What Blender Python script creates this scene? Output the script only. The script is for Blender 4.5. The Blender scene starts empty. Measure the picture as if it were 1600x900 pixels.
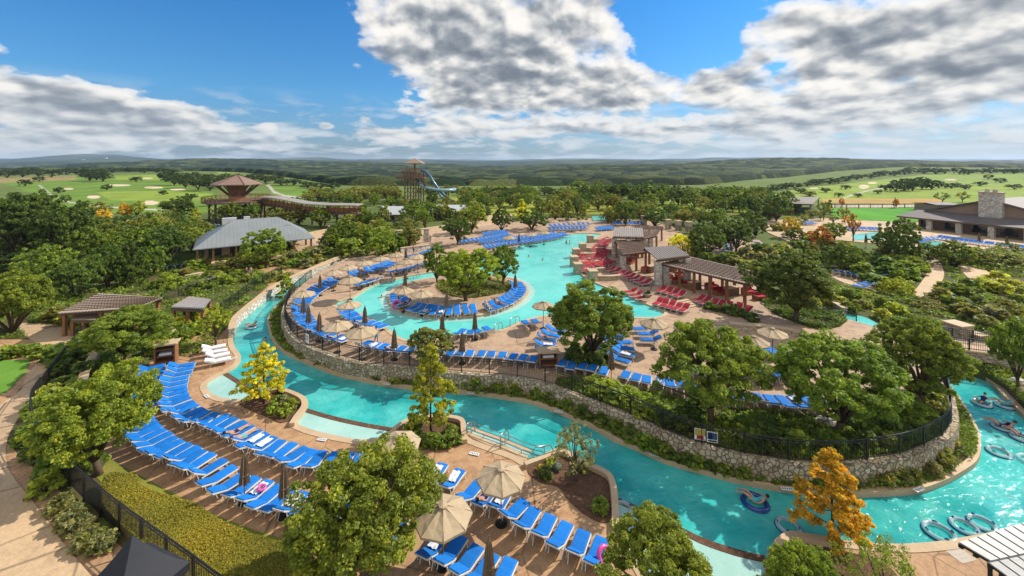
import bpy, math, random
import numpy as np
from mathutils import Vector, Matrix
from mathutils.geometry import tessellate_polygon

random.seed(7)
RNG = np.random.default_rng(11)
SC = bpy.context.scene
COL = SC.collection
F, HC, HORIZON = 660.0, 18.0, 250.0      # focal length in photo pixels, eye height in metres, horizon row

# ------------------------------------------------------------------ helpers
def G(px, py, z=0.0):
    """photo point -> place on the level z"""
    y = F * (HC - z) / (py - HORIZON)
    return Vector(((px - 800.0) * y / F, y, z))

def GP(pts, z=0.0):
    return [G(a, b, z) for a, b in pts]

def px_of(x, y, z):
    return 800 + F * x / y, HORIZON + F * (HC - z) / y

def smooth_line(pts, n=6, closed=False):
    """Catmull-Rom through pts"""
    P = [Vector(p) for p in pts]
    m = len(P)
    out = []
    rng = range(m) if closed else range(m - 1)
    for i in rng:
        if closed:
            p0, p1, p2, p3 = P[(i - 1) % m], P[i], P[(i + 1) % m], P[(i + 2) % m]
        else:
            p0, p1, p2, p3 = P[max(i - 1, 0)], P[i], P[i + 1], P[min(i + 2, m - 1)]
        for k in range(n):
            t = k / n
            out.append(0.5 * ((2 * p1) + (p2 - p0) * t + (2 * p0 - 5 * p1 + 4 * p2 - p3) * t * t + (3 * p1 - p0 - 3 * p2 + p3) * t ** 3))
    if not closed:
        out.append(P[-1].copy())
    return out

def resample(pts, step=None, n=None):
    P = [Vector(p) for p in pts]
    d = [0.0]
    for a, b in zip(P, P[1:]):
        d.append(d[-1] + (b - a).length)
    L = d[-1]
    if n is None:
        n = max(2, int(round(L / step)) + 1)
    out, j = [], 0
    for k in range(n):
        s = L * k / (n - 1)
        while j < len(d) - 2 and d[j + 1] < s:
            j += 1
        t = (s - d[j]) / max(d[j + 1] - d[j], 1e-9)
        out.append(P[j].lerp(P[j + 1], t))
    return out

def tag(o, label=None, cat=None, group=None, kind=None):
    if label: o['label'] = label
    if cat: o['category'] = cat
    if group: o['group'] = group
    if kind: o['kind'] = kind
    return o

def link(o, parent=None):
    COL.objects.link(o)
    if parent is not None:
        o.parent = parent
    return o

def thing(name, label, cat, loc=(0, 0, 0), rz=0.0, group=None, scale=None):
    o = bpy.data.objects.new(name, None)
    o.empty_display_size = 0.2
    o.location = loc
    o.rotation_euler = (0, 0, rz)
    if scale: o.scale = scale
    link(o)
    return tag(o, label, cat, group)

def copy_tree(o, parent=None):
    c = o.copy()
    COL.objects.link(c)
    c.parent = parent
    for ch in KIDS.get(o.name, []):
        d = ch.copy(); COL.objects.link(d); d.parent = c
        for g in KIDS.get(ch.name, []):
            e = g.copy(); COL.objects.link(e); e.parent = d
    return c
KIDS = {}

class MB:
    """collects faces for ONE mesh object"""
    def __init__(s):
        s.v, s.f, s.m = [], [], []
    def add(s, verts, faces, mi=0):
        b = len(s.v)
        s.v += [tuple(v) for v in verts]
        s.f += [tuple(i + b for i in f) for f in faces]
        s.m += [mi] * len(faces)
        return s
    def box(s, c, size, rz=0.0, mi=0, rx=0.0, taper=1.0):
        hx, hy, hz = size[0] / 2, size[1] / 2, size[2] / 2
        vs = []
        M = Matrix.Rotation(rz, 3, 'Z') @ Matrix.Rotation(rx, 3, 'X')
        for z, t in ((-hz, 1.0), (hz, taper)):
            for x, y in ((-hx, -hy), (hx, -hy), (hx, hy), (-hx, hy)):
                vs.append(Vector(c) + M @ Vector((x * t, y * t, z)))
        return s.add(vs, [(3, 2, 1, 0), (4, 5, 6, 7), (0, 1, 5, 4), (1, 2, 6, 5), (2, 3, 7, 6), (3, 0, 4, 7)], mi)
    def bar(s, a, b, w, h=None, mi=0):
        h = h or w
        a, b = Vector(a), Vector(b)
        d = (b - a).normalized()
        up = Vector((0, 0, 1)) if abs(d.z) < 0.95 else Vector((0, 1, 0))
        sx = d.cross(up).normalized() * w / 2
        sy = sx.cross(d).normalized() * h / 2
        vs = []
        for p in (a, b):
            vs += [p - sx - sy, p + sx - sy, p + sx + sy, p - sx + sy]
        return s.add(vs, [(3, 2, 1, 0), (4, 5, 6, 7), (0, 1, 5, 4), (1, 2, 6, 5), (2, 3, 7, 6), (3, 0, 4, 7)], mi)
    def tube(s, pts, r, n=8, mi=0, closed=False):
        P = [Vector(p) for p in pts]
        rs = r if isinstance(r, (list, tuple)) else [r] * len(P)
        vs = []
        m = len(P)
        for i, p in enumerate(P):
            if closed:
                d = (P[(i + 1) % m] - P[i - 1]).normalized()
            else:
                d = (P[min(i + 1, m - 1)] - P[max(i - 1, 0)]).normalized()
            up = Vector((0, 0, 1)) if abs(d.z) < 0.9 else Vector((1, 0, 0))
            a = d.cross(up).normalized()
            b = a.cross(d)
            for k in range(n):
                t = 2 * math.pi * k / n
                vs.append(p + (a * math.cos(t) + b * math.sin(t)) * rs[i])
        fs = []
        for i in range(m if closed else m - 1):
            for k in range(n):
                q = (i + 1) % m
                fs.append((i * n + k, i * n + (k + 1) % n, q * n + (k + 1) % n, q * n + k))
        if not closed:
            fs.append(tuple(range(n - 1, -1, -1)))
            fs.append(tuple((m - 1) * n + k for k in range(n)))
        return s.add(vs, fs, mi)
    def lathe(s, prof, n=16, c=(0, 0, 0), mi=0):
        vs = []
        for r, z in prof:
            for k in range(n):
                t = 2 * math.pi * k / n
                vs.append((c[0] + r * math.cos(t), c[1] + r * math.sin(t), c[2] + z))
        fs = []
        for i in range(len(prof) - 1):
            for k in range(n):
                fs.append((i * n + k, i * n + (k + 1) % n, (i + 1) * n + (k + 1) % n, (i + 1) * n + k))
        fs.append(tuple(range(n - 1, -1, -1)))
        fs.append(tuple((len(prof) - 1) * n + k for k in range(n)))
        return s.add(vs, fs, mi)
    def prism(s, poly, z0, z1, mi=0, holes=()):
        """vertical prism from an outline (with holes), tops triangulated"""
        loops = [[Vector((p[0], p[1], 0)) for p in poly]] + [[Vector((p[0], p[1], 0)) for p in h] for h in holes]
        tris = tessellate_polygon(loops)
        flat = [p for l in loops for p in l]
        n = len(flat)
        vs = [(p.x, p.y, z1) for p in flat] + [(p.x, p.y, z0) for p in flat]
        fs = []
        for t in tris:
            a, b, c = (flat[i] for i in t)
            if (b - a).cross(c - a).z < 0: t = (t[0], t[2], t[1])
            fs.append(tuple(t))
        k = 0
        for li, l in enumerate(loops):
            m = len(l)
            area = sum(l[i].x * l[(i + 1) % m].y - l[(i + 1) % m].x * l[i].y for i in range(m))
            ccw = area > 0
            if li: ccw = not ccw
            for i in range(m):
                j = (i + 1) % m
                f = (k + i, k + j, n + k + j, n + k + i)
                fs.append(f[::-1] if ccw else f)
            k += m
        return s.add(vs, fs, mi)
    def sweep(s, pts, w, z0, z1, mi=0, closed=False, side=0.0):
        """a kerb or wall: rectangular section swept along a line; side shifts it"""
        P = [Vector((p[0], p[1], 0)) for p in pts]
        m = len(P)
        vs = []
        for i in range(m):
            d = (P[(i + 1) % m] - P[i - 1]) if closed else (P[min(i + 1, m - 1)] - P[max(i - 1, 0)])
            d.normalize()
            nrm = Vector((-d.y, d.x, 0))
            a, b = P[i] + nrm * (side - w / 2), P[i] + nrm * (side + w / 2)
            vs += [(a.x, a.y, z0), (b.x, b.y, z0), (b.x, b.y, z1), (a.x, a.y, z1)]
        fs = []
        for i in range(m if closed else m - 1):
            q = (i + 1) % m
            for k in range(4):
                l = (k + 1) % 4
                fs.append((i * 4 + k, q * 4 + k, q * 4 + l, i * 4 + l))
        if not closed:
            fs += [(0, 1, 2, 3), ((m - 1) * 4 + 3, (m - 1) * 4 + 2, (m - 1) * 4 + 1, (m - 1) * 4)]
        return s.add(vs, fs, mi)
    def mesh(s, name, mats, smooth=False):
        me = bpy.data.meshes.new(name)
        me.from_pydata(s.v, [], s.f)
        for m in (mats if isinstance(mats, (list, tuple)) else [mats]):
            me.materials.append(m)
        if any(s.m):
            me.polygons.foreach_set('material_index', s.m)
        if smooth:
            me.polygons.foreach_set('use_smooth', [True] * len(me.polygons))
        me.update()
        return me
    def build(s, name, mats, parent=None, smooth=False, loc=None, rz=0.0):
        o = bpy.data.objects.new(name, s.mesh(name, mats, smooth))
        link(o, parent)
        if parent is not None:
            KIDS.setdefault(parent.name, []).append(o)
        if loc is not None: o.location = loc
        if rz: o.rotation_euler = (0, 0, rz)
        return o

def np_mesh(name, verts, quads, mats, tint=None, tris=None):
    me = bpy.data.meshes.new(name)
    me.vertices.add(len(verts))
    me.vertices.foreach_set('co', np.asarray(verts, np.float32).ravel())
    k = quads.shape[1]
    me.loops.add(quads.size)
    me.loops.foreach_set('vertex_index', quads.ravel().astype(np.int32))
    me.polygons.add(len(quads))
    me.polygons.foreach_set('loop_start', np.arange(0, quads.size, k, dtype=np.int32))
    try:
        me.polygons.foreach_set('loop_total', np.full(len(quads), k, np.int32))
    except Exception:
        pass
    me.update(calc_edges=True)
    me.validate()
    for m in (mats if isinstance(mats, (list, tuple)) else [mats]):
        me.materials.append(m)
    if tint is not None:
        a = me.attributes.new('tint', 'FLOAT', 'POINT')
        a.data.foreach_set('value', np.asarray(tint, np.float32).ravel())
    return me

# ------------------------------------------------------------------ materials
def newmat(name):
    m = bpy.data.materials.new(name)
    m.use_nodes = True
    nt = m.node_tree
    for n in list(nt.nodes): nt.nodes.remove(n)
    out = nt.nodes.new('ShaderNodeOutputMaterial')
    b = nt.nodes.new('ShaderNodeBsdfPrincipled')
    nt.links.new(b.outputs[0], out.inputs[0])
    return m, nt, b, out

def N(nt, typ, **kw):
    n = nt.nodes.new(typ)
    for k, v in kw.items():
        if k.startswith('i_'):
            n.inputs[int(k[2:])].default_value = v
        else:
            setattr(n, k, v)
    return n

def L(nt, a, b): nt.links.new(a, b)

def mixc(nt, fac, a, b, blend='MIX'):
    n = nt.nodes.new('ShaderNodeMix')
    n.data_type = 'RGBA'; n.blend_type = blend
    for sock, v in ((n.inputs[0], fac), (n.inputs[6], a), (n.inputs[7], b)):
        if hasattr(v, 'links'): L(nt, v, sock)
        elif isinstance(v, (int, float)): sock.default_value = v
        else: sock.default_value = (*v, 1) if len(v) == 3 else v
    return n.outputs[2]

def ramp(nt, fac, stops):
    r = nt.nodes.new('ShaderNodeValToRGB')
    e = r.color_ramp.elements
    while len(e) < len(stops): e.new(0.5)
    for x, (p, c) in zip(e, stops):
        x.position = p
        x.color = (*c, 1) if not isinstance(c, (int, float)) else (c, c, c, 1)
    L(nt, fac, r.inputs[0])
    return r.outputs[0]

def math_n(nt, op, a, b=None, c=None):
    n = nt.nodes.new('ShaderNodeMath'); n.operation = op
    for i, v in enumerate((a, b, c)):
        if v is None: continue
        if hasattr(v, 'links'): L(nt, v, n.inputs[i])
        else: n.inputs[i].default_value = v
    return n.outputs[0]

def coords(nt, world):
    return N(nt, 'ShaderNodeNewGeometry').outputs['Position'] if world else N(nt, 'ShaderNodeTexCoord').outputs['Object']

def noise(nt, vec, scale, detail=5, rough=0.6, dist=0.0):
    n = N(nt, 'ShaderNodeTexNoise')
    n.inputs['Scale'].default_value = scale
    n.inputs['Detail'].default_value = detail
    n.inputs['Roughness'].default_value = rough
    n.inputs['Distortion'].default_value = dist
    L(nt, vec, n.inputs['Vector'])
    return n.outputs[0]

def bump(nt, b, h, strength, dist):
    n = N(nt, 'ShaderNodeBump')
    n.inputs['Strength'].default_value = strength
    n.inputs['Distance'].default_value = dist
    L(nt, h, n.inputs['Height'])
    L(nt, n.outputs[0], b.inputs['Normal'])

def surf(name, c1, c2, scale=1.0, rough=0.8, world=True, bstr=0.3, bdist=0.02, spec=0.3, c3=None, metal=0.0, fine=8.0, rand=0.0):
    """a mottled surface: two or three colours over noise, fine grain bump"""
    m, nt, b, out = newmat(name)
    v = coords(nt, world)
    n1 = noise(nt, v, scale)
    n2 = noise(nt, v, scale * fine, 4)
    col = mixc(nt, ramp(nt, n1, [(0.3, 0.0), (0.7, 1.0)]), c1, c2)
    if c3 is not None:
        col = mixc(nt, ramp(nt, noise(nt, v, scale * 2.7, 6, 0.65), [(0.52, 0.0), (0.66, 0.85)]), col, c3)
    col = mixc(nt, 0.35, col, ramp(nt, n2, [(0.25, 0.35), (0.75, 1.0)]), 'MULTIPLY')
    if rand:
        oi = N(nt, 'ShaderNodeObjectInfo')
        col = mixc(nt, 1.0, col, ramp(nt, oi.outputs['Random'], [(0.0, 1 - rand), (1.0, 1.0)]), 'MULTIPLY')
    L(nt, col, b.inputs['Base Color'])
    b.inputs['Roughness'].default_value = rough
    b.inputs['Specular IOR Level'].default_value = spec
    b.inputs['Metallic'].default_value = metal
    bump(nt, b, n2, bstr, bdist)
    return m

def plain(name, c, rough=0.5, metal=0.0, spec=0.4, var=0.12, rand=0.0, scale=4.0):
    c2 = tuple(x * (1 - var) for x in c)
    return surf(name, c, c2, scale, rough, False, 0.08, 0.004, spec, None, metal, 6.0, rand)

M = {}
# stamped concrete decks, orange brown with darker blotches and slab joints
def deck_mat(name, c1, c2, c3, joint=3.2):
    m, nt, b, out = newmat(name)
    v = coords(nt, True)
    col = mixc(nt, ramp(nt, noise(nt, v, 0.35, 6, 0.65), [(0.3, 0.0), (0.7, 1.0)]), c1, c2)
    col = mixc(nt, ramp(nt, noise(nt, v, 1.3, 8, 0.7, 0.6), [(0.46, 0.0), (0.68, 0.9)]), col, c3)
    col = mixc(nt, ramp(nt, noise(nt, v, 0.22, 5, 0.7, 1.0), [(0.56, 0.0), (0.66, 0.55)]), col, tuple(x * 0.55 for x in c2))
    vo = N(nt, 'ShaderNodeTexVoronoi', feature='DISTANCE_TO_EDGE')
    vo.inputs['Scale'].default_value = 1.0 / joint
    L(nt, v, vo.inputs['Vector'])
    g = ramp(nt, vo.outputs[0], [(0.0, 0.30), (0.014, 1.0)])
    col = mixc(nt, 0.8, col, g, 'MULTIPLY')
    fine = noise(nt, v, 9.0, 6, 0.7)
    col = mixc(nt, 0.4, col, ramp(nt, fine, [(0.28, 0.25), (0.7, 1.1)]), 'MULTIPLY')
    L(nt, col, b.inputs['Base Color'])
    b.inputs['Roughness'].default_value = 0.75
    b.inputs['Specular IOR Level'].default_value = 0.25
    bump(nt, b, fine, 0.35, 0.03)
    return m
M['deck'] = deck_mat('stamped_concrete', (0.50, 0.30, 0.155), (0.41, 0.245, 0.13), (0.29, 0.15, 0.075))
M['deck2'] = deck_mat('pool_deck_concrete', (0.48, 0.33, 0.21), (0.41, 0.275, 0.175), (0.31, 0.19, 0.115), 4.0)
M['path'] = deck_mat('path_concrete', (0.56, 0.39, 0.225), (0.50, 0.345, 0.205), (0.42, 0.285, 0.17), 5.0)
M['coping'] = surf('coping_stone', (0.55, 0.40, 0.25), (0.45, 0.32, 0.19), 0.8, 0.7)
M['mulch'] = surf('bark_mulch', (0.16, 0.085, 0.05), (0.085, 0.045, 0.03), 2.0, 0.95, True, 0.9, 0.06, 0.1, (0.22, 0.13, 0.08), 0.0, 7.0)
M['bed'] = surf('planted_bank', (0.06, 0.10, 0.02), (0.13, 0.075, 0.045), 0.7, 0.95, True, 0.9, 0.08, 0.1, (0.10, 0.15, 0.03), 0.0, 8.0)
M['lawn'] = surf('mown_lawn', (0.10, 0.22, 0.025), (0.14, 0.27, 0.04), 0.5, 0.9, True, 0.7, 0.03, 0.1, None, 0.0, 30.0)
M['turf'] = surf('dry_lawn', (0.23, 0.23, 0.035), (0.15, 0.18, 0.03), 0.6, 0.9, True, 0.8, 0.04, 0.1, (0.28, 0.23, 0.06), 0.0, 20.0)

def water_mat(name, deep, mid, light, wave=1.6, bstr=0.75):
    m, nt, b, out = newmat(name)
    v = coords(nt, True)
    col = mixc(nt, ramp(nt, noise(nt, v, 0.13, 4, 0.55), [(0.36, 0.0), (0.60, 1.0)]), deep, mid)
    net = N(nt, 'ShaderNodeTexVoronoi', feature='DISTANCE_TO_EDGE')
    net.inputs['Scale'].default_value = 1.3
    wv = N(nt, 'ShaderNodeMix'); wv.data_type = 'RGBA'
    wv.inputs[0].default_value = 0.4
    n3 = N(nt, 'ShaderNodeTexNoise'); n3.inputs['Scale'].default_value = 0.9
    L(nt, v, n3.inputs['Vector'])
    L(nt, v, wv.inputs[6]); L(nt, n3.outputs[1], wv.inputs[7])
    L(nt, wv.outputs[2], net.inputs['Vector'])
    pat = math_n(nt, 'MULTIPLY', ramp(nt, noise(nt, v, 0.45, 5, 0.6), [(0.42, 0.0), (0.75, 1.0)]), 0.55)
    col = mixc(nt, pat, col, light)
    L(nt, col, b.inputs['Base Color'])
    b.inputs['Roughness'].default_value = 0.04
    b.inputs['IOR'].default_value = 1.33
    b.inputs['Specular IOR Level'].default_value = 0.5
    mp = N(nt, 'ShaderNodeMapping')
    mp.inputs['Rotation'].default_value = (0, 0, 0.6)
    mp.inputs['Scale'].default_value = (1.0, 1.7, 1.0)
    L(nt, v, mp.inputs[0])
    h = math_n(nt, 'ADD', noise(nt, mp.outputs[0], wave, 4, 0.55, 0.8), math_n(nt, 'MULTIPLY', noise(nt, v, wave * 0.3, 2), 1.5))
    bump(nt, b, h, bstr, 0.12)
    return m
M['river'] = water_mat('river_water', (0.008, 0.22, 0.225), (0.032, 0.39, 0.365), (0.16, 0.56, 0.50))
M['pool'] = water_mat('pool_water', (0.055, 0.41, 0.365), (0.11, 0.51, 0.45), (0.19, 0.60, 0.53), 2.2, 0.3)
M['shallow'] = water_mat('shallow_water', (0.24, 0.43, 0.38), (0.31, 0.50, 0.44), (0.42, 0.59, 0.52), 3.0, 0.25)

def stone_mat(name, scale, c1, c2, c3, mortar=(0.12, 0.10, 0.08), squash=1.0):
    m, nt, b, out = newmat(name)
    v = coords(nt, True)
    mp = N(nt, 'ShaderNodeMapping')
    mp.inputs['Scale'].default_value = (1, 1, squash)
    L(nt, v, mp.inputs[0])
    vo = N(nt, 'ShaderNodeTexVoronoi', feature='F1'); vo.inputs['Scale'].default_value = scale
    ve = N(nt, 'ShaderNodeTexVoronoi', feature='DISTANCE_TO_EDGE'); ve.inputs['Scale'].default_value = scale
    L(nt, mp.outputs[0], vo.inputs['Vector']); L(nt, mp.outputs[0], ve.inputs['Vector'])
    sep = N(nt, 'ShaderNodeSeparateColor'); L(nt, vo.outputs['Color'], sep.inputs[0])
    col = ramp(nt, sep.outputs[0], [(0.0, c1), (0.5, c2), (1.0, c3)])
    col = mixc(nt, 0.5, col, ramp(nt, noise(nt, v, 7.0, 6), [(0.3, 0.45), (0.7, 1.0)]), 'MULTIPLY')
    edge = ramp(nt, ve.outputs[0], [(0.0, 0.0), (0.10, 1.0)])
    col = mixc(nt, edge, mortar, col)
    L(nt, col, b.inputs['Base Color'])
    b.inputs['Roughness'].default_value = 0.9
    b.inputs['Specular IOR Level'].default_value = 0.15
    bump(nt, b, edge, 0.9, 0.06)
    return m
M['stone'] = stone_mat('rubble_stone', 3.6, (0.33, 0.25, 0.155), (0.46, 0.37, 0.25), (0.58, 0.49, 0.36))
M['ashlar'] = stone_mat('limestone_blocks', 2.2, (0.46, 0.36, 0.22), (0.52, 0.43, 0.29), (0.58, 0.52, 0.42), (0.25, 0.20, 0.15), 2.2)
M['pale_stone'] = stone_mat('chimney_stone', 1.5, (0.50, 0.45, 0.38), (0.58, 0.53, 0.45), (0.66, 0.62, 0.55), (0.22, 0.19, 0.16), 1.6)

M['bark'] = surf('bark', (0.13, 0.09, 0.06), (0.07, 0.05, 0.035), 4.0, 0.95, False, 0.8, 0.03, 0.1)

def leaf_mat():
    m, nt, b, out = newmat('foliage')
    oi = N(nt, 'ShaderNodeObjectInfo')
    at = N(nt, 'ShaderNodeAttribute', attribute_name='tint')
    k = ramp(nt, at.outputs['Fac'], [(0.0, (0.55, 0.62, 0.55)), (0.5, (1.05, 1.05, 1.0)), (1.0, (1.9, 1.6, 1.0))])
    col = mixc(nt, 1.0, oi.outputs['Color'], k, 'MULTIPLY')
    L(nt, col, b.inputs['Base Color'])
    b.inputs['Roughness'].default_value = 0.55
    b.inputs['Specular IOR Level'].default_value = 0.25
    tr = N(nt, 'ShaderNodeBsdfTranslucent')
    L(nt, mixc(nt, 1.0, col, (1.25, 1.3, 0.55), 'MULTIPLY'), tr.inputs['Color'])
    ms = N(nt, 'ShaderNodeMixShader'); ms.inputs[0].default_value = 0.42
    L(nt, b.outputs[0], ms.inputs[1]); L(nt, tr.outputs[0], ms.inputs[2])
    L(nt, ms.outputs[0], out.inputs[0])
    return m
M['leaf'] = leaf_mat()

M['blue'] = plain('blue_cushion', (0.010, 0.20, 0.66), 0.75, 0, 0.2, 0.15, 0.25)
M['red'] = plain('red_cushion', (0.40, 0.020, 0.032), 0.75, 0, 0.2, 0.2, 0.25)
M['towel'] = plain('white_towel', (0.74, 0.74, 0.76), 0.9, 0, 0.1, 0.15)
M['white'] = plain('white_frame', (0.66, 0.64, 0.60), 0.45, 0, 0.4, 0.1)
M['beige'] = plain('beige_canvas', (0.47, 0.36, 0.23), 0.85, 0, 0.15, 0.12, 0.15)
M['beige_dark'] = plain('folded_canvas', (0.22, 0.155, 0.10), 0.9, 0, 0.1, 0.3)
M['iron'] = plain('black_iron', (0.014, 0.014, 0.016), 0.45, 0.0, 0.4, 0.2)
M['steel'] = plain('steel_rail', (0.45, 0.45, 0.45), 0.3, 0.9, 0.5, 0.1)
M['timber'] = surf('stained_timber', (0.28, 0.13, 0.06), (0.20, 0.09, 0.04), 2.5, 0.7, False)
M['dark_timber'] = surf('weathered_timber', (0.16, 0.10, 0.07), (0.11, 0.065, 0.045), 2.0, 0.8, False)
M['grey_timber'] = surf('grey_timber', (0.30, 0.23, 0.19), (0.22, 0.16, 0.13), 2.0, 0.85, False)
M['stucco'] = surf('brown_stucco', (0.30, 0.21, 0.15), (0.26, 0.18, 0.13), 1.0, 0.9, False)
M['dark'] = plain('dark_recess', (0.02, 0.018, 0.016), 0.6, 0, 0.3)
M['glass'] = plain('window_glass', (0.02, 0.03, 0.035), 0.06, 0, 0.6)
M['tent'] = plain('black_tent_cloth', (0.02, 0.022, 0.03), 0.7, 0, 0.3, 0.2)
M['slide'] = plain('blue_slide', (0.05, 0.13, 0.23), 0.3, 0, 0.5, 0.15)
M['slide_pale'] = plain('pale_blue_slide', (0.22, 0.36, 0.44), 0.3, 0, 0.5, 0.1)
M['tube_clear'] = plain('pale_tube', (0.66, 0.80, 0.82), 0.12, 0, 0.6, 0.1)
M['tube_clear'].node_tree.nodes['Principled BSDF'].inputs['Alpha'].default_value = 0.42
M['tube_navy'] = plain('navy_tube', (0.01, 0.05, 0.25), 0.2, 0, 0.6, 0.1)
M['pink'] = plain('pink_vinyl', (0.75, 0.08, 0.35), 0.3, 0, 0.5, 0.1)
M['skin'] = plain('skin', (0.48, 0.27, 0.18), 0.6, 0, 0.3, 0.15)
M['hair'] = plain('dark_hair', (0.03, 0.018, 0.012), 0.6, 0, 0.3, 0.2)
M['navy'] = plain('navy_cloth', (0.02, 0.03, 0.10), 0.9, 0, 0.1)
M['aqua'] = plain('aqua_cloth', (0.10, 0.45, 0.50), 0.9, 0, 0.1)
M['sign'] = plain('white_sign', (0.74, 0.73, 0.70), 0.5, 0, 0.3, 0.08)
M['sand'] = surf('sand', (0.60, 0.50, 0.36), (0.52, 0.43, 0.30), 0.5, 0.95)

def metal_roof(name, c, pitch=0.45, axis=0, metal=0.25):
    """standing seam sheets: ribs come from a wave in object space"""
    m, nt, b, out = newmat(name)
    v = coords(nt, False)
    sep = N(nt, 'ShaderNodeSeparateXYZ'); L(nt, v, sep.inputs[0])
    fr = math_n(nt, 'FRACT', math_n(nt, 'DIVIDE', sep.outputs[axis], pitch))
    rib = ramp(nt, fr, [(0.0, 0.0), (0.04, 1.0), (0.94, 1.0), (0.99, 0.0)])
    col = mixc(nt, rib, tuple(x * 0.55 for x in c), c)
    col = mixc(nt, 0.5, col, ramp(nt, noise(nt, v, 0.6, 6), [(0.3, 0.65), (0.7, 1.0)]), 'MULTIPLY')
    L(nt, col, b.inputs['Base Color'])
    b.inputs['Roughness'].default_value = 0.5
    b.inputs['Metallic'].default_value = metal
    bump(nt, b, rib, 0.6, 0.04)
    return m
M['roof_grey'] = metal_roof('grey_seam_roof', (0.25, 0.265, 0.26), 0.6)
M['roof_tan'] = metal_roof('tan_seam_roof', (0.34, 0.24, 0.16), 0.5)
M['roof_brown'] = metal_roof('brown_seam_roof', (0.30, 0.19, 0.13), 0.5)
M['roof_slate'] = surf('dark_grey_roof', (0.17, 0.14, 0.125), (0.13, 0.105, 0.095), 1.5, 0.7, False)
# ------------------------------------------------------------------ camera, sun, sky
cam_d = bpy.data.cameras.new('camera')
cam_d.sensor_width = 36.0
cam_d.lens = F / 1600.0 * 36.0
cam_d.shift_y = -(450.0 - HORIZON) / 1600.0
cam_d.clip_end = 30000
cam = link(bpy.data.objects.new('camera', cam_d))
cam.location = (0, 0, HC)
cam.rotation_euler = (math.radians(90), 0, 0)
SC.camera = cam

SUN_EL = math.radians(39)
sdir = Vector((0.90, 0.43, 0)).normalized() * math.cos(SUN_EL) + Vector((0, 0, math.sin(SUN_EL)))
sd = bpy.data.lights.new('sun', 'SUN')
sd.energy = 3.9
sd.angle = math.radians(0.5)
sd.color = (1.0, 0.93, 0.82)
sun = link(bpy.data.objects.new('sun', sd))
sun.rotation_euler = (-sdir).to_track_quat('-Z', 'Y').to_euler()

w = bpy.data.worlds.new('World')
SC.world = w
w.use_nodes = True
nt = w.node_tree
for n in list(nt.nodes): nt.nodes.remove(n)
out = N(nt, 'ShaderNodeOutputWorld')
bg = N(nt, 'ShaderNodeBackground')
L(nt, bg.outputs[0], out.inputs[0])
sky = N(nt, 'ShaderNodeTexSky', sky_type='NISHITA')
sky.sun_disc = False
sky.sun_elevation = SUN_EL
sky.sun_rotation = math.atan2(sdir.x, sdir.y)
sky.altitude = 300; sky.air_density = 1.0; sky.dust_density = 0.6; sky.ozone_density = 2.2
SKY_STRENGTH = 0.14
tc = N(nt, 'ShaderNodeTexCoord')
sep = N(nt, 'ShaderNodeSeparateXYZ'); L(nt, tc.outputs['Generated'], sep.inputs[0])
X, Y, Z = sep.outputs
zc = math_n(nt, 'MAXIMUM', Z, 0.0)
den = math_n(nt, 'ADD', zc, 0.055)
az = math_n(nt, 'ARCTAN2', X, Y)
el = math_n(nt, 'ARCSINE', Z)
# where the cloud banks of that day stand: azimuth, elevation (degrees), half widths, weight
def deg(px, py):
    a = math.atan2(px - 800, F); e = math.atan2((250 - py) * math.cos(a), F)
    return math.degrees(a), math.degrees(e)
BANKS = [(640, 45, 8, 6, 0.36), (780, 60, 10, 8, 0.40), (900, 20, 7, 4, 0.24), (850, 130, 10, 4.5, 0.30), (700, 150, 6, 4, 0.24), (1000, 150, 8, 3.2, 0.26), (1125, 128, 5, 2.6, 0.36), (560, 110, 2.5, 1.6, 0.2), (950, 45, 4, 2.0, 0.14),
         (1330, 75, 6, 3.2, 0.34), (1480, 35, 10, 3.2, 0.34), (1250, 25, 4, 2.2, 0.22), (1180, 50, 2.5, 1.6, 0.18), (1500, 130, 12, 3.6, 0.26), (1330, 170, 12, 2.8, 0.25), (1100, 205, 12, 1.8, 0.22), (850, 205, 10, 1.6, 0.16), (1590, 90, 5, 2.5, 0.16),
         (40, 150, 7, 2.8, 0.28), (180, 172, 9, 2.6, 0.30), (270, 190, 7, 1.8, 0.22), (590, 210, 4.5, 0.9, 0.26), (395, 110, 1.8, 0.6, 0.26), (20, 30, 2.0, 1.0, 0.22), (510, 195, 1.3, 0.7, 0.32), (425, 195, 1.5, 0.8, 0.3), (568, 188, 1.0, 0.6, .24),
         (120, 222, 14, 1.3, 0.22), (440, 222, 12, 0.9, 0.16), (690, 205, 5, 1.5, 0.16),
         (330, 60, 15, 7, -0.30), (470, 150, 6, 4, -0.20), (1080, 60, 5, 3.2, -0.22), (1210, 108, 2.0, 1.5, -0.12), (1440, 82, 5, 0.9, -0.10)]
cover = None
for px, py, wa, we, amp in BANKS:
    a, e = deg(px, py)
    da = math_n(nt, 'DIVIDE', math_n(nt, 'SUBTRACT', az, math.radians(a)), math.radians(wa))
    de = math_n(nt, 'DIVIDE', math_n(nt, 'SUBTRACT', el, math.radians(e)), math.radians(we))
    r2 = math_n(nt, 'ADD', math_n(nt, 'MULTIPLY', da, da), math_n(nt, 'MULTIPLY', de, de))
    g = math_n(nt, 'MULTIPLY', math_n(nt, 'EXPONENT', math_n(nt, 'MULTIPLY', r2, -1.0)), amp * (0.86 if amp > 0 else 1.0))
    cover = g if cover is None else math_n(nt, 'ADD', cover, g)
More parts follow.
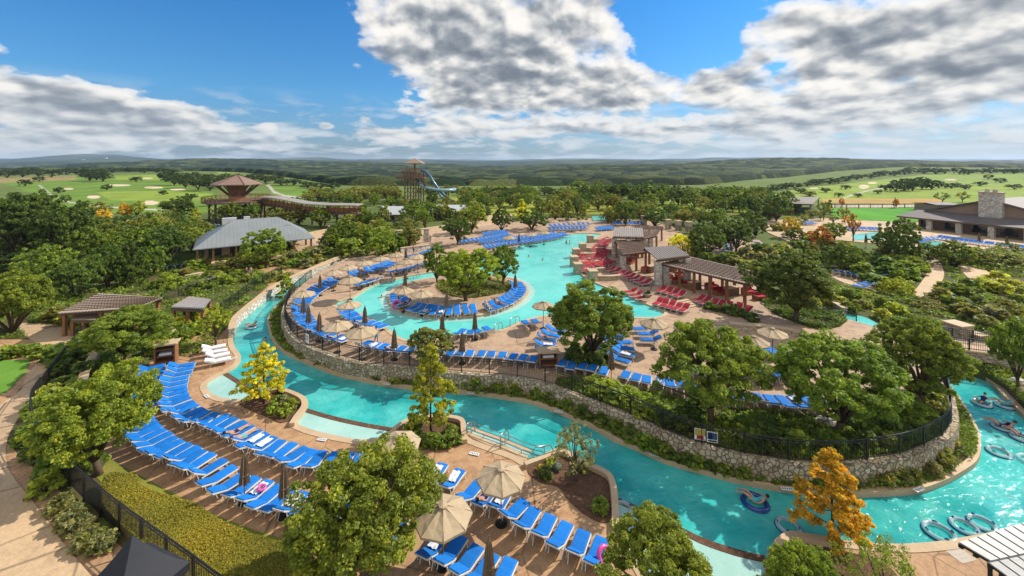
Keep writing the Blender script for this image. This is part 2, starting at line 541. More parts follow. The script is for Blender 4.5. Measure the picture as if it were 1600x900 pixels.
# extra unseen cloud cover added behind and above the viewer to lift shaded sides
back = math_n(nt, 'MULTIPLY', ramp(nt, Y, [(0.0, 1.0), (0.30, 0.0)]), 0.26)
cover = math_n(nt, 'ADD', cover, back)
elp = math_n(nt, 'MAXIMUM', el, 0.0)
eln = math_n(nt, 'MULTIPLY', math_n(nt, 'LOGARITHM', math_n(nt, 'ADD', elp, 0.16), math.e), 3.0)
def cvec(dx=0.0, dy=0.0):
    c = N(nt, 'ShaderNodeCombineXYZ')
    L(nt, math_n(nt, 'ADD', math_n(nt, 'MULTIPLY', az, 5.0), dx), c.inputs[0])
    L(nt, math_n(nt, 'ADD', eln, dy), c.inputs[1])
    c.inputs[2].default_value = 3.7
    return c.outputs[0]
def billow(vec):
    a = noise(nt, vec, 1.45, 9, 0.53, 0.15)
    b = noise(nt, vec, 4.8, 7, 0.54, 0.25)
    return math_n(nt, 'ADD', math_n(nt, 'MULTIPLY', a, 0.74), math_n(nt, 'MULTIPLY', b, 0.26))
n0 = billow(cvec())
def soft(vec):
    return math_n(nt, 'ADD', math_n(nt, 'MULTIPLY', noise(nt, vec, 1.45, 4, 0.5, 0.15), 0.70), math_n(nt, 'MULTIPLY', noise(nt, vec, 3.6, 2, 0.45, 0.2), 0.30))
s0, s1 = soft(cvec()), soft(cvec(0.06, 0.13))
d0 = math_n(nt, 'ADD', n0, cover)
alpha = ramp(nt, d0, [(0.60, 0.0), (0.65, 0.70), (0.74, 1.0)])
thick = ramp(nt, d0, [(0.68, 0.0), (0.98, 1.0)])
lit = math_n(nt, 'ADD', math_n(nt, 'MULTIPLY', math_n(nt, 'SUBTRACT', s0, s1), 4.4), 0.80)
lit = math_n(nt, 'SUBTRACT', lit, math_n(nt, 'MULTIPLY', thick, 0.50))
ccol = ramp(nt, lit, [(0.0, (0.12, 0.14, 0.17)), (0.28, (0.19, 0.21, 0.235)), (0.55, (0.34, 0.35, 0.36)), (0.80, (0.52, 0.51, 0.49)), (1.0, (0.60, 0.58, 0.55))])
ccol = mixc(nt, ramp(nt, Y, [(0.0, 0.9), (0.2, 0.0)]), ccol, (0.66, 0.66, 0.66))  # added clouds behind the viewer whitened for more fill light
low = ramp(nt, zc, [(0.0, 0.55), (0.14, 0.0)])
ccol = mixc(nt, low, ccol, (0.27, 0.325, 0.385))
skyc = mixc(nt, 1.0, sky.outputs[0], (SKY_STRENGTH,) * 3, 'MULTIPLY')
skyc = mixc(nt, 1.0, skyc, ramp(nt, zc, [(0.0, (0.20, 0.265, 0.40)), (0.05, (0.22, 0.32, 0.46)), (0.14, (0.19, 0.41, 0.57)), (0.35, (0.13, 0.43, 0.66))]), 'MULTIPLY')
lc = N(nt, 'ShaderNodeCombineXYZ')
L(nt, math_n(nt, 'MULTIPLY', az, 11.0), lc.inputs[0])
L(nt, math_n(nt, 'MULTIPLY', eln, 3.2), lc.inputs[1])
lc.inputs[2].default_value = 9.1
ln_ = noise(nt, lc.outputs[0], 1.0, 8, 0.55, 0.3)
lowmask = ramp(nt, zc, [(0.0, 0.70), (0.06, 0.70), (0.15, 0.0)])
lside = math_n(nt, 'ADD', 0.0, ramp(nt, math_n(nt, 'ADD', math_n(nt, 'MULTIPLY', az, 0.5), 0.5), [(0.05, 0.10), (0.35, 0.0), (0.55, 0.05), (0.75, 0.12)]))
la = math_n(nt, 'MULTIPLY', ramp(nt, math_n(nt, 'ADD', ln_, lside), [(0.51, 0.0), (0.62, 1.0)]), lowmask)
lcol = mixc(nt, ramp(nt, ln_, [(0.45, 0.0), (0.72, 1.0)]), (0.30, 0.34, 0.385), (0.50, 0.52, 0.535))
skyl = mixc(nt, la, skyc, lcol)
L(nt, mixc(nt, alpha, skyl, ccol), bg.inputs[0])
bg.inputs[1].default_value = 1.0

SC.view_settings.view_transform = 'Standard'
SC.view_settings.look = 'None'
SC.view_settings.exposure = 0.75
SC.view_settings.gamma = 1.0
SC.cycles.max_bounces = 6
SC.cycles.diffuse_bounces = 4
SC.cycles.glossy_bounces = 2
SC.cycles.transmission_bounces = 3
SC.cycles.use_denoising = True

# ------------------------------------------------------------------ terrain
def sstep(a, b, x):
    t = np.clip((x - a) / (b - a), 0, 1)
    return t * t * (3 - 2 * t)

_wv = [(RNG.uniform(0.6, 1.6) * k, RNG.uniform(0, 6.28), RNG.uniform(0, 6.28)) for k in (1, 1, 1.9, 2.3, 3.7, 4.4) ]
def wob(x, y, s):
    r = 0.0
    for k, a, p in _wv:
        r = r + np.sin((x * np.cos(a) + y * np.sin(a)) * k / s + p) / k
    return r / 2.2

def edge_of_plateau(th):
    """how far out the golf plateau reaches in each direction"""
    left = 560 * (1 - sstep(-0.75, -0.38, th))
    right = 520 * sstep(0.42, 0.95, th)
    return 250 + left * 0.6 + right * 0.75

def T(x, y):
    x = np.asarray(x, float); y = np.asarray(y, float)
    d = np.maximum(y, 1.0)
    th = x / d
    z = -0.9 + 1.9 * sstep(66, 78, y)
    z = z + sstep(130, 260, d) * wob(x, y, 60.0) * 0.9
    E = edge_of_plateau(th)
    s = d - E
    z = z - 15 * sstep(0, 330, s)
    far = sstep(500, 1500, d)
    z = z + far * wob(x, y, 230.0) * 15.0 + sstep(1500, 4000, d) * wob(x, y, 800.0) * 7.0
    z = z + 27 * sstep(1500, 6500, d)
    # long ridges
    z = z + 24 * np.exp(-((th - 0.85) / 0.60) ** 2) * np.exp(-((d - 1050) / 300) ** 2) + 17 * np.exp(-((th + 0.15) / 0.35) ** 2) * np.exp(-((d - 1500) / 200) ** 2) + 10 * np.exp(-((th - 0.2) / 0.25) ** 2) * np.exp(-((d - 750) / 120) ** 2)
    z = z + 14 * np.exp(-((th + 0.45) / 0.5) ** 2) * np.exp(-((d - 2300) / 500) ** 2)
    z = z + 58 * np.exp(-((th + 0.99) / 0.20) ** 2) * np.exp(-((d - 5200) / 900) ** 2)
    z = z + 24 * np.exp(-((th + 0.45) / 0.07) ** 2) * np.exp(-((d - 6200) / 900) ** 2)
    z = z + 22 * np.exp(-((th - 0.62) / 0.32) ** 2) * np.exp(-((d - 5200) / 1200) ** 2)
    return z

def GT(px, py, lift=0.0):
    """photo point -> first hit on the terrain"""
    a = (px - 800) / F; b = (HORIZON - py) / F
    y = np.geomspace(14, 9000, 1500)
    hit = np.nonzero(HC + b * y <= T(a * y, y) + lift)[0]
    yy = y[hit[0]] if len(hit) else 9000
    return Vector((a * yy, yy, float(T(a * yy, yy))))

def inpoly(px, py, poly):
    c = np.zeros(px.shape, bool)
    n = len(poly)
    for i in range(n):
        x1, y1 = poly[i]; x2, y2 = poly[i - 1]
        with np.errstate(divide='ignore', invalid='ignore'):
            t = ((y1 > py) != (y2 > py)) & (px < (x2 - x1) * (py - y1) / (y2 - y1 + 1e-9) + x1)
        c ^= t
    return c

def near_line(px, py, pts, wd):
    c = np.zeros(px.shape, bool)
    for (x1, y1), (x2, y2) in zip(pts, pts[1:]):
        dx, dy = x2 - x1, y2 - y1
        t = np.clip(((px - x1) * dx + (py - y1) * dy) / (dx * dx + dy * dy), 0, 1)
        c |= ((px - x1 - t * dx) ** 2 + ((py - y1 - t * dy) * 2.5) ** 2) < wd * wd
    return c

def build_terrain():
    th = np.linspace(-1.9, 1.9, 1150)
    py = np.concatenate([np.linspace(900, 360, 30), np.linspace(358, 300, 60), np.linspace(299.4, 262, 130), np.linspace(261.8, 251.5, 70), 250 + np.geomspace(1.4, 0.12, 30)])
    yy = F * 17 / (py - 250)
    yy = np.unique(np.concatenate([[-30.0, 5.0], yy[yy < 9500], np.linspace(64, 80, 9), np.geomspace(260, 9500, 90)]))
    TH, YY = np.meshgrid(th, yy)
    XX = TH * np.maximum(YY, 8.0) * 1.0
    ZZ = T(XX, YY)
    ZZ[YY < 64] = -0.9
    nu, nv = len(th), len(yy)
    idx = np.arange(nu * nv).reshape(nv, nu)
    quads = np.stack([idx[:-1, :-1], idx[:-1, 1:], idx[1:, 1:], idx[1:, :-1]], -1).reshape(-1, 4)
    d = np.maximum(YY, 1.0)
    px, py_ = 800 + F * XX / d, 250 + F * (HC - ZZ) / d
    col = np.empty(XX.shape + (3,)); col[:] = (0.095, 0.125, 0.032)
    far = d > 150
    col[far] = (0.125, 0.165, 0.040)
    forest = (d - edge_of_plateau(XX / d)) > 35
    col[forest] = (0.014, 0.030, 0.010)
    far_fields = (wob(XX, YY, 210.0) > 1.12) & (d > 1500)
    col[far_fields] = (0.055, 0.075, 0.032)
    sel = ~forest & (d > 95)
    def paint(mask, c): col[mask & sel] = c
    green, green2 = (0.135, 0.215, 0.032), (0.215, 0.285, 0.042)
    paint(inpoly(px, py_, [(0, 284), (120, 275), (175, 273), (240, 272), (262, 284), (330, 300), (352, 318), (330, 332), (240, 334), (130, 332), (80, 312), (20, 292)]), green)
    paint(inpoly(px, py_, [(150, 300), (260, 298), (330, 303), (340, 312), (250, 316), (170, 312)]), green2)
    paint(inpoly(px, py_, [(0, 277), (120, 274), (118, 281), (0, 286)]), (0.27, 0.22, 0.085))
    paint(inpoly(px, py_, [(178, 275), (245, 273), (250, 281), (182, 281)]), green2)
    paint(inpoly(px, py_, [(424, 291), (476, 290), (482, 305), (455, 308), (425, 304)]), green)
    paint(inpoly(px, py_, [(335, 263), (375, 262), (372, 270), (340, 271)]), green2)
    paint(inpoly(px, py_, [(690, 308), (820, 312), (960, 314), (1200, 310), (1215, 335), (690, 335)]), (0.27, 0.28, 0.045))
    paint(inpoly(px, py_, [(985, 314), (1060, 312), (1140, 320), (1190, 318), (1195, 330), (985, 328)]), green2)
    paint(inpoly(px, py_, [(1205, 303), (1260, 293), (1330, 286), (1400, 278), (1470, 271), (1600, 270), (1700, 270), (1700, 312), (1500, 318), (1300, 316), (1232, 310)]), green2)
    paint(inpoly(px, py_, [(1380, 280), (1480, 274), (1600, 273), (1600, 285), (1450, 292)]), (0.20, 0.27, 0.05))
    paint(inpoly(px, py_, [(1285, 311), (1470, 310), (1475, 318), (1285, 317)]), (0.42, 0.27, 0.085))
    paint(inpoly(px, py_, [(1290, 319.5), (1470, 319), (1470, 324), (1300, 325)]), (0.42, 0.36, 0.26))
    paint(inpoly(px, py_, [(1300, 325), (1455, 324), (1450, 345), (1340, 347), (1300, 338)]), (0.085, 0.27, 0.022))
    for cx, cy, rx, ry in [(107, 295, 8, 1.6), (186, 289.5, 18, 1.5), (240, 293, 15, 1.6), (146, 308, 10, 2.6), (233, 317, 15, 3.4), (278, 296, 12, 1.5), (230, 278.5, 9, 1.2),
                           (1350, 292, 8, 3.2), (1272, 294, 7, 1.2), (1485, 281, 10, 1.2), (1363, 286, 7, 1.5), (1410, 282, 6, 1.0)]:
        paint(((px - cx) / rx) ** 2 + ((py_ - cy) / ry) ** 2 < 1, (0.58, 0.47, 0.32))
    for ln, wd in [([(62, 290), (82, 306), (110, 316), (145, 321), (200, 326), (252, 328)], 2.6), ([(420, 290), (428, 300), (445, 306), (470, 309)], 3.5),
                   ([(1400, 290), (1360, 297), (1330, 305), (1318, 310)], 2.2)]:
        paint(near_line(px, py_, ln, wd), (0.42, 0.38, 0.31))
    me = np_mesh('terrain', np.stack([XX, YY, ZZ], -1).reshape(-1, 3), quads, [])
    a = me.attributes.new('ground_colour', 'FLOAT_COLOR', 'POINT')
    a.data.foreach_set('color', np.concatenate([col, np.ones(col.shape[:2] + (1,))], -1).astype(np.float32).ravel())
    me.polygons.foreach_set('use_smooth', np.ones(len(me.polygons), bool))
    m, nt, b, out = newmat('terrain_cover')
    at = N(nt, 'ShaderNodeAttribute', attribute_name='ground_colour')
    v = coords(nt, True)
    n1 = noise(nt, v, 0.05, 8, 0.65); n2 = noise(nt, v, 0.9, 8, 0.7)
    c = mixc(nt, 0.55, at.outputs['Color'], ramp(nt, n1, [(0.3, 0.45), (0.7, 1.35)]), 'MULTIPLY')
    c = mixc(nt, 0.5, c, ramp(nt, n2, [(0.3, 0.5), (0.7, 1.2)]), 'MULTIPLY')
    L(nt, c, b.inputs['Base Color'])
    b.inputs['Roughness'].default_value = 0.95; b.inputs['Specular IOR Level'].default_value = 0.1
    bump(nt, b, n2, 0.5, 0.15)
    me.materials.append(m)
    tag(link(bpy.data.objects.new('terrain', me)), kind='structure')
build_terrain()

def build_forest():
    """the woods beyond the golf course: a bumpy roof of crowns nobody could count"""
    th = np.linspace(-1.35, 1.35, 1350)
    yy = np.unique(np.concatenate([np.geomspace(250, 1000, 400), np.geomspace(1000, 2600, 190)]))
    TH, YY = np.meshgrid(th, yy)
    XX = TH * YY
    base = T(XX, YY)
    E = edge_of_plateau(TH) + wob(XX, YY, 35.0) * 10
    lift = np.full(XX.shape, 0.3)
    tint = np.full(XX.shape, 0.15)
    for cell, seed in ((11.0, 3), (17.0, 5), (30.0, 9)):
        cell_y = np.maximum(cell, YY * cell / 1000.0)
        gx = XX / cell_y; gy = np.where(YY < 1000, YY / cell, 1000.0 / cell + np.log(YY / 1000.0) * 1000.0 / cell)
        ix, iy = np.floor(gx), np.floor(gy)
        for ox in (-1, 0, 1):
            for oy in (-1, 0, 1):
                kx, ky = ix + ox, iy + oy
                h = np.sin(kx * 127.1 + ky * 311.7 + seed) * 43758.5453; h1 = h - np.floor(h)
                h = np.sin(kx * 269.5 + ky * 183.3 + seed) * 24634.6345; h2 = h - np.floor(h)
                h = np.sin(kx * 419.2 + ky * 371.9 + seed) * 35412.1234; h3 = h - np.floor(h)
                ddx = (gx - kx - h1) * cell_y; ddy = (gy - ky - h2) * cell_y
                r = cell_y * (0.42 + 0.38 * h3)
                q = 1 - (ddx ** 2 + ddy ** 2) / r ** 2
                hh = np.where((q > 0) & (h3 > 0.25), np.sqrt(np.maximum(q, 0)) * 2.6 * (cell / 11.0) ** 0.5 + 2.2 * h3, 0.3)
                t = np.clip(0.15 + 0.75 * h1, 0, 1)
                tint = np.where(hh > lift, t, tint)
                lift = np.maximum(lift, hh)
    lift = lift + RNG.normal(0, 0.22, lift.shape)
    inside = sstep(25, 45, YY - E)
    clear = sstep(1.0, 1.2, wob(XX, YY, 130.0)) * sstep(900, 1200, YY)
    Zf = base + (-4.0 + (lift + 4.0) * inside * (1 - clear))
    nu, nv = len(th), len(yy)
    idx = np.arange(nu * nv).reshape(nv, nu)
    quads = np.stack([idx[:-1, :-1], idx[:-1, 1:], idx[1:, 1:], idx[1:, :-1]], -1).reshape(-1, 4)
    keep = (inside.ravel()[quads].max(1) > 0.02)
    me = np_mesh('forest', np.stack([XX, YY, Zf], -1).reshape(-1, 3), quads[keep], [], tint)
    m, nt, b, out = newmat('forest_canopy')
    at = N(nt, 'ShaderNodeAttribute', attribute_name='tint')
    v = coords(nt, True)
    c = ramp(nt, at.outputs['Fac'], [(0.1, (0.005, 0.014, 0.005)), (0.5, (0.020, 0.037, 0.011)), (0.85, (0.095, 0.112, 0.030))])
    n2 = noise(nt, v, 0.7, 6, 0.7)
    c = mixc(nt, 0.8, c, ramp(nt, noise(nt, v, 0.006, 5, 0.6), [(0.35, 0.45), (0.65, 1.3)]), 'MULTIPLY')
    c = mixc(nt, 0.7, c, ramp(nt, n2, [(0.3, 0.3), (0.7, 1.3)]), 'MULTIPLY')
    L(nt, c, b.inputs['Base Color'])
    b.inputs['Roughness'].default_value = 0.9; b.inputs['Specular IOR Level'].default_value = 0.1
    bump(nt, b, n2, 1.0, 1.2)
    me.materials.append(m)
    tag(link(bpy.data.objects.new('forest', me)), 'dark green woods covering the low hills to the horizon', 'woods', kind='stuff')
build_forest()

hz = MB().box((0, 4790, 22), (24000, 9820, 140)).build('haze', [], None)
hm = bpy.data.materials.new('thin_air'); hm.use_nodes = True
hnt = hm.node_tree
for n in list(hnt.nodes): hnt.nodes.remove(n)
ho = hnt.nodes.new('ShaderNodeOutputMaterial'); hv = hnt.nodes.new('ShaderNodeVolumePrincipled')
hv.inputs['Color'].default_value = (0.60, 0.78, 1.0, 1); hv.inputs['Density'].default_value = 0.00008; hv.inputs['Anisotropy'].default_value = 0.2
hnt.links.new(hv.outputs[0], ho.inputs['Volume'])
hz.data.materials.append(hm)
tag(hz, 'thin blue haze over the far hills', 'haze', kind='stuff')
SC.cycles.volume_bounces = 0
# ------------------------------------------------------------------ water, decks, paths, beds
def structure(name, mb, mat, smooth=False):
    return tag(mb.build(name, mat, None, smooth), kind='structure')

ZR, ZD, ZB, ZP = 0.0, 0.14, 0.22, 1.35     # river, near deck, island bank, island deck
KERB = [(530, 416), (500, 430), (480, 441), (462, 452), (447, 467), (432, 480), (422, 495), (421, 510), (427, 530), (445, 550), (482, 567), (520, 582), (560, 592), (600, 600), (635, 605), (675, 609), (715, 612), (760, 617), (800, 623),
        (832, 629), (875, 644), (912, 660), (942, 675), (962, 687), (1000, 702), (1040, 720), (1100, 737), (1150, 750), (1200, 760), (1250, 767), (1300, 770), (1345, 771), (1390, 769),
        (1437, 764), (1475, 750), (1500, 737), (1520, 722), (1527, 705), (1527, 687), (1523, 672), (1513, 652), (1500, 630), (1487, 612), (1470, 592), (1455, 575)]
WALL = [(545, 404), (510, 421), (487, 435), (467, 452), (453, 468), (447, 485), (446, 495), (450, 507), (460, 523), (477, 536), (497, 545), (517, 552), (540, 560), (575, 567), (610, 570), (645, 573), (700, 580), (750, 584), (800, 588),
        (850, 597), (882, 607), (915, 620), (960, 637), (1007, 657), (1050, 677), (1100, 694), (1150, 706), (1200, 715), (1250, 721), (1320, 721), (1380, 714), (1415, 707), (1450, 692), (1475, 675), (1484, 655), (1482, 635), (1476, 610), (1460, 585), (1440, 565)]
kerb_w = smooth_line(GP(KERB, ZR + 0.1), 4)
wall_w = smooth_line(GP(WALL, ZP), 4)
RIVER_OUT = [(200, 560), (200, 700), (520, 740), (800, 760), (960, 860), (1000, 1010), (1800, 1010), (1800, 560), (1420, 520)]
bank_pts = GP([(1500, 550)], ZB)
river = MB().prism([G(*p, 0) for p in [(560, 385), (300, 430), (250, 640), (500, 760), (850, 860), (900, 1050), (1900, 1050), (1900, 660), (1600, 540), (1400, 500), (1000, 560), (600, 500)]], -0.6, ZR)
structure('river_water', river, M['river'])
# island bank below the wall, up to the kerb
north = GP([(1400, 520), (1200, 470), (900, 440), (600, 400)], ZB)
structure('island_bank', MB().prism(kerb_w + [v for v in north], -0.8, ZB), M['bed'])
structure('island_kerb', MB().sweep(kerb_w, 0.34, -0.5, ZB + 0.06, side=0.02), M['coping'])

# island deck with the main pool cut out
POOL = [(887, 366), (915, 364), (940, 366), (930, 372), (917, 380), (905, 390), (897, 400), (900, 415), (910, 428), (920, 436), (945, 447), (975, 458), (1000, 470), (1025, 480), (1041, 488), (1030, 496), (1005, 497), (960, 496), (900, 497),
        (860, 494), (840, 496), (818, 502), (800, 510), (785, 516), (760, 519), (735, 522), (710, 525), (685, 529), (660, 532), (640, 533), (622, 528), (606, 517), (590, 505), (572, 496), (555, 488), (533, 482), (520, 476), (530, 470), (548, 465), (562, 457), (574, 449), (590, 443),
        (610, 438), (632, 432), (660, 427), (690, 422), (720, 412), (760, 399), (790, 390), (812, 383), (840, 378), (865, 374)]
ISLE = [(609, 458), (608, 468), (617, 480), (637, 488), (675, 494), (712, 495), (750, 492), (785, 483), (805, 475), (818, 465), (824, 455), (820, 445), (806, 437), (780, 432), (740, 430), (700, 432), (660, 437), (630, 445)]
pool_w = smooth_line(GP(POOL, ZP), 4, True)
isle_w = smooth_line(GP(ISLE, ZP), 4, True)
north_edge = GP([(1420, 525), (1330, 500), (1250, 478), (1200, 455), (1190, 420), (1150, 395), (1075, 372), (1048, 352), (1010, 345), (960, 341), (850, 341), (760, 352), (700, 366), (650, 382), (600, 398), (570, 400)], ZP)
structure('island_deck', MB().prism(wall_w + north_edge, 0.3, ZP, holes=[pool_w]), M['deck2'])
structure('pool_water', MB().prism(smooth_line([v + (v - G(760, 460, ZP)).normalized() * 0.8 for v in GP(POOL, ZP)], 3, True), 0.2, ZP - 0.12), M['pool'])
structure('pool_coping', MB().sweep(pool_w, 0.40, 0.5, ZP + 0.035, closed=True), M['coping'])
structure('lounger_island', MB().prism(isle_w, 0.3, ZP + 0.02), M['deck2'])
structure('lounger_island_coping', MB().sweep(isle_w, 0.42, 0.4, ZP + 0.055, closed=True), M['coping'])
structure('underwater_ledge', MB().prism([v + (v - G(715, 462, ZP)).normalized() * 1.0 for v in isle_w], 0.3, ZP - 0.115), M['shallow'])

# near deck round the loungers
BANK = [(556, 392), (520, 410), (470, 432), (430, 448), (400, 468), (384, 482), (370, 502), (361, 522), (363, 542), (373, 557), (366, 572), (337, 588), (320, 600), (322, 612), (337, 622), (362, 626), (385, 625), (402, 616), (425, 610), (444, 610), (472, 621), (477, 635), (465, 652), (460, 663), (475, 671),
        (487, 675), (510, 681), (540, 687), (565, 690), (595, 686), (615, 672), (632, 660), (650, 654), (690, 652), (719, 656), (725, 668), (728, 685), (760, 699), (800, 713), (820, 725)]
BANK2 = [(877, 706), (907, 721), (940, 736), (955, 748), (961, 778), (963, 830), (985, 868), (1015, 920), (1030, 1010)]
bank_w = smooth_line(GP(BANK, ZD), 3) + smooth_line(GP(BANK2, ZD), 2)
structure('near_deck', MB().prism(bank_w + GP([(-500, 1010), (-500, 500), (0, 400), (300, 392)], ZD), -0.8, ZD), M['deck'])
structure('near_coping', MB().sweep(bank_w, 0.45, -0.5, ZD + 0.03, side=-0.05), M['coping'])
BANK3 = [(1196, 1010), (1203, 905), (1207, 872), (1222, 846), (1240, 838), (1275, 843), (1315, 850), (1375, 856), (1425, 857), (1475, 853), (1500, 849), (1560, 838), (1620, 822), (1800, 790)]
bank3_w = smooth_line(GP(BANK3, ZD), 3)
structure('corner_deck', MB().prism(bank3_w + GP([(1900, 1010)], ZD), -0.8, ZD), M['deck'])
structure('corner_coping', MB().sweep(bank3_w, 0.45, -0.5, ZD + 0.03), M['coping'])
EAST = [(1455, 556), (1512, 572), (1543, 583), (1570, 600), (1600, 630), (1680, 690), (1900, 760), (1900, 420), (1450, 395), (1300, 395), (1230, 440), (1300, 492)]
east_w = GP(EAST, 0.7)
structure('east_bank', MB().prism(east_w, -0.8, 0.7), M['bed'])
structure('east_coping', MB().sweep(smooth_line(GP(EAST[1:7], 0.3), 3), 0.5, -0.5, 0.3, side=-0.5), M['coping'])

# beaches: pale shelves under a hand of water
def beach(pts, line):
    structure('beach_water', MB().prism(smooth_line(GP(pts, 0.05), 2, True), -0.4, 0.05), M['shallow'])
    structure('beach_drain_line', MB().sweep(smooth_line(GP(line, 0.06), 4), 0.38, -0.2, 0.07), M['mulch'])
beach([(332, 590), (353, 584), (380, 602), (404, 615), (392, 628), (362, 631), (335, 627), (315, 614), (314, 598)], [(352, 584), (376, 599), (404, 616)])
beach([(474, 640), (520, 652), (570, 663), (616, 672), (606, 688), (565, 695), (500, 684), (455, 668), (457, 655)], [(475, 640), (520, 653), (570, 664), (617, 672)])
beach([(958, 776), (990, 792), (1025, 811), (1062, 827), (1100, 845), (1150, 862), (1195, 873), (1207, 900), (1190, 1010), (1040, 1010), (980, 900), (955, 840)], [(962, 780), (990, 793), (1025, 812), (1062, 828), (1100, 846), (1150, 863), (1196, 874)])
# steps down into the river beside the planter
for k in range(3):
    off = 0.35 * (k + 1)
    ln = smooth_line([v + Vector((0.25, 1, 0)).normalized() * off for v in GP([(727, 683), (760, 699), (800, 713), (822, 726)], 0.05)], 4)
    structure('pool_step', MB().sweep(ln, 0.36, -0.6, 0.13 - 0.03 * k), M['coping'] if k % 2 == 0 else M['shallow'])

# beds, lawns and paths on the near bank, each a sheet a few millimetres above the last
def sheet(name, pts, z, mat, n=3, closed=True, dz=0.03):
    return structure(name, MB().prism(smooth_line(GP(pts, z), n, closed) if n > 1 else GP(pts, z), z - dz, z), mat)
FENCE = [(62, 620), (48, 645), (50, 672), (60, 700), (85, 732), (118, 768), (158, 808), (188, 834), (236, 872), (288, 912), (345, 958), (400, 1000)]
sheet('west_bed', [(-300, 392), (300, 392), (420, 446), (383, 478), (362, 500), (330, 545), (300, 558), (262, 560), (235, 565), (215, 600), (190, 660), (160, 700), (190, 735), (300, 830), (460, 860), (470, 1010), (330, 1010), (240, 900), (120, 790), (40, 720), (10, 690), (20, 620), (100, 530), (-300, 530)], ZD + 0.02, M['bed'], 1)
sheet('stone_terrace', [(308, 518), (356, 516), (350, 545), (310, 565), (270, 560)], ZD + 0.03, M['deck'], 1)
sheet('long_lawn', [(170, 716), (215, 741), (270, 770), (340, 806), (400, 829), (470, 850), (500, 1010), (350, 1010), (290, 900), (200, 800), (150, 745)], ZD + 0.035, M['turf'], 1)
sheet('promenade_path', [(118, 512), (60, 505), (20, 508), (55, 535), (68, 548), (40, 590), (0, 632), (-300, 720), (-300, 1010), (180, 1010), (100, 850), (45, 775), (14, 735), (9, 700), (18, 670), (45, 630), (75, 590), (95, 560), (105, 540)], ZD + 0.04, M['path'], 2)
sheet('clipped_lawn', [(-200, 565), (48, 562), (40, 582), (10, 612), (-200, 690)], ZD + 0.05, M['lawn'], 1)
sheet('planter_bed', [(382, 622), (402, 618), (425, 613), (442, 613), (468, 624), (472, 635), (462, 650), (440, 660), (415, 650), (375, 632)], ZD + 0.05, M['mulch'])
sheet('planter_bed', [(630, 664), (650, 658), (690, 656), (716, 660), (722, 685), (700, 700), (672, 690), (640, 672)], ZD + 0.05, M['mulch'])
sheet('planter_bed', [(824, 733), (850, 720), (877, 710), (905, 725), (938, 741), (950, 750), (954, 780), (955, 811), (937, 815), (917, 805), (900, 792), (885, 777), (872, 760), (842, 752)], ZD + 0.05, M['mulch'])
sheet('planter_bed', [(1215, 905), (1228, 850), (1262, 848), (1310, 858), (1380, 880), (1410, 920), (1380, 1000), (1220, 1000)], ZD + 0.05, M['mulch'])
# walks beyond the pools
def upland(name, pts, lift, mat):
    P = [GT(a, b) for a, b in pts]
    z = max(p.z for p in P) + lift
    return structure(name, MB().prism([(p.x, p.y) for p in P], z - 0.4, z), mat)
upland('village_walk', [(475, 366), (512, 358), (530, 376), (500, 392), (455, 402), (420, 410), (410, 418), (330, 430), (330, 416), (420, 398), (455, 390)], 0.15, M['path'])
upland('village_walk', [(100, 352), (200, 345), (300, 352), (330, 362), (300, 372), (200, 362), (110, 366)], 0.15, M['path'])
upland('village_walk', [(560, 372), (700, 352), (760, 338), (800, 336), (800, 352), (690, 375), (570, 400)], 0.2, M['path'])
upland('east_walk', [(1200, 345), (1290, 342), (1330, 345), (1470, 350), (1620, 372), (1620, 388), (1480, 392), (1400, 385), (1310, 376), (1230, 378), (1190, 360)], 0.15, M['path'])
upland('garden_pool', [(1330, 368), (1375, 364), (1380, 376), (1335, 377)], 0.22, M['pool'])
upland('garden_pool', [(1435, 381), (1470, 379), (1475, 388), (1440, 390)], 0.22, M['pool'])
upland('far_pool', [(925, 341), (945, 340), (948, 347), (926, 348)], 0.55, M['pool'])
sheet('garden_walk', [(1447, 405), (1465, 406), (1475, 425), (1470, 442), (1450, 460), (1425, 462), (1440, 440), (1449, 425)], 0.74, M['path'])
sheet('garden_walk', [(1500, 416), (1540, 422), (1570, 440), (1620, 452), (1620, 475), (1560, 458), (1520, 440)], 0.74, M['path'])
sheet('garden_walk', [(1305, 420), (1345, 428), (1380, 438), (1370, 452), (1330, 445), (1300, 432)], 0.74, M['path'])
sheet('garden_stream', [(1285, 488), (1290, 484), (1340, 492), (1372, 506), (1368, 514), (1330, 503)], 0.76, M['pool'])
sheet('oak_court', [(1135, 375), (1150, 365), (1180, 372), (1200, 388), (1190, 402), (1150, 402)], ZP + 0.03, M['deck2'])
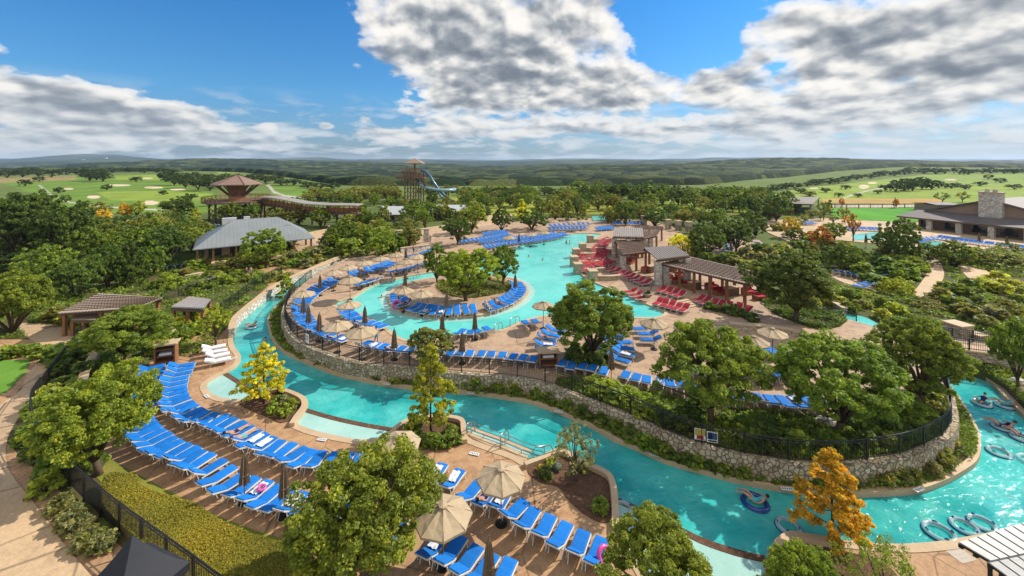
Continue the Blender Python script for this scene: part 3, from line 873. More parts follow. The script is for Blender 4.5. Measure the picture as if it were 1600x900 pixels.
# ------------------------------------------------------------------ trees and shrubs
def leaf_cloud(rng, centers, radii, per, leaf, flat=0.75, up=0.35, tints=None):
    """small quads scattered in clumps; tint differs by clump and by leaf"""
    k = len(centers)
    n = k * per
    ci = np.repeat(np.arange(k), per)
    d = rng.normal(size=(n, 3)); d /= np.linalg.norm(d, axis=1, keepdims=True)
    r = rng.uniform(0.25, 1.0, n) ** 0.55
    p = centers[ci] + d * (r * radii[ci])[:, None] * np.array([1, 1, flat])
    nrm = d * 0.55 + rng.normal(size=(n, 3)) * 0.65 + np.array([0, 0, up])
    nrm /= np.linalg.norm(nrm, axis=1, keepdims=True)
    t = np.cross(nrm, rng.normal(size=(n, 3))); t /= np.linalg.norm(t, axis=1, keepdims=True) + 1e-9
    b = np.cross(nrm, t)
    s = leaf * rng.uniform(0.55, 1.25, n)
    a, c = t * s[:, None], b * (s * rng.uniform(0.45, 0.8, n))[:, None]
    droop = -np.array([0, 0, 1.0]) * (s * 0.25)[:, None]
    v = np.stack([p - a * 0.9 + droop, p - c, p + a + droop * 0.6, p + c], 1).reshape(-1, 3)
    q = np.arange(n * 4).reshape(n, 4)
    base = (tints if tints is not None else rng.uniform(0.2, 0.75, k))[ci]
    tint = np.clip(base + rng.normal(0, 0.20, n), 0, 1)
    return v, q, np.repeat(tint, 4)

def crown_centers(rng, kind, k):
    """clump centres in a unit crown: x, y in -.5...5, z 0..1"""
    pts, rad = [], []
    if kind == 'cone':
        boughs = []
        for i in range(46):
            z = (i + rng.uniform(0, 1)) / 46
            z = z ** 1.1
            a = i * 2.4 + rng.uniform(-0.5, 0.5)
            boughs.append((z, a, (0.50 * (1 - z) ** 0.72 + 0.02) * rng.uniform(0.72, 1.12) * min(1.0, 0.62 + z * 3.2)))
        while len(pts) < k:
            z, a, ln = boughs[rng.integers(len(boughs))]
            t = rng.uniform(0.15, 1.0) ** 0.7
            aa = a + rng.normal(0, 0.16) * (1.1 - t * .4)
            pts.append((ln * t * math.cos(aa), ln * t * math.sin(aa), min(0.99, 0.02 + z * 0.97 + 0.035 * t - 0.03 * t * t + rng.normal(0, 0.010)))); rad.append(rng.uniform(0.022, 0.048))
    elif kind == 'shrub':
        while len(pts) < k:
            d = rng.normal(size=3); d /= np.linalg.norm(d); d[2] = abs(d[2])
            q = rng.uniform(0.35, 1) ** 0.5
            pts.append((d[0] * 0.40 * q, d[1] * 0.40 * q, 0.12 + d[2] * 0.70 * q)); rad.append(rng.uniform(0.09, 0.16))
    else:
        # an uneven ball: bulging limbs, hollows between them, sprigs that stick out
        nb = 16
        bd = rng.normal(size=(nb, 3)); bd /= np.linalg.norm(bd, axis=1, keepdims=True)
        ba = rng.uniform(-0.50, 0.40, nb); bw = rng.uniform(6, 18, nb)
        ax, az_ = (0.47, 0.42) if kind == 'round' else (0.50, 0.40)
        cz = 0.50 if kind == 'round' else 0.52
        while len(pts) < k:
            d = rng.normal(size=3); d /= np.linalg.norm(d)
            if d[2] < -0.6 and rng.random() < 0.7: continue
            R = 0.88 + float((ba * np.exp(bw * (bd @ d - 1))).sum())
            R = min(max(R, 0.36), 1.2)
            q = rng.uniform(0.25, 1.0) ** 0.42
            if rng.random() < 0.12: q *= rng.uniform(1.0, 1.12)
            p = d * R * q
            droop = 0.10 * (p[0] ** 2 + p[1] ** 2) if kind != 'round' else 0.03
            z = cz + p[2] * az_ * 1.15 - droop
            if z < 0.0: continue
            pts.append((p[0] * ax, p[1] * ax, min(z, 1.0))); rad.append(rng.uniform(0.024, 0.060))
    return np.array(pts), np.array(rad)

def make_proto(seed, kind, k, per, leaf, trunk_h, tilt=0.0):
    """meshes of one tree, one metre tall and one metre across"""
    rng = np.random.default_rng(seed)
    c, r = crown_centers(rng, kind, k)
    c = c.copy()
    lo = trunk_h
    c[:, 2] = lo + c[:, 2] * (1 - lo)
    sq = np.array([1, 1, 1 - lo])
    v, q, t = leaf_cloud(rng, c, r, per, leaf, 0.7 if kind != 'cone' else 0.55, 0.35)
    crown = np_mesh('crown', v, q, M['leaf'], t)
    mb = MB()
    if kind == 'shrub':
        for i in range(5):
            a = 6.283 * i / 5
            mb.tube([(0, 0, 0), (0.15 * math.cos(a), 0.15 * math.sin(a), 0.3), (0.25 * math.cos(a), 0.25 * math.sin(a), 0.6)], [0.02, 0.015, 0.006], 5)
    elif kind == 'cone':
        mb.tube([(0, 0, -0.01), (0.005, 0, 0.3), (-0.004, 0, 0.65), (0, 0, 0.96)], [0.020, 0.015, 0.009, 0.003], 7)
        for i in range(14):
            z = lo + (0.9 - lo) * i / 14; a = i * 2.4
            rr = 0.40 * (1 - (z - lo) / (1 - lo)) ** 0.8
            mb.tube([(0, 0, z), (rr * math.cos(a), rr * math.sin(a), z + 0.03)], [0.006, 0.002], 4)
    else:
        fork = lo * 0.75
        lean = rng.uniform(-0.03, 0.03, 2)
        mb.tube([(0, 0, -0.02), (lean[0] * 0.5, lean[1] * 0.5, fork * 0.5), (lean[0], lean[1], fork)], [0.036, 0.027, 0.024], 8)
        pick = rng.choice(len(c), min(14, len(c)), replace=False)
        for j, i in enumerate(pick):
            e = c[i]
            mid = np.array([lean[0] + (e[0] - lean[0]) * 0.45, lean[1] + (e[1] - lean[1]) * 0.45, fork + (e[2] - fork) * 0.55])
            mb.tube([(lean[0], lean[1], fork * 0.9), mid, e], [0.016, 0.010, 0.003], 5)
    return crown, mb.mesh('trunk', M['bark'], True)

PROTO = {}
def proto(key):
    if key not in PROTO:
        kind, lod, s = key
        spec = {('oak', 0): ('broad', 460, 140, 0.0115, 0.20), ('oak', 1): ('broad', 270, 48, 0.021, 0.20), ('oak', 2): ('broad', 150, 18, 0.040, 0.10), ('oak', 3): ('broad', 90, 12, 0.065, 0.03),
                ('round', 0): ('round', 430, 135, 0.0120, 0.20), ('round', 1): ('round', 260, 46, 0.022, 0.19), ('round', 2): ('round', 150, 18, 0.041, 0.12), ('round', 3): ('round', 90, 12, 0.07, 0.04),
                ('wispy', 0): ('round', 240, 26, 0.011, 0.28), ('wispy', 1): ('round', 170, 18, 0.020, 0.26), ('wispy', 2): ('round', 80, 10, 0.042, 0.28), ('wispy', 3): ('round', 44, 9, 0.06, 0.28),
                ('cone', 0): ('cone', 520, 52, 0.015, 0.17), ('cone', 1): ('cone', 420, 44, 0.019, 0.17), ('cone', 2): ('cone', 140, 26, 0.042, 0.12), ('cone', 3): ('cone', 60, 16, 0.07, 0.08),
                ('shrub', 0): ('shrub', 90, 90, 0.036, 0.0), ('shrub', 1): ('shrub', 60, 44, 0.06, 0.0), ('shrub', 2): ('shrub', 36, 20, 0.10, 0.0), ('shrub', 3): ('shrub', 20, 12, 0.15, 0.0)}[(kind, lod)]
        PROTO[key] = make_proto(100 * lod + 17 * s + len(kind), *spec)
    return PROTO[key]

HUES = {'dark': (0.108, 0.158, 0.032), 'green': (0.170, 0.232, 0.036), 'bright': (0.238, 0.298, 0.040), 'olive': (0.235, 0.242, 0.062), 'sage': (0.220, 0.225, 0.095),
        'lime': (0.35, 0.38, 0.045), 'yellow': (0.60, 0.60, 0.045), 'orange': (0.62, 0.41, 0.042), 'russet': (0.42, 0.20, 0.045), 'ochre': (0.50, 0.36, 0.055), 'deep': (0.062, 0.098, 0.027)}
N_TREES = 0
def tree(px, py, top, wpx, kind, hue, label, name='broadleaf_tree', group=None, z=None, cat=None, base_lift=0.0):
    """px, py where it meets the ground in the photo; top = row of its highest leaf; wpx = crown width there"""
    global N_TREES
    N_TREES += 1
    P = GT(px, py) if z is None else G(px, py, z)
    sc = F / P.y
    h = max(HC - (top - HORIZON) / sc - P.z, 0.4)
    wd = wpx / sc * (0.98 if kind in ('oak', 'round') else 1.12)
    # looking down on a broad crown its far side stands above the top: take that off
    if kind in ('oak', 'round') and py > 420: h *= 0.93
    lod = 0 if wpx > 105 else 1 if wpx > 58 else 2 if wpx > 26 else 3
    cr, tr = proto((kind, lod, N_TREES % (2 if lod == 0 else 3)))
    o = thing(name, label, cat or ('shrub' if kind == 'shrub' else 'tree'), P, random.uniform(0, 6.28), group)
    hue = HUES[hue]
    j = random.uniform(0.86, 1.16)
    c = tuple(min(x * j * random.uniform(0.94, 1.06), 1) for x in hue)
    for nm, me in (('trunk', tr), ('crown', cr)):
        q = bpy.data.objects.new(nm if kind != 'shrub' else ('stems' if nm == 'trunk' else 'foliage'), me)
        q.scale = (wd, wd, h)
        q.color = (*c, 1)
        link(q, o)
        KIDS.setdefault(o.name, []).append(q)
    return o

# --- the large trees near the viewer
tree(572, 912, 690, 256, 'oak', 'bright', 'large bright green tree spreading over the nearest loungers and the tan parasol', 'willow_oak', z=ZD)
tree(1035, 985, 792, 205, 'round', 'bright', 'bright green tree at the lower edge beside the pale beach shelf', 'willow_oak', z=ZD)
tree(1258, 985, 836, 128, 'round', 'bright', 'leafy green tree below the orange cypress at the river corner', 'willow_oak', z=ZD)
tree(1385, 1000, 835, 120, 'wispy', 'green', 'thin green sapling crown over the orange deck by the striped roof', 'willow_oak', z=ZD)
tree(1300, 856, 703, 118, 'cone', 'orange', 'orange autumn bald cypress standing by the turquoise river bend', 'bald_cypress', z=ZD)
tree(412, 632, 537, 82, 'cone', 'yellow', 'yellow autumn cypress in the planter by the first beach shelf', 'bald_cypress', z=ZD)
tree(673, 676, 540, 86, 'cone', 'lime', 'yellow green cypress in the hedge planter across from the stone wall', 'bald_cypress', z=ZD)
tree(900, 752, 666, 74, 'wispy', 'sage', 'slender grey green sapling in the triangular mulch planter', 'sapling', z=ZD)
tree(155, 742, 566, 186, 'oak', 'bright', 'bright green tree over the upper end of the blue lounger row', 'red_oak', z=ZD)
tree(196, 566, 466, 134, 'oak', 'green', 'rounded green tree in front of the brown pergola roof', 'live_oak', z=ZD)
tree(337, 540, 474, 52, 'wispy', 'lime', 'pale yellow green little tree beside the white towelled loungers', 'small_tree', z=ZD)
tree(672, 566, 504, 86, 'round', 'olive', 'olive green bushy tree on the island wall row of loungers', 'olive_tree', z=ZP)
tree(922, 566, 432, 160, 'oak', 'green', 'wide green oak in the middle of the island deck', 'live_oak', z=ZP)
tree(1112, 664, 478, 184, 'round', 'green', 'tall round oak behind the clipped hedge on the stone wall', 'red_oak', z=ZP)
tree(1310, 684, 500, 214, 'round', 'green', 'largest oak over the eastern end of the walled island', 'red_oak', z=ZP)
tree(1440, 640, 476, 150, 'round', 'green', 'leafy oak between the largest oak and the stone bridge', 'red_oak', z=ZP)
tree(1592, 610, 490, 78, 'oak', 'green', 'dark green oak beside the stone bridge abutment', 'live_oak', z=0.7)
tree(1243, 502, 378, 150, 'round', 'dark', 'tall dark oak behind the end of the pergola roof', 'live_oak', z=ZP)
tree(728, 470, 377, 106, 'round', 'bright', 'tallest bright green tree on the round lounger island', 'cedar_elm', z=ZP)
tree(683, 442, 372, 58, 'round', 'green', 'green tree leaning over the back of the round lounger island', 'cedar_elm', z=ZP)
tree(786, 446, 372, 60, 'round', 'green', 'compact green tree beside the tallest one on the round island', 'cedar_elm', z=ZP)
# --- west side
W = [(18, 538, 400, 120, 'oak', 'bright', 'bright leaved tree beside the concrete promenade', 'red_oak'),
     (70, 470, 375, 92, 'oak', 'green', 'dense green tree above the bright promenade tree', 'live_oak'),
     (122, 478, 388, 78, 'oak', 'dark', 'dark green tree just above the brown pergola roof', 'live_oak'),
     (168, 462, 372, 66, 'oak', 'dark', 'dark tree between the pergola roof and the pointed conifer', 'live_oak'),
     (30, 412, 290, 118, 'oak', 'dark', 'big dark live oak against the golf course edge', 'live_oak'),
     (98, 420, 306, 92, 'oak', 'dark', 'dark live oak beside the big one by the golf course', 'live_oak'),
     (62, 400, 296, 84, 'oak', 'dark', 'dark live oak crown between the two largest ones', 'live_oak'),
     (142, 425, 345, 60, 'oak', 'green', 'green tree below the orange maple', 'live_oak'),
     (205, 458, 376, 52, 'cone', 'dark', 'pointed dark green conifer behind the brown pergola', 'juniper'),
     (236, 440, 372, 52, 'oak', 'green', 'green tree beside the pointed dark conifer', 'live_oak'),
     (262, 412, 352, 68, 'oak', 'dark', 'dark tree in front of the grey roofed pavilion wall', 'live_oak'),
     (222, 400, 350, 58, 'round', 'green', 'round green tree in front of the yellow crown', 'cedar_elm'),
     (206, 382, 342, 48, 'round', 'lime', 'yellow green crown in the middle of the western trees', 'cedar_elm'),
     (158, 345, 312, 46, 'round', 'olive', 'olive and yellow tree beside the orange maple', 'cedar_elm'),
     (196, 341, 316, 25, 'round', 'orange', 'orange autumn maple at the golf course edge', 'maple'),
     (214, 340, 312, 27, 'round', 'lime', 'yellow green tree just beyond the orange maple', 'cedar_elm'),
     (160, 348, 326, 26, 'round', 'ochre', 'ochre young tree below the olive crown', 'maple'),
     (281, 345, 304, 60, 'oak', 'dark', 'dark oak on the golf edge before the tower deck', 'live_oak'),
     (268, 350, 324, 36, 'round', 'olive', 'olive brown shrub tree under the dark golf edge oak', 'cedar_elm'),
     (305, 360, 326, 32, 'cone', 'lime', 'yellow green cone shaped tree near the tower', 'bald_cypress'),
     (355, 352, 312, 48, 'round', 'green', 'green tree below the hexagonal tower deck', 'cedar_elm'),
     (393, 350, 315, 32, 'round', 'green', 'small green tree at the foot of the hexagonal tower', 'cedar_elm'),
     (415, 424, 352, 74, 'round', 'bright', 'bright green tree in front of the grey hip roof', 'cedar_elm'),
     (366, 433, 397, 52, 'wispy', 'olive', 'pruned open tree on the terrace below the pavilion', 'crape_myrtle'),
     (447, 476, 430, 40, 'cone', 'lime', 'small yellow green cypress at the narrow river mouth', 'bald_cypress'),
     (102, 316, 304, 18, 'round', 'dark', 'lone round bush on the golf fairway', 'juniper'),
     (540, 386, 339, 54, 'oak', 'green', 'dark green oak beside the terracotta promenade', 'live_oak'),
     (597, 408, 352, 58, 'round', 'bright', 'bright green round tree behind the parasol row', 'cedar_elm'),
     (572, 360, 325, 44, 'round', 'green', 'green tree at the end of the curved walkway roof', 'cedar_elm'),
     (562, 345, 304, 26, 'round', 'green', 'little tree above the end of the curved walkway roof', 'cedar_elm'),
     (468, 352, 321, 46, 'round', 'olive', 'olive tree under the middle of the curved walkway roof', 'olive_tree'),
     (437, 352, 323, 40, 'round', 'olive', 'olive tree under the start of the curved walkway roof', 'olive_tree'),
     (502, 356, 322, 42, 'round', 'green', 'green tree under the far half of the curved walkway roof', 'olive_tree'),
     (645, 352, 312, 52, 'round', 'green', 'green tree between the white roofed huts', 'cedar_elm'),
     (637, 370, 339, 44, 'wispy', 'sage', 'sage coloured tree in front of the white roofed huts', 'olive_tree'),
     (600, 352, 318, 26, 'round', 'olive', 'olive tree at the corner of the largest white roof', 'olive_tree'),
     (608, 322, 305, 18, 'cone', 'green', 'narrow green cone tree left below the slide tower', 'juniper'),
     (630, 322, 307, 18, 'cone', 'green', 'narrow green cone tree at the foot of the slide tower', 'juniper'),
     (715, 386, 334, 60, 'oak', 'dark', 'dark oak behind the tallest island tree', 'live_oak'),
     (738, 366, 312, 58, 'round', 'bright', 'bright green tree hiding the third white roof', 'cedar_elm'),
     (783, 364, 320, 40, 'oak', 'dark', 'dark oak north of the pool behind the loungers', 'live_oak'),
     (664, 360, 322, 30, 'round', 'green', 'green tree beside the second white roof', 'cedar_elm'),
     (690, 344, 318, 26, 'round', 'olive', 'olive tree below the curling blue slide', 'olive_tree'),
     (747, 318, 293, 28, 'round', 'bright', 'bright tree on the meadow beyond the slide', 'cedar_elm'),
     (726, 316, 292, 24, 'wispy', 'olive', 'pale olive tree on the meadow next to the slide', 'olive_tree')]
for a in W:
    px, py, top, wpx, k, hue, lab, nm = a
    tree(px, py, top, wpx, k, hue, lab, nm)
# --- north and east side
E_ = [(832, 362, 326, 56, 'oak', 'dark', 'dark tree over the northern lounger deck', 'live_oak'),
      (815, 345, 312, 26, 'cone', 'yellow', 'yellow cypress behind the northern lounger deck', 'bald_cypress'),
      (866, 348, 306, 38, 'round', 'olive', 'olive tree right of the yellow cypress', 'cedar_elm'),
      (846, 345, 310, 30, 'round', 'green', 'green tree between the yellow cypress and the olive tree', 'cedar_elm'),
      (888, 346, 312, 32, 'cone', 'olive', 'olive green cone tree at the north end of the pool', 'bald_cypress'),
      (910, 345, 318, 24, 'cone', 'olive', 'smaller olive cone tree at the north end of the pool', 'bald_cypress'),
      (893, 316, 293, 44, 'round', 'bright', 'bright green tree alone on the yellow meadow', 'cedar_elm'),
      (955, 350, 320, 26, 'round', 'lime', 'lime green tree beyond the far small pool', 'cedar_elm'),
      (978, 355, 312, 40, 'round', 'dark', 'dark round tree behind the tan cabana roof', 'live_oak'),
      (1024, 356, 322, 52, 'oak', 'dark', 'dark oak behind the far dark pergola', 'live_oak'),
      (1006, 348, 320, 26, 'round', 'dark', 'small dark tree beside the far pergola oak', 'live_oak'),
      (1066, 352, 326, 40, 'round', 'olive', 'olive tree by the stone pillars north of the cabanas', 'olive_tree'),
      (1092, 352, 322, 30, 'round', 'olive', 'brownish olive tree north of the stone pillars', 'olive_tree'),
      (1117, 358, 324, 40, 'round', 'green', 'green tree above the gnarled oak court', 'cedar_elm'),
      (1150, 398, 334, 72, 'oak', 'dark', 'gnarled live oak over the small lounger court', 'live_oak'),
      (1104, 408, 346, 64, 'oak', 'dark', 'dark oak behind the yellow shrub and metal roof', 'live_oak'),
      (1125, 392, 350, 44, 'oak', 'dark', 'dark oak between the gnarled oak and the yellow shrub', 'live_oak'),
      (1066, 402, 361, 44, 'round', 'yellow', 'yellow flowering shrub tree behind the metal cabana roof', 'esperanza'),
      (1085, 408, 378, 30, 'round', 'lime', 'yellow green bush beside the yellow flowering tree', 'esperanza'),
      (1180, 372, 330, 46, 'oak', 'dark', 'spreading dark oak east of the small lounger court', 'live_oak'),
      (1213, 347, 302, 56, 'oak', 'dark', 'dark oak beside the small open shelter', 'live_oak'),
      (1237, 372, 336, 34, 'round', 'ochre', 'yellowing tree in front of the small open shelter', 'maple'),
      (1285, 392, 350, 44, 'round', 'russet', 'russet autumn tree on the eastern walk', 'maple'),
      (1287, 345, 312, 22, 'wispy', 'green', 'thin green tree beside the small open shelter', 'sapling'),
      (1320, 350, 320, 24, 'wispy', 'sage', 'thin sage tree by the bright lawn', 'sapling'),
      (1333, 378, 331, 28, 'wispy', 'russet', 'nearly bare tree by the little white pool', 'sapling'),
      (1305, 376, 345, 40, 'round', 'green', 'green tree between the russet one and the lawn', 'cedar_elm'),
      (1322, 436, 374, 66, 'oak', 'green', 'dark green oak shading the eastern blue loungers', 'live_oak'),
      (1406, 418, 340, 60, 'round', 'dark', 'tall dark tree in front of the lodge eaves', 'live_oak'),
      (1380, 395, 360, 36, 'round', 'dark', 'dark tree behind the tall one by the lodge', 'live_oak'),
      (1490, 428, 370, 66, 'oak', 'green', 'green layered tree before the lodge terrace', 'live_oak'),
      (1565, 432, 386, 76, 'wispy', 'olive', 'grey olive tree at the garden walk below the lodge', 'olive_tree'),
      (1595, 430, 390, 40, 'round', 'olive', 'olive shrub tree at the end of the lodge terrace', 'olive_tree'),
      (1398, 476, 424, 58, 'round', 'lime', 'yellow green tree by the curving garden walk', 'cedar_elm'),
      (1472, 317, 300, 20, 'wispy', 'green', 'thin tree against the fairway behind the lodge roof', 'sapling'),
      (1504, 316, 298, 18, 'wispy', 'olive', 'thin olive tree against the fairway near the chimney', 'sapling'),
      (1297, 335, 312, 14, 'cone', 'dark', 'narrow dark conifer beside the straw field fence', 'juniper'),
      (1315, 322, 309, 9, 'round', 'russet', 'small russet tree by the straw field fence', 'maple'),
      (1400, 325, 308, 10, 'round', 'russet', 'small russet tree in the straw coloured field', 'maple'),
      (1455, 505, 464, 66, 'round', 'olive', 'olive rounded tree above the bridge', 'olive_tree'),
      (1420, 495, 462, 44, 'round', 'bright', 'bright green tree by the garden stream', 'cedar_elm'),
      (1360, 488, 452, 48, 'wispy', 'lime', 'lime coloured open tree by the garden stream', 'crape_myrtle'),
      (1530, 425, 400, 40, 'wispy', 'green', 'open green tree between the two garden walks', 'sapling'),
      (1575, 515, 462, 56, 'round', 'olive', 'olive tree on the slope above the bridge', 'olive_tree')]
for px, py, top, wpx, k, hue, lab, nm in E_:
    tree(px, py, top, wpx, k, hue, lab, nm)
# --- oaks along the golf course, seen as a line of single crowns
g1 = 'oaks in a line between the resort and the golf meadow'
for px, py, top, wpx in [(962, 318, 283, 62), (1022, 318, 282, 54), (1060, 320, 288, 50), (1083, 328, 294, 40), (1110, 322, 290, 46), (1143, 325, 290, 50), (1170, 326, 292, 42), (1195, 322, 296, 34),
                         (936, 312, 282, 34), (906, 306, 280, 42), (985, 312, 286, 36), (1040, 312, 286, 36), (1000, 316, 290, 36), (1126, 316, 288, 40), (1183, 336, 306, 36), (1205, 330, 300, 34), (918, 318, 300, 26)]:
    tree(px, py, top, wpx, 'oak', 'dark' if px % 3 else 'green', 'dark live oak in the line along the golf meadow', 'live_oak', g1)
g2 = 'trees at the far edge of the resort'
for i in range(46):
    px = 805 + i * 8.7 + random.uniform(-5, 5)
    b = 306 + random.uniform(-3, 3)
    tree(px, b, b - random.uniform(12, 18), random.uniform(18, 30), 'oak', random.choice(['dark', 'dark', 'green']), 'dark tree on the wood edge beyond the meadow', 'live_oak', g2)
for i in range(24):
    px = 660 + i * 6.6 + random.uniform(-4, 4)
    b = 302 + random.uniform(-2, 3)
    tree(px, b, b - random.uniform(8, 13), random.uniform(14, 24), 'round', random.choice(['dark', 'olive', 'green']), 'dark tree on the wood edge beyond the meadow', 'live_oak', g2)
g3 = 'grove of pale olive trees below the slide tower'
for i in range(26):
    px = 548 + random.uniform(0, 86); b = 304 + random.uniform(0, 12)
    tree(px, b, b - random.uniform(15, 22), random.uniform(20, 30), 'round', 'olive', 'pale olive tree in the grove beside the slide tower', 'olive_tree', g3)
for i in range(20):
    px = 478 + random.uniform(0, 80); b = 306 + random.uniform(0, 12)
    tree(px, b, b - random.uniform(12, 17), random.uniform(18, 28), 'round', random.choice(['olive', 'green']), 'pale olive tree in the grove beside the slide tower', 'olive_tree', g3)
g4 = 'dark oaks bordering the western fairway'
for px, b, h, wd in [(10, 278, 14, 34), (35, 277, 15, 30), (60, 276, 13, 30), (82, 277, 14, 26), (20, 272, 10, 26), (105, 273, 12, 26), (50, 270, 10, 28), (140, 283, 20, 28), (160, 284, 19, 30), (150, 282, 20, 26), (126, 276, 15, 22), (115, 268, 9, 26), (135, 267, 9, 26), (175, 270, 9, 26), (200, 269, 9, 28), (225, 270, 9, 26), (245, 270, 9, 24), (265, 272, 10, 26),
                     (258, 284, 18, 26), (272, 290, 22, 30), (290, 294, 22, 30), (310, 297, 22, 32), (328, 298, 22, 30), (345, 294, 20, 28), (285, 284, 16, 30), (305, 284, 16, 30), (325, 285, 15, 30), (350, 284, 14, 30), (370, 284, 13, 28), (390, 285, 14, 28), (415, 287, 14, 28), (400, 280, 10, 30), (440, 290, 12, 28), (460, 290, 12, 26), (480, 294, 12, 26), (500, 296, 12, 28), (520, 296, 12, 28), (430, 282, 9, 28)]:
    tree(px, b, b - h, wd, 'oak', 'deep', 'dark oak in the belt along the western fairway', 'live_oak', g4)
g5 = 'oaks in the clump on the eastern fairway'
for px, b, h, wd in [(1384, 298, 12, 22), (1398, 300, 16, 26), (1412, 299, 18, 26), (1426, 298, 20, 28), (1440, 296, 20, 28), (1455, 296, 18, 26), (1466, 294, 14, 18), (1418, 293, 16, 26), (1435, 290, 15, 26), (1402, 293, 14, 24)]:
    tree(px, b, b - h, wd, 'oak', 'deep', 'dark oak in the clump on the eastern fairway', 'live_oak', g5)
for px, b, h, wd in [(1476, 294, 9, 14), (1486, 295, 10, 16), (1496, 293, 9, 12)]:
    tree(px, b, b - h, wd, 'oak', 'deep', 'small oak standing just outside the fairway clump', 'live_oak', 'small oaks outside the fairway clump')
tree(1311, 308, 300, 15, 'oak', 'dark', 'lone bush on the fairway above the straw field', 'juniper')
tree(1341, 308, 301, 13, 'oak', 'dark', 'lower lone bush beside the fairway cart path', 'juniper')
tree(1265, 307, 298, 24, 'round', 'olive', 'olive scrub at the fairway edge behind the shelter', 'olive_tree')
g6 = 'dark trees on the wood edge behind the eastern fairway'
for i in range(30):
    px = 1200 + i * 14 + random.uniform(-6, 6)
    b = (300 - (px - 1200) * 0.13) if px < 1420 else 272
    tree(px, b + random.uniform(-2, 1), b - random.uniform(8, 13), random.uniform(18, 28), 'oak', 'deep', 'dark tree on the wood edge behind the fairway', 'live_oak', g6)
# --- filler shrubs and beds
def shrubs(spots, hue, label, group, name='shrub', z=None, w=(14, 22), tall=0.8, kind='shrub'):
    for px, py in spots:
        wd = random.uniform(*w)
        tree(px + random.uniform(-2, 2), py, py - wd * tall, wd, kind, random.choice(hue) if isinstance(hue, (list, tuple)) else hue, label, name, group, z)
shrubs([(1165, 690), (1185, 700), (1205, 690), (1225, 698), (1250, 700), (1275, 702), (1300, 704), (1330, 700), (1355, 700), (1380, 695), (1405, 688), (1430, 676), (1450, 660), (1175, 680), (1230, 680), (1265, 685), (1350, 685), (1395, 672), (1425, 655), (1140, 668), (1155, 676), (1290, 690), (1320, 690)],
       ['dark', 'green'], 'leafy shrub behind the iron fence on the island wall', 'shrubs inside the island wall', z=ZP, w=(34, 48))
shrubs([(1435, 640), (1455, 630), (1465, 648), (1430, 615), (1450, 605)], ['green', 'olive'], 'low shrub at the tip of the island by the bridge', 'shrubs at the island tip', z=ZP, w=(26, 36))
shrubs([(1010, 700), (1030, 708), (1050, 716), (1075, 724), (1100, 728), (1125, 735), (1150, 738), (1175, 742), (1200, 746), (1225, 752), (1250, 754), (1275, 758), (1190, 734), (1220, 740), (1160, 728), (1250, 742), (1100, 718), (990, 690)],
       ['dark', 'green'], 'green shrub on the bank below the stone wall', 'shrubs on the river bank', z=ZB, w=(24, 34))
shrubs([(720, 606), (745, 609), (780, 612), (805, 616), (840, 622), (862, 628), (890, 640), (915, 650), (940, 660), (965, 674), (985, 686), (1005, 694), (1020, 702), (1042, 712), (1066, 722), (1090, 729), (1112, 734), (1137, 740), (1162, 744), (1187, 748), (1212, 752), (1237, 754), (1262, 757), (1288, 758), (1305, 756), (1140, 722), (1170, 730), (1205, 738), (1235, 740), (1265, 745)],
       ['dark', 'green', 'green'], 'dense shrub planted against the foot of the stone wall', 'dense shrubs along the wall foot', z=ZB, w=(22, 32), tall=0.85)
shrubs([(1330, 757), (1355, 755), (1380, 756), (1405, 752), (1425, 748), (1340, 740), (1375, 742), (1410, 738), (1450, 738), (1470, 728), (1465, 715), (1490, 700)],
       ['sage', 'olive'], 'pale feathery shrub on the bank at the river bend', 'pale shrubs at the river bend', z=ZB, w=(24, 36))
shrubs([(432, 500), (440, 525), (458, 548), (475, 556), (500, 568), (530, 578), (560, 586), (590, 592), (620, 597), (700, 606), (760, 612), (830, 622), (870, 634), (900, 648), (940, 665), (445, 535)],
       ['dark', 'green', 'olive'], 'low tuft of greenery between wall and river kerb', 'tufts along the river kerb', z=ZB, w=(14, 24), tall=0.5)
HEDGE = [(925, 606), (940, 610), (955, 615), (970, 620), (985, 626), (1000, 632), (1015, 640), (1030, 650), (935, 618), (960, 628), (985, 638), (1005, 648), (1040, 662), (1060, 668), (1070, 652), (1085, 660), (1090, 645)]
shrubs(HEDGE[:12], 'bright', 'bright green clipped shrub of the hedge on the wall', 'clipped hedge shrubs on the wall', 'hedge_shrub', ZP, (34, 42), 0.62)
shrubs(HEDGE[12:], 'dark', 'dark shrub beyond the clipped hedge', 'dark shrubs by the clipped hedge', 'hedge_shrub', ZP, (34, 42), 0.7)
shrubs([(905, 572), (895, 565), (930, 570), (945, 562), (900, 552), (930, 550), (950, 552)], 'dark', 'dark undergrowth shrub around the island oak', 'shrubs under the island oak', z=ZP, w=(28, 38), tall=0.7)
shrubs([(640, 683), (655, 692), (670, 697), (685, 698), (700, 695), (712, 690), (645, 672), (705, 680)], 'green', 'rounded green shrub around the planter cypress', 'shrubs around the planter cypress', z=ZD, w=(24, 30), tall=0.8)
shrubs([(432, 634), (445, 638), (425, 645), (440, 650), (455, 640)], ['bright', 'sage'], 'spiky yucca tuft in the yellow cypress planter', 'yuccas in the planter', 'yucca', ZD, (22, 28), 0.9)
shrubs([(853, 744)], 'dark', 'dark round shrub in the triangular mulch planter', None, z=ZD, w=(26, 27))
shrubs([(860, 728)], 'lime', 'lime green grass tuft in the triangular mulch planter', None, 'grass_tuft', ZD, (18, 19))
shrubs([(846, 736)], 'ochre', 'straw coloured tuft at the tip of the mulch planter', None, 'grass_tuft', ZD, (14, 15))
shrubs([(936, 800)], 'green', 'leafy green shrub at the blunt end of the mulch planter', None, z=ZD, w=(30, 31))
shrubs([(910, 738)], 'olive', 'low olive tuft at the foot of the slender sapling', None, 'grass_tuft', ZD, (16, 17))
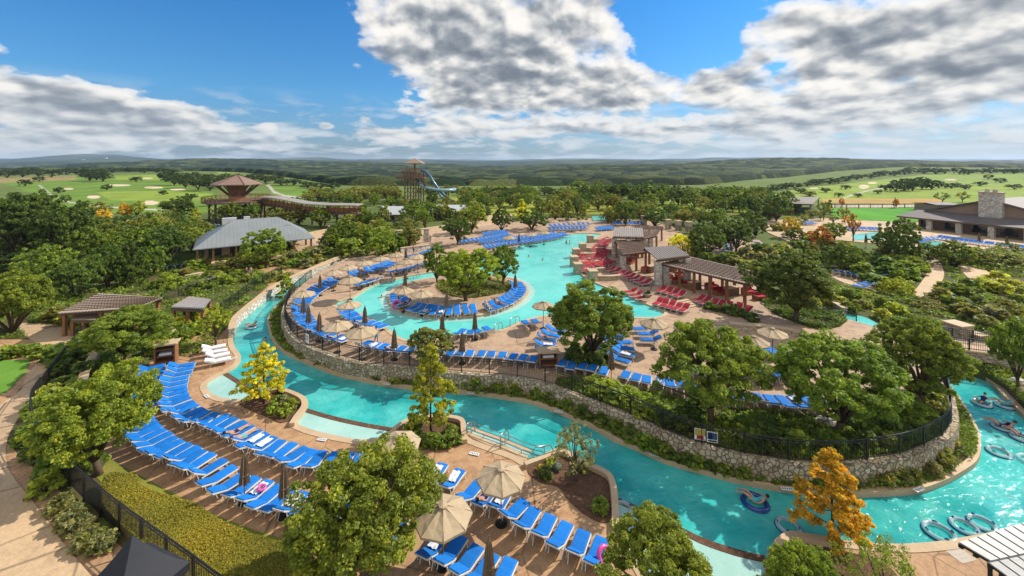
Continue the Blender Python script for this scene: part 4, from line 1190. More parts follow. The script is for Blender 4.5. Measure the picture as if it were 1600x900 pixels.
shrubs([(72, 770)], 'bright', 'bright leaved shrub at the promenade bend inside the fence', None, z=ZD, w=(46, 48), tall=0.9)
shrubs([(92, 800), (110, 816), (125, 832), (142, 848), (158, 858), (105, 825), (135, 855)], ['sage', 'olive'], 'feathery ornamental grass clump between promenade and fence', 'ornamental grasses by the promenade', 'ornamental_grass', ZD, (34, 42), 0.75)
shrubs([(10, 556), (30, 556), (48, 552), (2, 562), (62, 558)], ['green', 'bright'], 'low leafy shrub bordering the clipped lawn', 'shrubs bordering the lawn', z=ZD, w=(26, 34), tall=0.7)
shrubs([(100, 562), (112, 570), (90, 590), (75, 625), (62, 645), (70, 668), (95, 640), (50, 690), (110, 700), (90, 720), (125, 550), (130, 590), (105, 610), (60, 715), (130, 715), (80, 745)], ['green', 'dark', 'bright'], 'green shrub along the dark fence by the promenade', 'shrubs along the promenade fence', z=ZD, w=(36, 50), tall=0.75)
shrubs([(280, 515), (295, 508), (310, 505), (270, 525), (320, 515), (300, 525), (262, 540), (285, 535), (250, 548)], ['olive', 'lime', 'green'], 'pale green shrub on the slope below the grey shed roof', 'shrubs below the shed roof', z=ZD, w=(28, 42), tall=0.75)
shrubs([(250, 450), (265, 440), (280, 445), (300, 440), (320, 432), (290, 430), (340, 440), (355, 445), (310, 450), (372, 436), (385, 440), (275, 432), (330, 452), (345, 428), (398, 436), (262, 455), (300, 460)], ['green', 'bright', 'olive'], 'garden shrub on the terraces below the pavilion', 'shrubs on the pavilion terraces', z=ZD, w=(18, 28), tall=0.7)
shrubs([(440, 415), (455, 405), (470, 410), (485, 402), (460, 420), (500, 396), (515, 398), (530, 402), (480, 422), (545, 410), (560, 402), (500, 412), (520, 388), (448, 398), (570, 398), (440, 430), (425, 440)], ['green', 'olive', 'sage'], 'garden shrub on the bank above the river mouth', 'shrubs above the river mouth', w=(20, 34), tall=0.7)
shrubs([(311, 424)], 'olive', 'clipped globe topiary beside the pavilion wall', None, 'topiary', w=(20, 21), tall=0.95)
shrubs([(1355, 440), (1372, 446), (1388, 432), (1402, 436), (1412, 428), (1425, 436), (1436, 428), (1348, 430), (1395, 422), (1420, 418), (1380, 420)], ['green', 'dark'], 'dense shrub on the bed east of the blue lounger court', 'shrubs east of the lounger court', z=0.75, w=(26, 38), tall=0.7)
shrubs([(1470, 470), (1490, 480), (1505, 490), (1520, 500), (1540, 510), (1500, 462), (1530, 478), (1555, 495), (1480, 455), (1515, 455)], ['sage', 'green', 'olive'], 'shrub on the slope above the stone bridge', 'shrubs above the bridge', z=0.75, w=(26, 38), tall=0.7)
shrubs([(1540, 448), (1552, 455), (1570, 458), (1590, 470), (1600, 460), (1560, 440), (1580, 448)], ['lime', 'bright'], 'yellow green shrub beside the eastern garden walk', 'yellow green garden shrubs', z=0.75, w=(26, 36), tall=0.6)
shrubs([(1255, 486), (1270, 482), (1280, 476), (1300, 478), (1320, 480), (1345, 480), (1330, 470), (1290, 468), (1385, 478), (1400, 490), (1380, 498), (1405, 508), (1330, 488)], ['green', 'olive', 'lime'], 'shrub beside the narrow garden stream', 'shrubs by the garden stream', z=0.75, w=(24, 36), tall=0.7)
shrubs([(1090, 400), (1110, 412), (1130, 416), (1150, 420), (1170, 424), (1185, 412), (1165, 408), (1140, 408), (1200, 420), (1205, 405), (1188, 396)], ['olive', 'dark', 'sage'], 'scrubby shrub behind the pergola roof', 'shrubs behind the pergola', z=ZP, w=(26, 38), tall=0.8)
shrubs([(1130, 486), (1145, 490), (1160, 495), (1175, 500), (1110, 484)], 'dark', 'dark shrub in the raised bed below the red loungers', 'shrubs below the red loungers', z=ZP, w=(24, 32), tall=0.6)
def scatter_fill(x0, x1, y0, y1, n, hues, label, group, w, kinds=('shrub', 'round'), ratio=1.0, skip=()):
    i = 0
    while i < n:
        px, py = random.uniform(x0, x1), random.uniform(y0, y1)
        if any(a <= px <= b and c <= py <= d for a, b, c, d in skip): continue
        wd = random.uniform(*w) * (py - 250) / 120
        tree(px, py, py - wd * ratio, wd, random.choice(kinds), random.choice(hues), label, 'small_tree', group)
        i += 1
scatter_fill(0, 300, 345, 400, 34, ['dark', 'green', 'olive'], 'small tree among the western live oaks', 'small trees among the western oaks', (30, 48), ('round', 'oak'), 0.85, skip=[(100, 215, 342, 366)])
scatter_fill(0, 300, 400, 470, 26, ['dark', 'green', 'deep'], 'dark small tree on the western slope', 'small trees on the western slope', (30, 46), ('oak', 'round'), 0.8, skip=[(225, 300, 400, 470), (92, 260, 455, 490)])
scatter_fill(660, 960, 320, 345, 36, ['dark', 'green', 'olive'], 'small tree in the belt north of the pool decks', 'small trees north of the pool decks', (30, 44), ('round', 'oak'), 0.95)
scatter_fill(950, 1240, 328, 352, 30, ['dark', 'green', 'olive'], 'small tree in the belt behind the cabanas', 'small trees behind the cabanas', (30, 44), ('round', 'oak'), 0.9)
scatter_fill(400, 660, 320, 352, 24, ['olive', 'green', 'dark'], 'small tree among the huts and walkway', 'small trees among the huts', (26, 38), ('round', 'oak'), 0.9, skip=[(590, 640, 330, 352)])
scatter_fill(1190, 1320, 340, 362, 10, ['olive', 'green', 'sage'], 'small shrub tree on the eastern gardens', 'small trees of the eastern gardens', (18, 28), ('shrub', 'wispy'), 0.9)
scatter_fill(1220, 1310, 382, 420, 12, ['dark', 'green', 'olive'], 'green shrub tree by the eastern courts', 'shrub trees by the eastern courts', (22, 34), ('shrub', 'round'), 0.8)

scatter_fill(0, 330, 330, 400, 40, ['dark', 'green', 'olive', 'bright'], 'mixed small tree among the western live oaks', 'mixed small trees of the west', (34, 52), ('round', 'oak'), 0.85, skip=[(60, 330, 325, 366)])
scatter_fill(300, 470, 400, 450, 22, ['green', 'olive', 'bright'], 'leafy shrub on the slopes around the pavilion terrace', 'leafy shrubs around the pavilion', (18, 28), ('shrub',), 0.7, skip=[(405, 470, 395, 440)])
scatter_fill(490, 640, 352, 398, 26, ['green', 'olive', 'bright', 'dark'], 'small tree along the walk to the stone court', 'small trees along the court walk', (26, 38), ('round', 'shrub'), 0.9, skip=[(490, 530, 352, 380)])
scatter_fill(660, 830, 300, 322, 26, ['olive', 'green', 'bright', 'dark'], 'tree dotted over the yellow meadow', 'trees dotted over the meadow', (26, 40), ('round', 'oak'), 0.9)
scatter_fill(840, 1240, 318, 338, 34, ['dark', 'green', 'olive', 'bright'], 'tree between the meadow oaks and the decks', 'trees between meadow and decks', (34, 50), ('round', 'oak'), 0.95)
scatter_fill(1290, 1480, 392, 445, 18, ['green', 'dark', 'olive'], 'rounded shrub in the eastern garden beds', 'rounded shrubs of the eastern garden', (20, 32), ('shrub',), 0.75, skip=[(1290, 1385, 412, 445), (1418, 1480, 402, 462)])
scatter_fill(1400, 1610, 392, 432, 16, ['olive', 'green', 'sage'], 'feathery shrub below the lodge terrace', 'feathery shrubs below the lodge', (20, 32), ('shrub', 'wispy'), 0.8)

# ------------------------------------------------------------------ low cover nobody could count: leaves over the banks and beds, the long hedge
def in_xy(poly, X, Y):
    return inpoly(X, Y, [(p[0], p[1]) for p in poly])
def ground_leaves(name, label, poly, n, z, leaf, hue, height, holes=(), cat='ground cover', patch=1.6, thr=-0.15, seed=5):
    rng = np.random.default_rng(seed)
    P = np.array([(p[0], p[1]) for p in poly])
    lo, hi = P.min(0), P.max(0)
    # denser where it is nearer: sample the photo plane
    pts = []
    tot = 0
    while tot < n:
        m = n * 3
        px = rng.uniform(-60, 1660, m); py = rng.uniform(330, 960, m)
        Y_ = F * (HC - z) / (py - HORIZON); X_ = (px - 800) * Y_ / F
        ok = in_xy(poly, X_, Y_)
        for h in holes: ok &= ~in_xy(h, X_, Y_)
        ok &= (np.sin(X_ * 1.9 / patch + 1.3 * np.sin(Y_ * 1.1 / patch)) + np.sin(Y_ * 2.3 / patch + np.sin(X_ * 0.9 / patch) * 1.7)) * 0.5 + rng.normal(0, .25, m) > thr
        q = np.stack([X_[ok], Y_[ok]], 1); pts.append(q); tot += len(q)
        if m > n * 40 or len(q) == 0: break
    P = np.concatenate(pts)[:n]
    k = len(P)
    s = leaf * np.clip(P[:, 1] / 26.0, 0.6, 3.2) * rng.uniform(.6, 1.3, k)
    hz = height * rng.uniform(0, 1, k) * (0.6 + 0.5 * np.sin(P[:, 0] * 1.3) * np.sin(P[:, 1] * 1.7))
    c = np.stack([P[:, 0], P[:, 1], z + np.abs(hz)], 1)
    nrm = rng.normal(size=(k, 3)) * .6 + np.array([0, 0, .8]); nrm /= np.linalg.norm(nrm, axis=1, keepdims=True)
    t = np.cross(nrm, rng.normal(size=(k, 3))); t /= np.linalg.norm(t, axis=1, keepdims=True); b = np.cross(nrm, t)
    v = np.stack([c - t * s[:, None], c - b * s[:, None] * .6, c + t * s[:, None], c + b * s[:, None] * .6], 1).reshape(-1, 3)
    tint = np.clip(0.45 + 0.25 * np.sin(P[:, 0] * 0.7 + 2) * np.sin(P[:, 1] * 0.9) + rng.normal(0, .2, k), 0, 1)
    me = np_mesh(name, v, np.arange(k * 4).reshape(k, 4), M['leaf'], np.repeat(tint, 4))
    o = link(bpy.data.objects.new(name, me)); o.color = (*HUES[hue], 1)
    return tag(o, label, cat, kind='stuff')
bank_strip = [Vector((p.x, p.y, 0)) for p in kerb_w]
wall_in = [Vector((p.x, p.y, 0)) for p in wall_w]
ground_leaves('ground_cover', 'low greenery covering the bank between kerb and stone wall', bank_strip + [Vector((p.x, p.y, 0)) for p in north], 26000, ZB + .02, 0.075, 'green', 0.40, [wall_in + [Vector((p.x, p.y, 0)) for p in north_edge]], thr=-0.35)
hp = [Vector((p.x, p.y, ZP)) for p in wall_w if px_of(p.x, p.y, ZP)[1] > 590 and px_of(p.x, p.y, ZP)[0] > 860] + smooth_line(GP([(1452, 606), (1400, 632), (1330, 648), (1250, 648), (1180, 640), (1110, 634), (1050, 620), (990, 606), (930, 592), (870, 588)], ZP), 2)
structure('island_planting_bed', MB().prism(hp, ZP - .02, ZP + .012), M['bed'])
ground_leaves('ground_cover', 'dark planting under the oaks inside the island fence', hp, 26000, ZP + .02, 0.08, 'green', 0.5, thr=-0.4, seed=6)
wb = GP([(-300, 392), (300, 392), (420, 446), (383, 478), (362, 500), (330, 545), (300, 558), (262, 555), (235, 560), (215, 595), (190, 650), (165, 690), (150, 742), (60, 700), (20, 620), (100, 530), (-300, 530)], ZD)
pathp = GP([(118, 508), (20, 504), (50, 535), (60, 548), (0, 620), (-300, 560), (-300, 720), (14, 735), (20, 670), (45, 630), (75, 590), (95, 560), (105, 540), (125, 520)], ZD)
ground_leaves('ground_cover', 'green ground planting over the western slopes', wb, 34000, ZD + .03, 0.09, 'green', 0.45, [pathp], thr=-0.2, seed=7)
ground_leaves('ground_cover', 'ground planting over the eastern garden beds', east_w, 30000, 0.72, 0.085, 'green', 0.5, [GP([(1447, 400), (1470, 402), (1480, 430), (1470, 448), (1450, 466), (1418, 466), (1435, 440)], .7), GP([(1495, 412), (1620, 445), (1620, 480), (1550, 462), (1510, 442)], .7), GP([(1300, 415), (1345, 424), (1385, 436), (1375, 456), (1330, 449), (1296, 434)], .7), GP([(1280, 482), (1345, 488), (1376, 505), (1368, 518), (1325, 506)], .7)], thr=-0.25, seed=8)
# the broad clipped hedge beyond the iron fence
HG = [(163, 745), (190, 741), (214, 743), (218, 757), (240, 768), (285, 782), (312, 792), (345, 815), (400, 838), (450, 852), (500, 880), (520, 1000), (375, 985), (325, 925), (280, 895), (235, 862), (195, 826), (158, 785)]
hg = smooth_line(GP(HG, ZD + .5), 2, True)
def hedge_mesh(poly, z0, z1, n):
    hb = MB().prism(poly, z0, z1 - .06)
    core = hb.mesh('hedge', M['bed'])
    return core
hb_o = link(bpy.data.objects.new('hedge', hedge_mesh(hg, ZD, ZD + .62, 0)))
tag(hb_o, 'broad clipped yellow green hedge between the iron fence and the lawn strip', 'hedge')
lf = ground_leaves('leaves', None, hg, 52000, ZD + .56, 0.05, 'lime', 0.10, cat=None, thr=-2, seed=9)
del lf['kind']
lf.parent = hb_o; lf.name = 'foliage'; lf.color = (0.30, 0.265, 0.035, 1)

gb = smooth_line(GP([(1188, 456), (1240, 464), (1290, 482), (1325, 500), (1290, 516), (1240, 503), (1195, 480)], ZP), 2, True)
structure('garden_bed', MB().prism(gb, ZP - .02, ZP + .012), M['bed'])
ground_leaves('ground_cover', 'dark planting under the tall oak at the pergola end', gb, 7000, ZP + .02, 0.08, 'dark', 0.5, thr=-0.4, seed=12)

ib = smooth_line(GP([(684, 442), (735, 436), (790, 440), (800, 452), (765, 462), (722, 466), (690, 456)], ZP + .02), 2, True)
structure('garden_bed', MB().prism(ib, ZP, ZP + .035), M['bed'])
ground_leaves('ground_cover', 'low planting round the trees of the lounger island', ib, 2600, ZP + .04, 0.08, 'olive', 0.5, thr=-0.4, seed=14)

g7 = 'single oaks dotted over the western fairway'
for px, b, h, wd in [(40, 291, 12, 20), (92, 302, 11, 16), (298, 313, 13, 22), (212, 284, 9, 18), (166, 297, 10, 16), (330, 322, 14, 24), (60, 284, 9, 18), (255, 305, 9, 14)]:
    tree(px, b, b - h, wd, 'oak', 'deep', 'single dark oak standing out on the western fairway', 'live_oak', g7)
g8 = 'single oaks dotted over the eastern fairway'
for px, b, h, wd in [(1290, 301, 9, 18), (1322, 296, 8, 16), (1252, 302, 9, 18), (1532, 291, 9, 18), (1562, 286, 9, 20), (1508, 296, 9, 16), (1585, 296, 10, 22), (1545, 280, 8, 16), (1230, 307, 9, 20), (1372, 303, 8, 14)]:
    tree(px, b, b - h, wd, 'oak', random.choice(['deep', 'dark']), 'single dark oak standing out on the eastern fairway', 'live_oak', g8)
shrubs([(100, 508), (120, 512), (140, 514), (165, 512), (185, 510), (85, 500), (110, 500)], ['green', 'olive', 'bright'], 'leafy shrub in front of the brown slat pergola', 'shrubs in front of the brown pergola', z=ZD, w=(26, 36), tall=0.75)
# ------------------------------------------------------------------ sun loungers
WID = 0.70
def lounger_parts(ang=0.50, folded=False):
    """head at -y, feet at +y; the backrest rises towards -y"""
    hz, hy, ty = 0.36, -0.12, 1.02
    bl = 0.78
    by, bz = hy - bl * math.cos(ang), hz + bl * math.sin(ang)
    P = {}
    fr = MB()
    for s in (-1, 1):
        x = s * (WID / 2 - 0.02)
        fr.bar((x, hy - 0.25, hz), (x, ty, hz), 0.045, 0.06)
        fr.bar((x, hy, hz + 0.01), (x, by, bz + 0.01), 0.045, 0.06)
        fr.bar((x, by + 0.12, bz - 0.05), (x, by + 0.22, 0.30), 0.025)
    fr.bar((-WID / 2, ty, hz), (WID / 2, ty, hz), 0.045, 0.06)
    fr.bar((-WID / 2, by, bz + 0.01), (WID / 2, by, bz + 0.01), 0.045, 0.06)
    for k in range(6):
        y = hy + 0.15 + k * 0.17
        fr.bar((-WID / 2, y, hz), (WID / 2, y, hz), 0.05, 0.02)
    for k in range(4):
        t = (k + 0.5) / 4
        y, z = hy + (by - hy) * t, hz + (bz - hz) * t
        fr.bar((-WID / 2, y, z), (WID / 2, y, z), 0.05, 0.02)
    P['frame'] = (fr, 'white', False)
    legs = []
    for s in (-1, 1):
        for y0, y1 in ((ty - 0.12, ty - 0.02), (hy - 0.22, hy - 0.36)):
            m = MB(); x = s * (WID / 2 - 0.03)
            m.bar((x, y0, hz), (x, y1, 0.0), 0.035)
            legs.append(m)
    def pad(y0, z0, y1, z1, w, th, n=5):
        m = MB()
        dy, dz = y1 - y0, z1 - z0
        ln = math.hypot(dy, dz); ny, nz = -dz / ln, dy / ln
        if nz < 0: ny, nz = -ny, -nz
        vs, fs = [], []
        for i in range(n + 1):
            t = i / n
            e = 0.6 if i in (0, n) else 1.0
            quilt = 1.0 - (0.12 if i % 2 else 0.0)
            for x, q in ((-w / 2, 0.1), (-w / 2, 0.75 * e), (-w / 2 + 0.04, e * quilt), (w / 2 - 0.04, e * quilt), (w / 2, 0.75 * e), (w / 2, 0.1)):
                vs.append((x, y0 + dy * t + ny * th * q, z0 + dz * t + nz * th * q))
        for i in range(n):
            for k in range(6):
                a, b = i * 6 + k, i * 6 + (k + 1) % 6
                fs.append((a, b, b + 6, a + 6))
        fs += [(5, 4, 3, 2, 1, 0), tuple(n * 6 + k for k in range(6))]
        return m.add(vs, fs)
    seat = pad(hy + 0.01, hz + 0.03, ty + 0.01, hz + 0.03, WID - 0.09, 0.09)
    back = pad(by + 0.0, bz + 0.04, hy - 0.0, hz + 0.045, WID - 0.09, 0.09, 4)
    return fr, legs, seat, back

LM = {}
def _fix(me):
    """outward normals for the pads"""
    import bmesh
    b = bmesh.new(); b.from_mesh(me); bmesh.ops.recalc_face_normals(b, faces=b.faces); b.to_mesh(me); b.free()
    return me
ANGLES = (0.36, 0.50, 0.66)
for AI, ang in enumerate(ANGLES):
    _fr, _legs, _seat, _back = lounger_parts(ang)
    LM['frame', AI] = _fix(_fr.mesh('frame', M['white']))
    if AI == 0: LM['legs'] = [_fix(l.mesh('leg', M['white'])) for l in _legs]
    for c in ('blue', 'red', 'towel'):
        LM['seat', c] = _fix(_seat.mesh('seat_cushion', M[c]))
        LM['back', c, AI] = _fix(_back.mesh('back_cushion', M[c]))
        both = MB()
        for q in (_seat, _back): both.add(q.v, q.f)
        LM['both', c, AI] = _fix(both.mesh('cushion', M[c]))
        one = MB()
        one.add(_seat.v, _seat.f, 0); one.add(_back.v, _back.f, 0)
        for s in (-1, 1):
            x = s * (WID / 2 - 0.02)
            one.bar((x, -0.37, .36), (x, 1.02, .36), 0.05, 0.06, 1)
            one.bar((x, -0.12, .37), (x, -.12 - .78 * math.cos(ang), .37 + .78 * math.sin(ang)), 0.05, 0.06, 1)
            for y in (0.95, -0.45): one.bar((x, y, .36), (x, y, 0), 0.05, None, 1)
        LM['one', c, AI] = _fix(one.mesh('sun_lounger', [M[c], M['white']]))
    allm = MB(); allm.add(_fr.v, _fr.f)
    for l in _legs: allm.add(l.v, l.f)
    LM['frame_all', AI] = _fix(allm.mesh('frame', M['white']))

ORD = 'first second third fourth fifth sixth seventh eighth ninth tenth eleventh twelfth thirteenth fourteenth fifteenth sixteenth seventeenth eighteenth nineteenth twentieth'.split()
TENS = {20: 'twenty', 30: 'thirty', 40: 'forty', 50: 'fifty'}
def ordinal(i):
    if i <= 20: return ORD[i - 1]
    t = i // 10 * 10
    return ('thirtieth' if t == 30 else 'fortieth' if t == 40 else 'fiftieth') if i == t else TENS[t] + '-' + ORD[i % 10 - 1]

N_L = {'blue': 0, 'red': 0, 'towel': 0}
LOUNGERS = []
PENDING = []
def put_lounger(p, rz, label, group, colour='blue', lod=0, part_colour=None):
    N_L[colour] += 1
    PENDING.append((p.y, p.copy(), rz, label, group, colour, lod))

def build_lounger(p, rz, label, group, colour='blue', lod=0, part_colour=None):
    tilt = random.gauss(0, 0.045)
    ai = random.choices((0, 1, 2), (0.15, 0.7, 0.15))[0]
    if lod >= 2:
        o = bpy.data.objects.new('sun_lounger', LM['one', colour, ai])
        o.location = p; o.rotation_euler = (0, 0, rz + tilt)
        link(o)
        LOUNGERS.append(o)
        return tag(o, label, 'sun lounger', group)
    o = thing('sun_lounger', label, 'sun lounger', p, rz + tilt, group)
    LOUNGERS.append(o)
    def part(nm, me):
        q = bpy.data.objects.new(nm, me); link(q, o); return q
    if lod == 1:
        part('frame', LM['frame_all', ai]); part('cushion', LM['both', colour, ai])
    else:
        part('frame', LM['frame', ai])
        for l in LM['legs']: part('leg', l)
        part('seat_cushion', LM['seat', colour]); part('back_cushion', LM['back', part_colour or colour, ai])
    return o

def row(pts, z, anchor, where, pitch=0.80, side=1, colour='blue', lod=None, gaps=(), n=None, jitter=0.05, aim=0.0, lift=0.45):
    """loungers side by side along a photo polyline through their middles; label: nth from the anchor, where"""
    W_ = smooth_line(GP(pts, z + lift), 6) if len(pts) > 2 else GP(pts, z + lift)
    for v in W_: v.z = z
    if n is not None: n = max(1, min(n, int(sum((b - a).length for a, b in zip(W_, W_[1:])) / 0.74) + 1))
    P = resample(W_, pitch) if n is None else (resample(W_, n=n) if n > 1 else [W_[0]])
    got = 0
    keep = []
    for i, p in enumerate(P):
        a, b = P[max(i - 1, 0)], P[min(i + 1, len(P) - 1)]
        d = (b - a).normalized()
        if n == 1: d = (W_[-1] - W_[0]).normalized()
        qx = px_of(p.x, p.y, z)[0]
        if any(g0 <= i / max(len(P) - 1, 1) <= g1 for g0, g1 in gaps): continue
        keep.append((p, d))
    nm = 'white' if colour == 'towel' else colour
    for i, (p, d) in enumerate(keep):
        v = Vector((-d.y, d.x, 0)) * side
        rz = math.atan2(-v.x, v.y) + aim
        s = F / p.y
        l = lod if lod is not None else (0 if s > 19.5 else 1 if s > 11.5 else 2)
        ctr = p - v * 0.1 + Vector((random.uniform(-jitter, jitter), random.uniform(-jitter, jitter), 0))
        if len(keep) == 1: lab = f'{nm} sun lounger alone {where}'
        else: lab = f'{nm} lounger, {ordinal(i + 1)} from {anchor}, {where}'
        put_lounger(ctr, rz, lab, f'{nm} loungers {where}', colour, l)
    return len(keep)

ZS = ZD + 0.01
# near bank
row([(236, 574), (229, 605), (218, 636), (215, 662), (229, 682), (262, 702), (308, 724)], ZS, 'the wooden towel hut', 'in the outer row by the lawn', 0.79)
row([(326, 733), (340, 744), (358, 756)], ZS, 'the long outer row', 'in the four beside the closed parasol', n=4)
row([(378, 764), (410, 774), (452, 787), (490, 798), (522, 805)], ZS, 'the closed parasol', 'on the outer row under the big tree', 0.78)
row([(284, 571), (274, 590), (268, 610), (270, 624), (283, 640), (302, 651), (338, 660), (362, 671), (384, 684), (410, 697), (440, 707), (475, 718), (512, 722), (560, 722)], ZS, 'the wooden towel hut', 'in the inner row curving past the beach', 0.83)
row([(333, 542), (341, 562)], ZS, 'the pale little tree', 'with white towels at the river edge', n=4, colour='towel', side=1, aim=-0.2)
row([(655, 735), (684, 743), (706, 751)], ZS, 'the big tree', 'by the two large tan parasols', n=3)
row([(736, 768), (760, 779), (789, 788), (811, 806), (834, 818), (858, 831), (882, 842), (905, 853), (932, 865)], ZS, 'the large tan parasol', 'in the row behind the mulch planter', n=9)
row([(677, 852), (700, 863), (724, 873), (752, 888), (785, 902)], ZS, 'the tan parasol edge', 'in the front row at the photo edge', n=5)
row([(548, 810), (580, 822), (612, 833)], ZS, 'the outer row', 'in the shade under the big tree', n=3)
# walled island
row([(612, 410), (590, 419), (566, 424), (545, 431), (524, 438), (506, 446), (490, 456), (476, 469), (469, 482), (472, 495), (482, 506), (497, 516), (516, 525), (540, 532), (562, 537), (596, 543), (622, 547), (652, 550), (690, 553), (737, 554), (775, 556), (807, 560), (832, 563)],
    ZP, 'the stone court', 'along the iron fence of the island', 0.88, gaps=[(0.17, 0.19), (0.40, 0.42), (0.66, 0.69), (0.80, 0.82)])
row([(877, 570), (900, 573), (930, 578), (965, 585), (992, 591), (1032, 599), (1082, 607), (1125, 616), (1175, 624), (1240, 630), (1285, 629)], ZP, 'the wooden towel shelf', 'along the island hedge', 0.80, gaps=[(0.21, 0.235), (0.62, 0.64)])
row([(1070, 577), (1100, 582), (1150, 586), (1212, 586), (1250, 584)], ZP, 'the round oak', 'in the second row behind the hedge', 0.86)
row([(868, 515), (860, 522), (853, 531), (851, 540), (853, 547)], ZP, 'the pool edge', 'on the west of the island oak', n=5)
row([(966, 560), (973, 551), (974, 543), (972, 534), (962, 526)], ZP, 'the closed parasol', 'on the east of the island oak', n=5, side=-1)
row([(948, 548), (956, 535)], ZP, 'the closed parasol', 'close under the island oak', n=2, side=-1)
row([(1003, 512), (1012, 520), (1018, 530)], ZP, 'the open parasol', 'between the two big island trees', n=3, side=-1)
row([(824, 505), (838, 503)], ZP, 'the open parasol', 'at the pool edge by the island oak', n=2, side=1)
row([(720, 519), (733, 521), (751, 517), (763, 515)], ZP, 'the closed parasol', 'in the four at the pool handrail', n=4)
row([(540, 487), (551, 496), (563, 503), (577, 506), (591, 511)], ZP, 'the spa parasol', 'along the pool edge by the spa', 0.85)
row([(562, 445), (576, 441), (588, 436)], ZP, 'the open parasol', 'facing the wading pool', 0.85, side=1)
row([(610, 425), (630, 422), (642, 419), (655, 415), (668, 411)], ZP, 'the white post', 'in the inner row above the wading pool', 0.85)
row([(640, 401), (662, 395), (680, 389)], ZP, 'the court wall', 'in the upper row near the stone court', 0.9)
row([(1195, 546), (1210, 552)], ZP, 'the open parasol', 'east of the round oak', n=3)
# round island
row([(622, 458), (622, 468), (632, 475), (650, 481), (668, 485), (684, 486), (700, 486), (722, 485), (745, 483), (765, 480), (783, 474), (797, 467), (807, 459), (811, 450), (806, 442)], ZP + 0.02, 'the red float', 'round the rim of the lounger island', 0.86, side=-1, gaps=[(0.20, 0.23), (0.53, 0.56)])
# north decks
row([(760, 386), (790, 381), (815, 378), (840, 375), (868, 370), (884, 366)], ZP, 'the island trees', 'on the north spit at the pool edge', 0.95, side=-1)
row([(752, 378), (790, 374), (830, 370), (868, 365)], ZP, 'the island trees', 'in the second row of the north spit', 0.98, side=-1)
row([(720, 378), (745, 375), (775, 370), (795, 366)], ZP, 'the dark oak', 'in the third row of the north spit', 1.0, side=-1)
row([(860, 358), (885, 357), (915, 356)], ZP, 'the dark tree', 'on the north deck before the cypresses', 0.95, side=-1, n=10)
row([(862, 353), (890, 351), (920, 350)], ZP, 'the dark tree', 'behind the front row of the north deck', 1.0, side=-1, n=9)
row([(934, 358), (958, 356)], ZP, 'the pool corner', 'in the short row by the tan cabana', n=7, side=-1)
row([(960, 349), (1003, 349)], ZP, 'the far small pool', 'under the dark round tree', n=9, side=-1)
row([(758, 366), (790, 362)], ZP, 'the dark oak', 'in the back row under the north trees', n=7, side=-1)
# east
row([(1253, 349), (1272, 348)], 1.2, 'the shelter', 'beside the yellowing tree', n=5, side=-1, lod=2)
row([(1327, 357), (1345, 357), (1372, 358)], 1.2, 'the bare tree', 'behind the little white pool', n=10, side=-1, lod=2)
row([(1432, 377), (1448, 374), (1462, 373)], 1.2, 'the layered tree', 'beside the terrace pool', n=7, side=-1, lod=2)
row([(1466, 370), (1500, 375), (1540, 380), (1596, 386)], 1.2, 'the terrace pool', 'in the long lodge terrace row', n=22, side=-1, lod=2)
row([(1310, 424), (1330, 428), (1350, 432), (1374, 430)], 0.76, 'the dark oak', 'on the eastern court', n=9, side=1)
row([(1345, 447), (1362, 442)], 0.76, 'the dense shrubs', 'at the foot of the eastern court', n=3, side=1)
row([(1136, 394), (1142, 384), (1150, 376), (1162, 371)], ZP + 0.03, 'the pergola side', 'on the oak court', n=8, side=1)
row([(1180, 378), (1196, 384)], ZP + 0.03, 'the gnarled oak', 'at the back of the oak court', n=3, side=1)
row([(322, 351), (337, 351)], 1.2, 'the pavilion roof', 'on the village walk', n=4, side=1, lod=2)
row([(10, 381), (27, 380)], 1.2, 'the oak trunk', 'glimpsed under the big live oak', n=3, side=1, lod=2)
row([(266, 417), (289, 414)], ZD + 0.03, 'the dark tree', 'on the terrace before the pavilion', n=6, side=1)
# red ones on the pool terraces
row([(941, 379), (955, 373)], ZP, 'the tan cabana', 'on the top cabana terrace', n=6, colour='red', side=-1)
row([(930, 392), (938, 386), (944, 381)], ZP, 'the first pool pier', 'in the double row by the top cabana', n=8, colour='red', side=-1)
row([(928, 403), (936, 400), (944, 396)], ZP, 'the second pool pier', 'on the next terrace down', n=6, colour='red', side=-1)
row([(936, 414), (946, 411), (954, 407)], ZP, 'the third pool pier', 'beside the curved terrace steps', n=6, colour='red', side=-1)
row([(938, 396), (950, 391)], ZP, 'the curved cabana wall', 'tucked behind the second terrace', n=5, colour='red', side=-1)
row([(918, 414), (932, 410)], ZP, 'the fourth pool pier', 'between the third terrace and the pool', n=4, colour='red', side=-1)
row([(905, 399), (914, 396)], ZP, 'the pool edge', 'behind the second pool pier', n=3, colour='red', side=-1)
row([(910, 408), (920, 405)], ZP, 'the pool edge', 'behind the third pool pier', n=3, colour='red', side=-1)
row([(916, 423), (930, 419)], ZP, 'the pool edge', 'beside the planted bowl', n=5, colour='red', side=-1)
row([(955, 420), (975, 427), (990, 434), (1008, 441)], ZP, 'the stone column', 'in the row below the metal cabana roof', n=8, colour='red', side=-1)
row([(985, 455), (1004, 464)], ZP, 'the big oak', 'at the narrow pool arm', n=3, colour='red', side=-1)
row([(1028, 472), (1045, 476), (1069, 482)], ZP, 'the planted bowl', 'on the lowest red terrace', n=5, colour='red', side=-1)
row([(1034, 452), (1050, 456), (1062, 460)], ZP, 'the timber steps', 'in front of the pergola', n=6, colour='red', side=-1)
row([(1092, 467), (1104, 471), (1119, 475), (1131, 478), (1151, 481), (1165, 485)], ZP, 'the round oak', 'along the foot of the pergola', n=8, colour='red', side=-1)
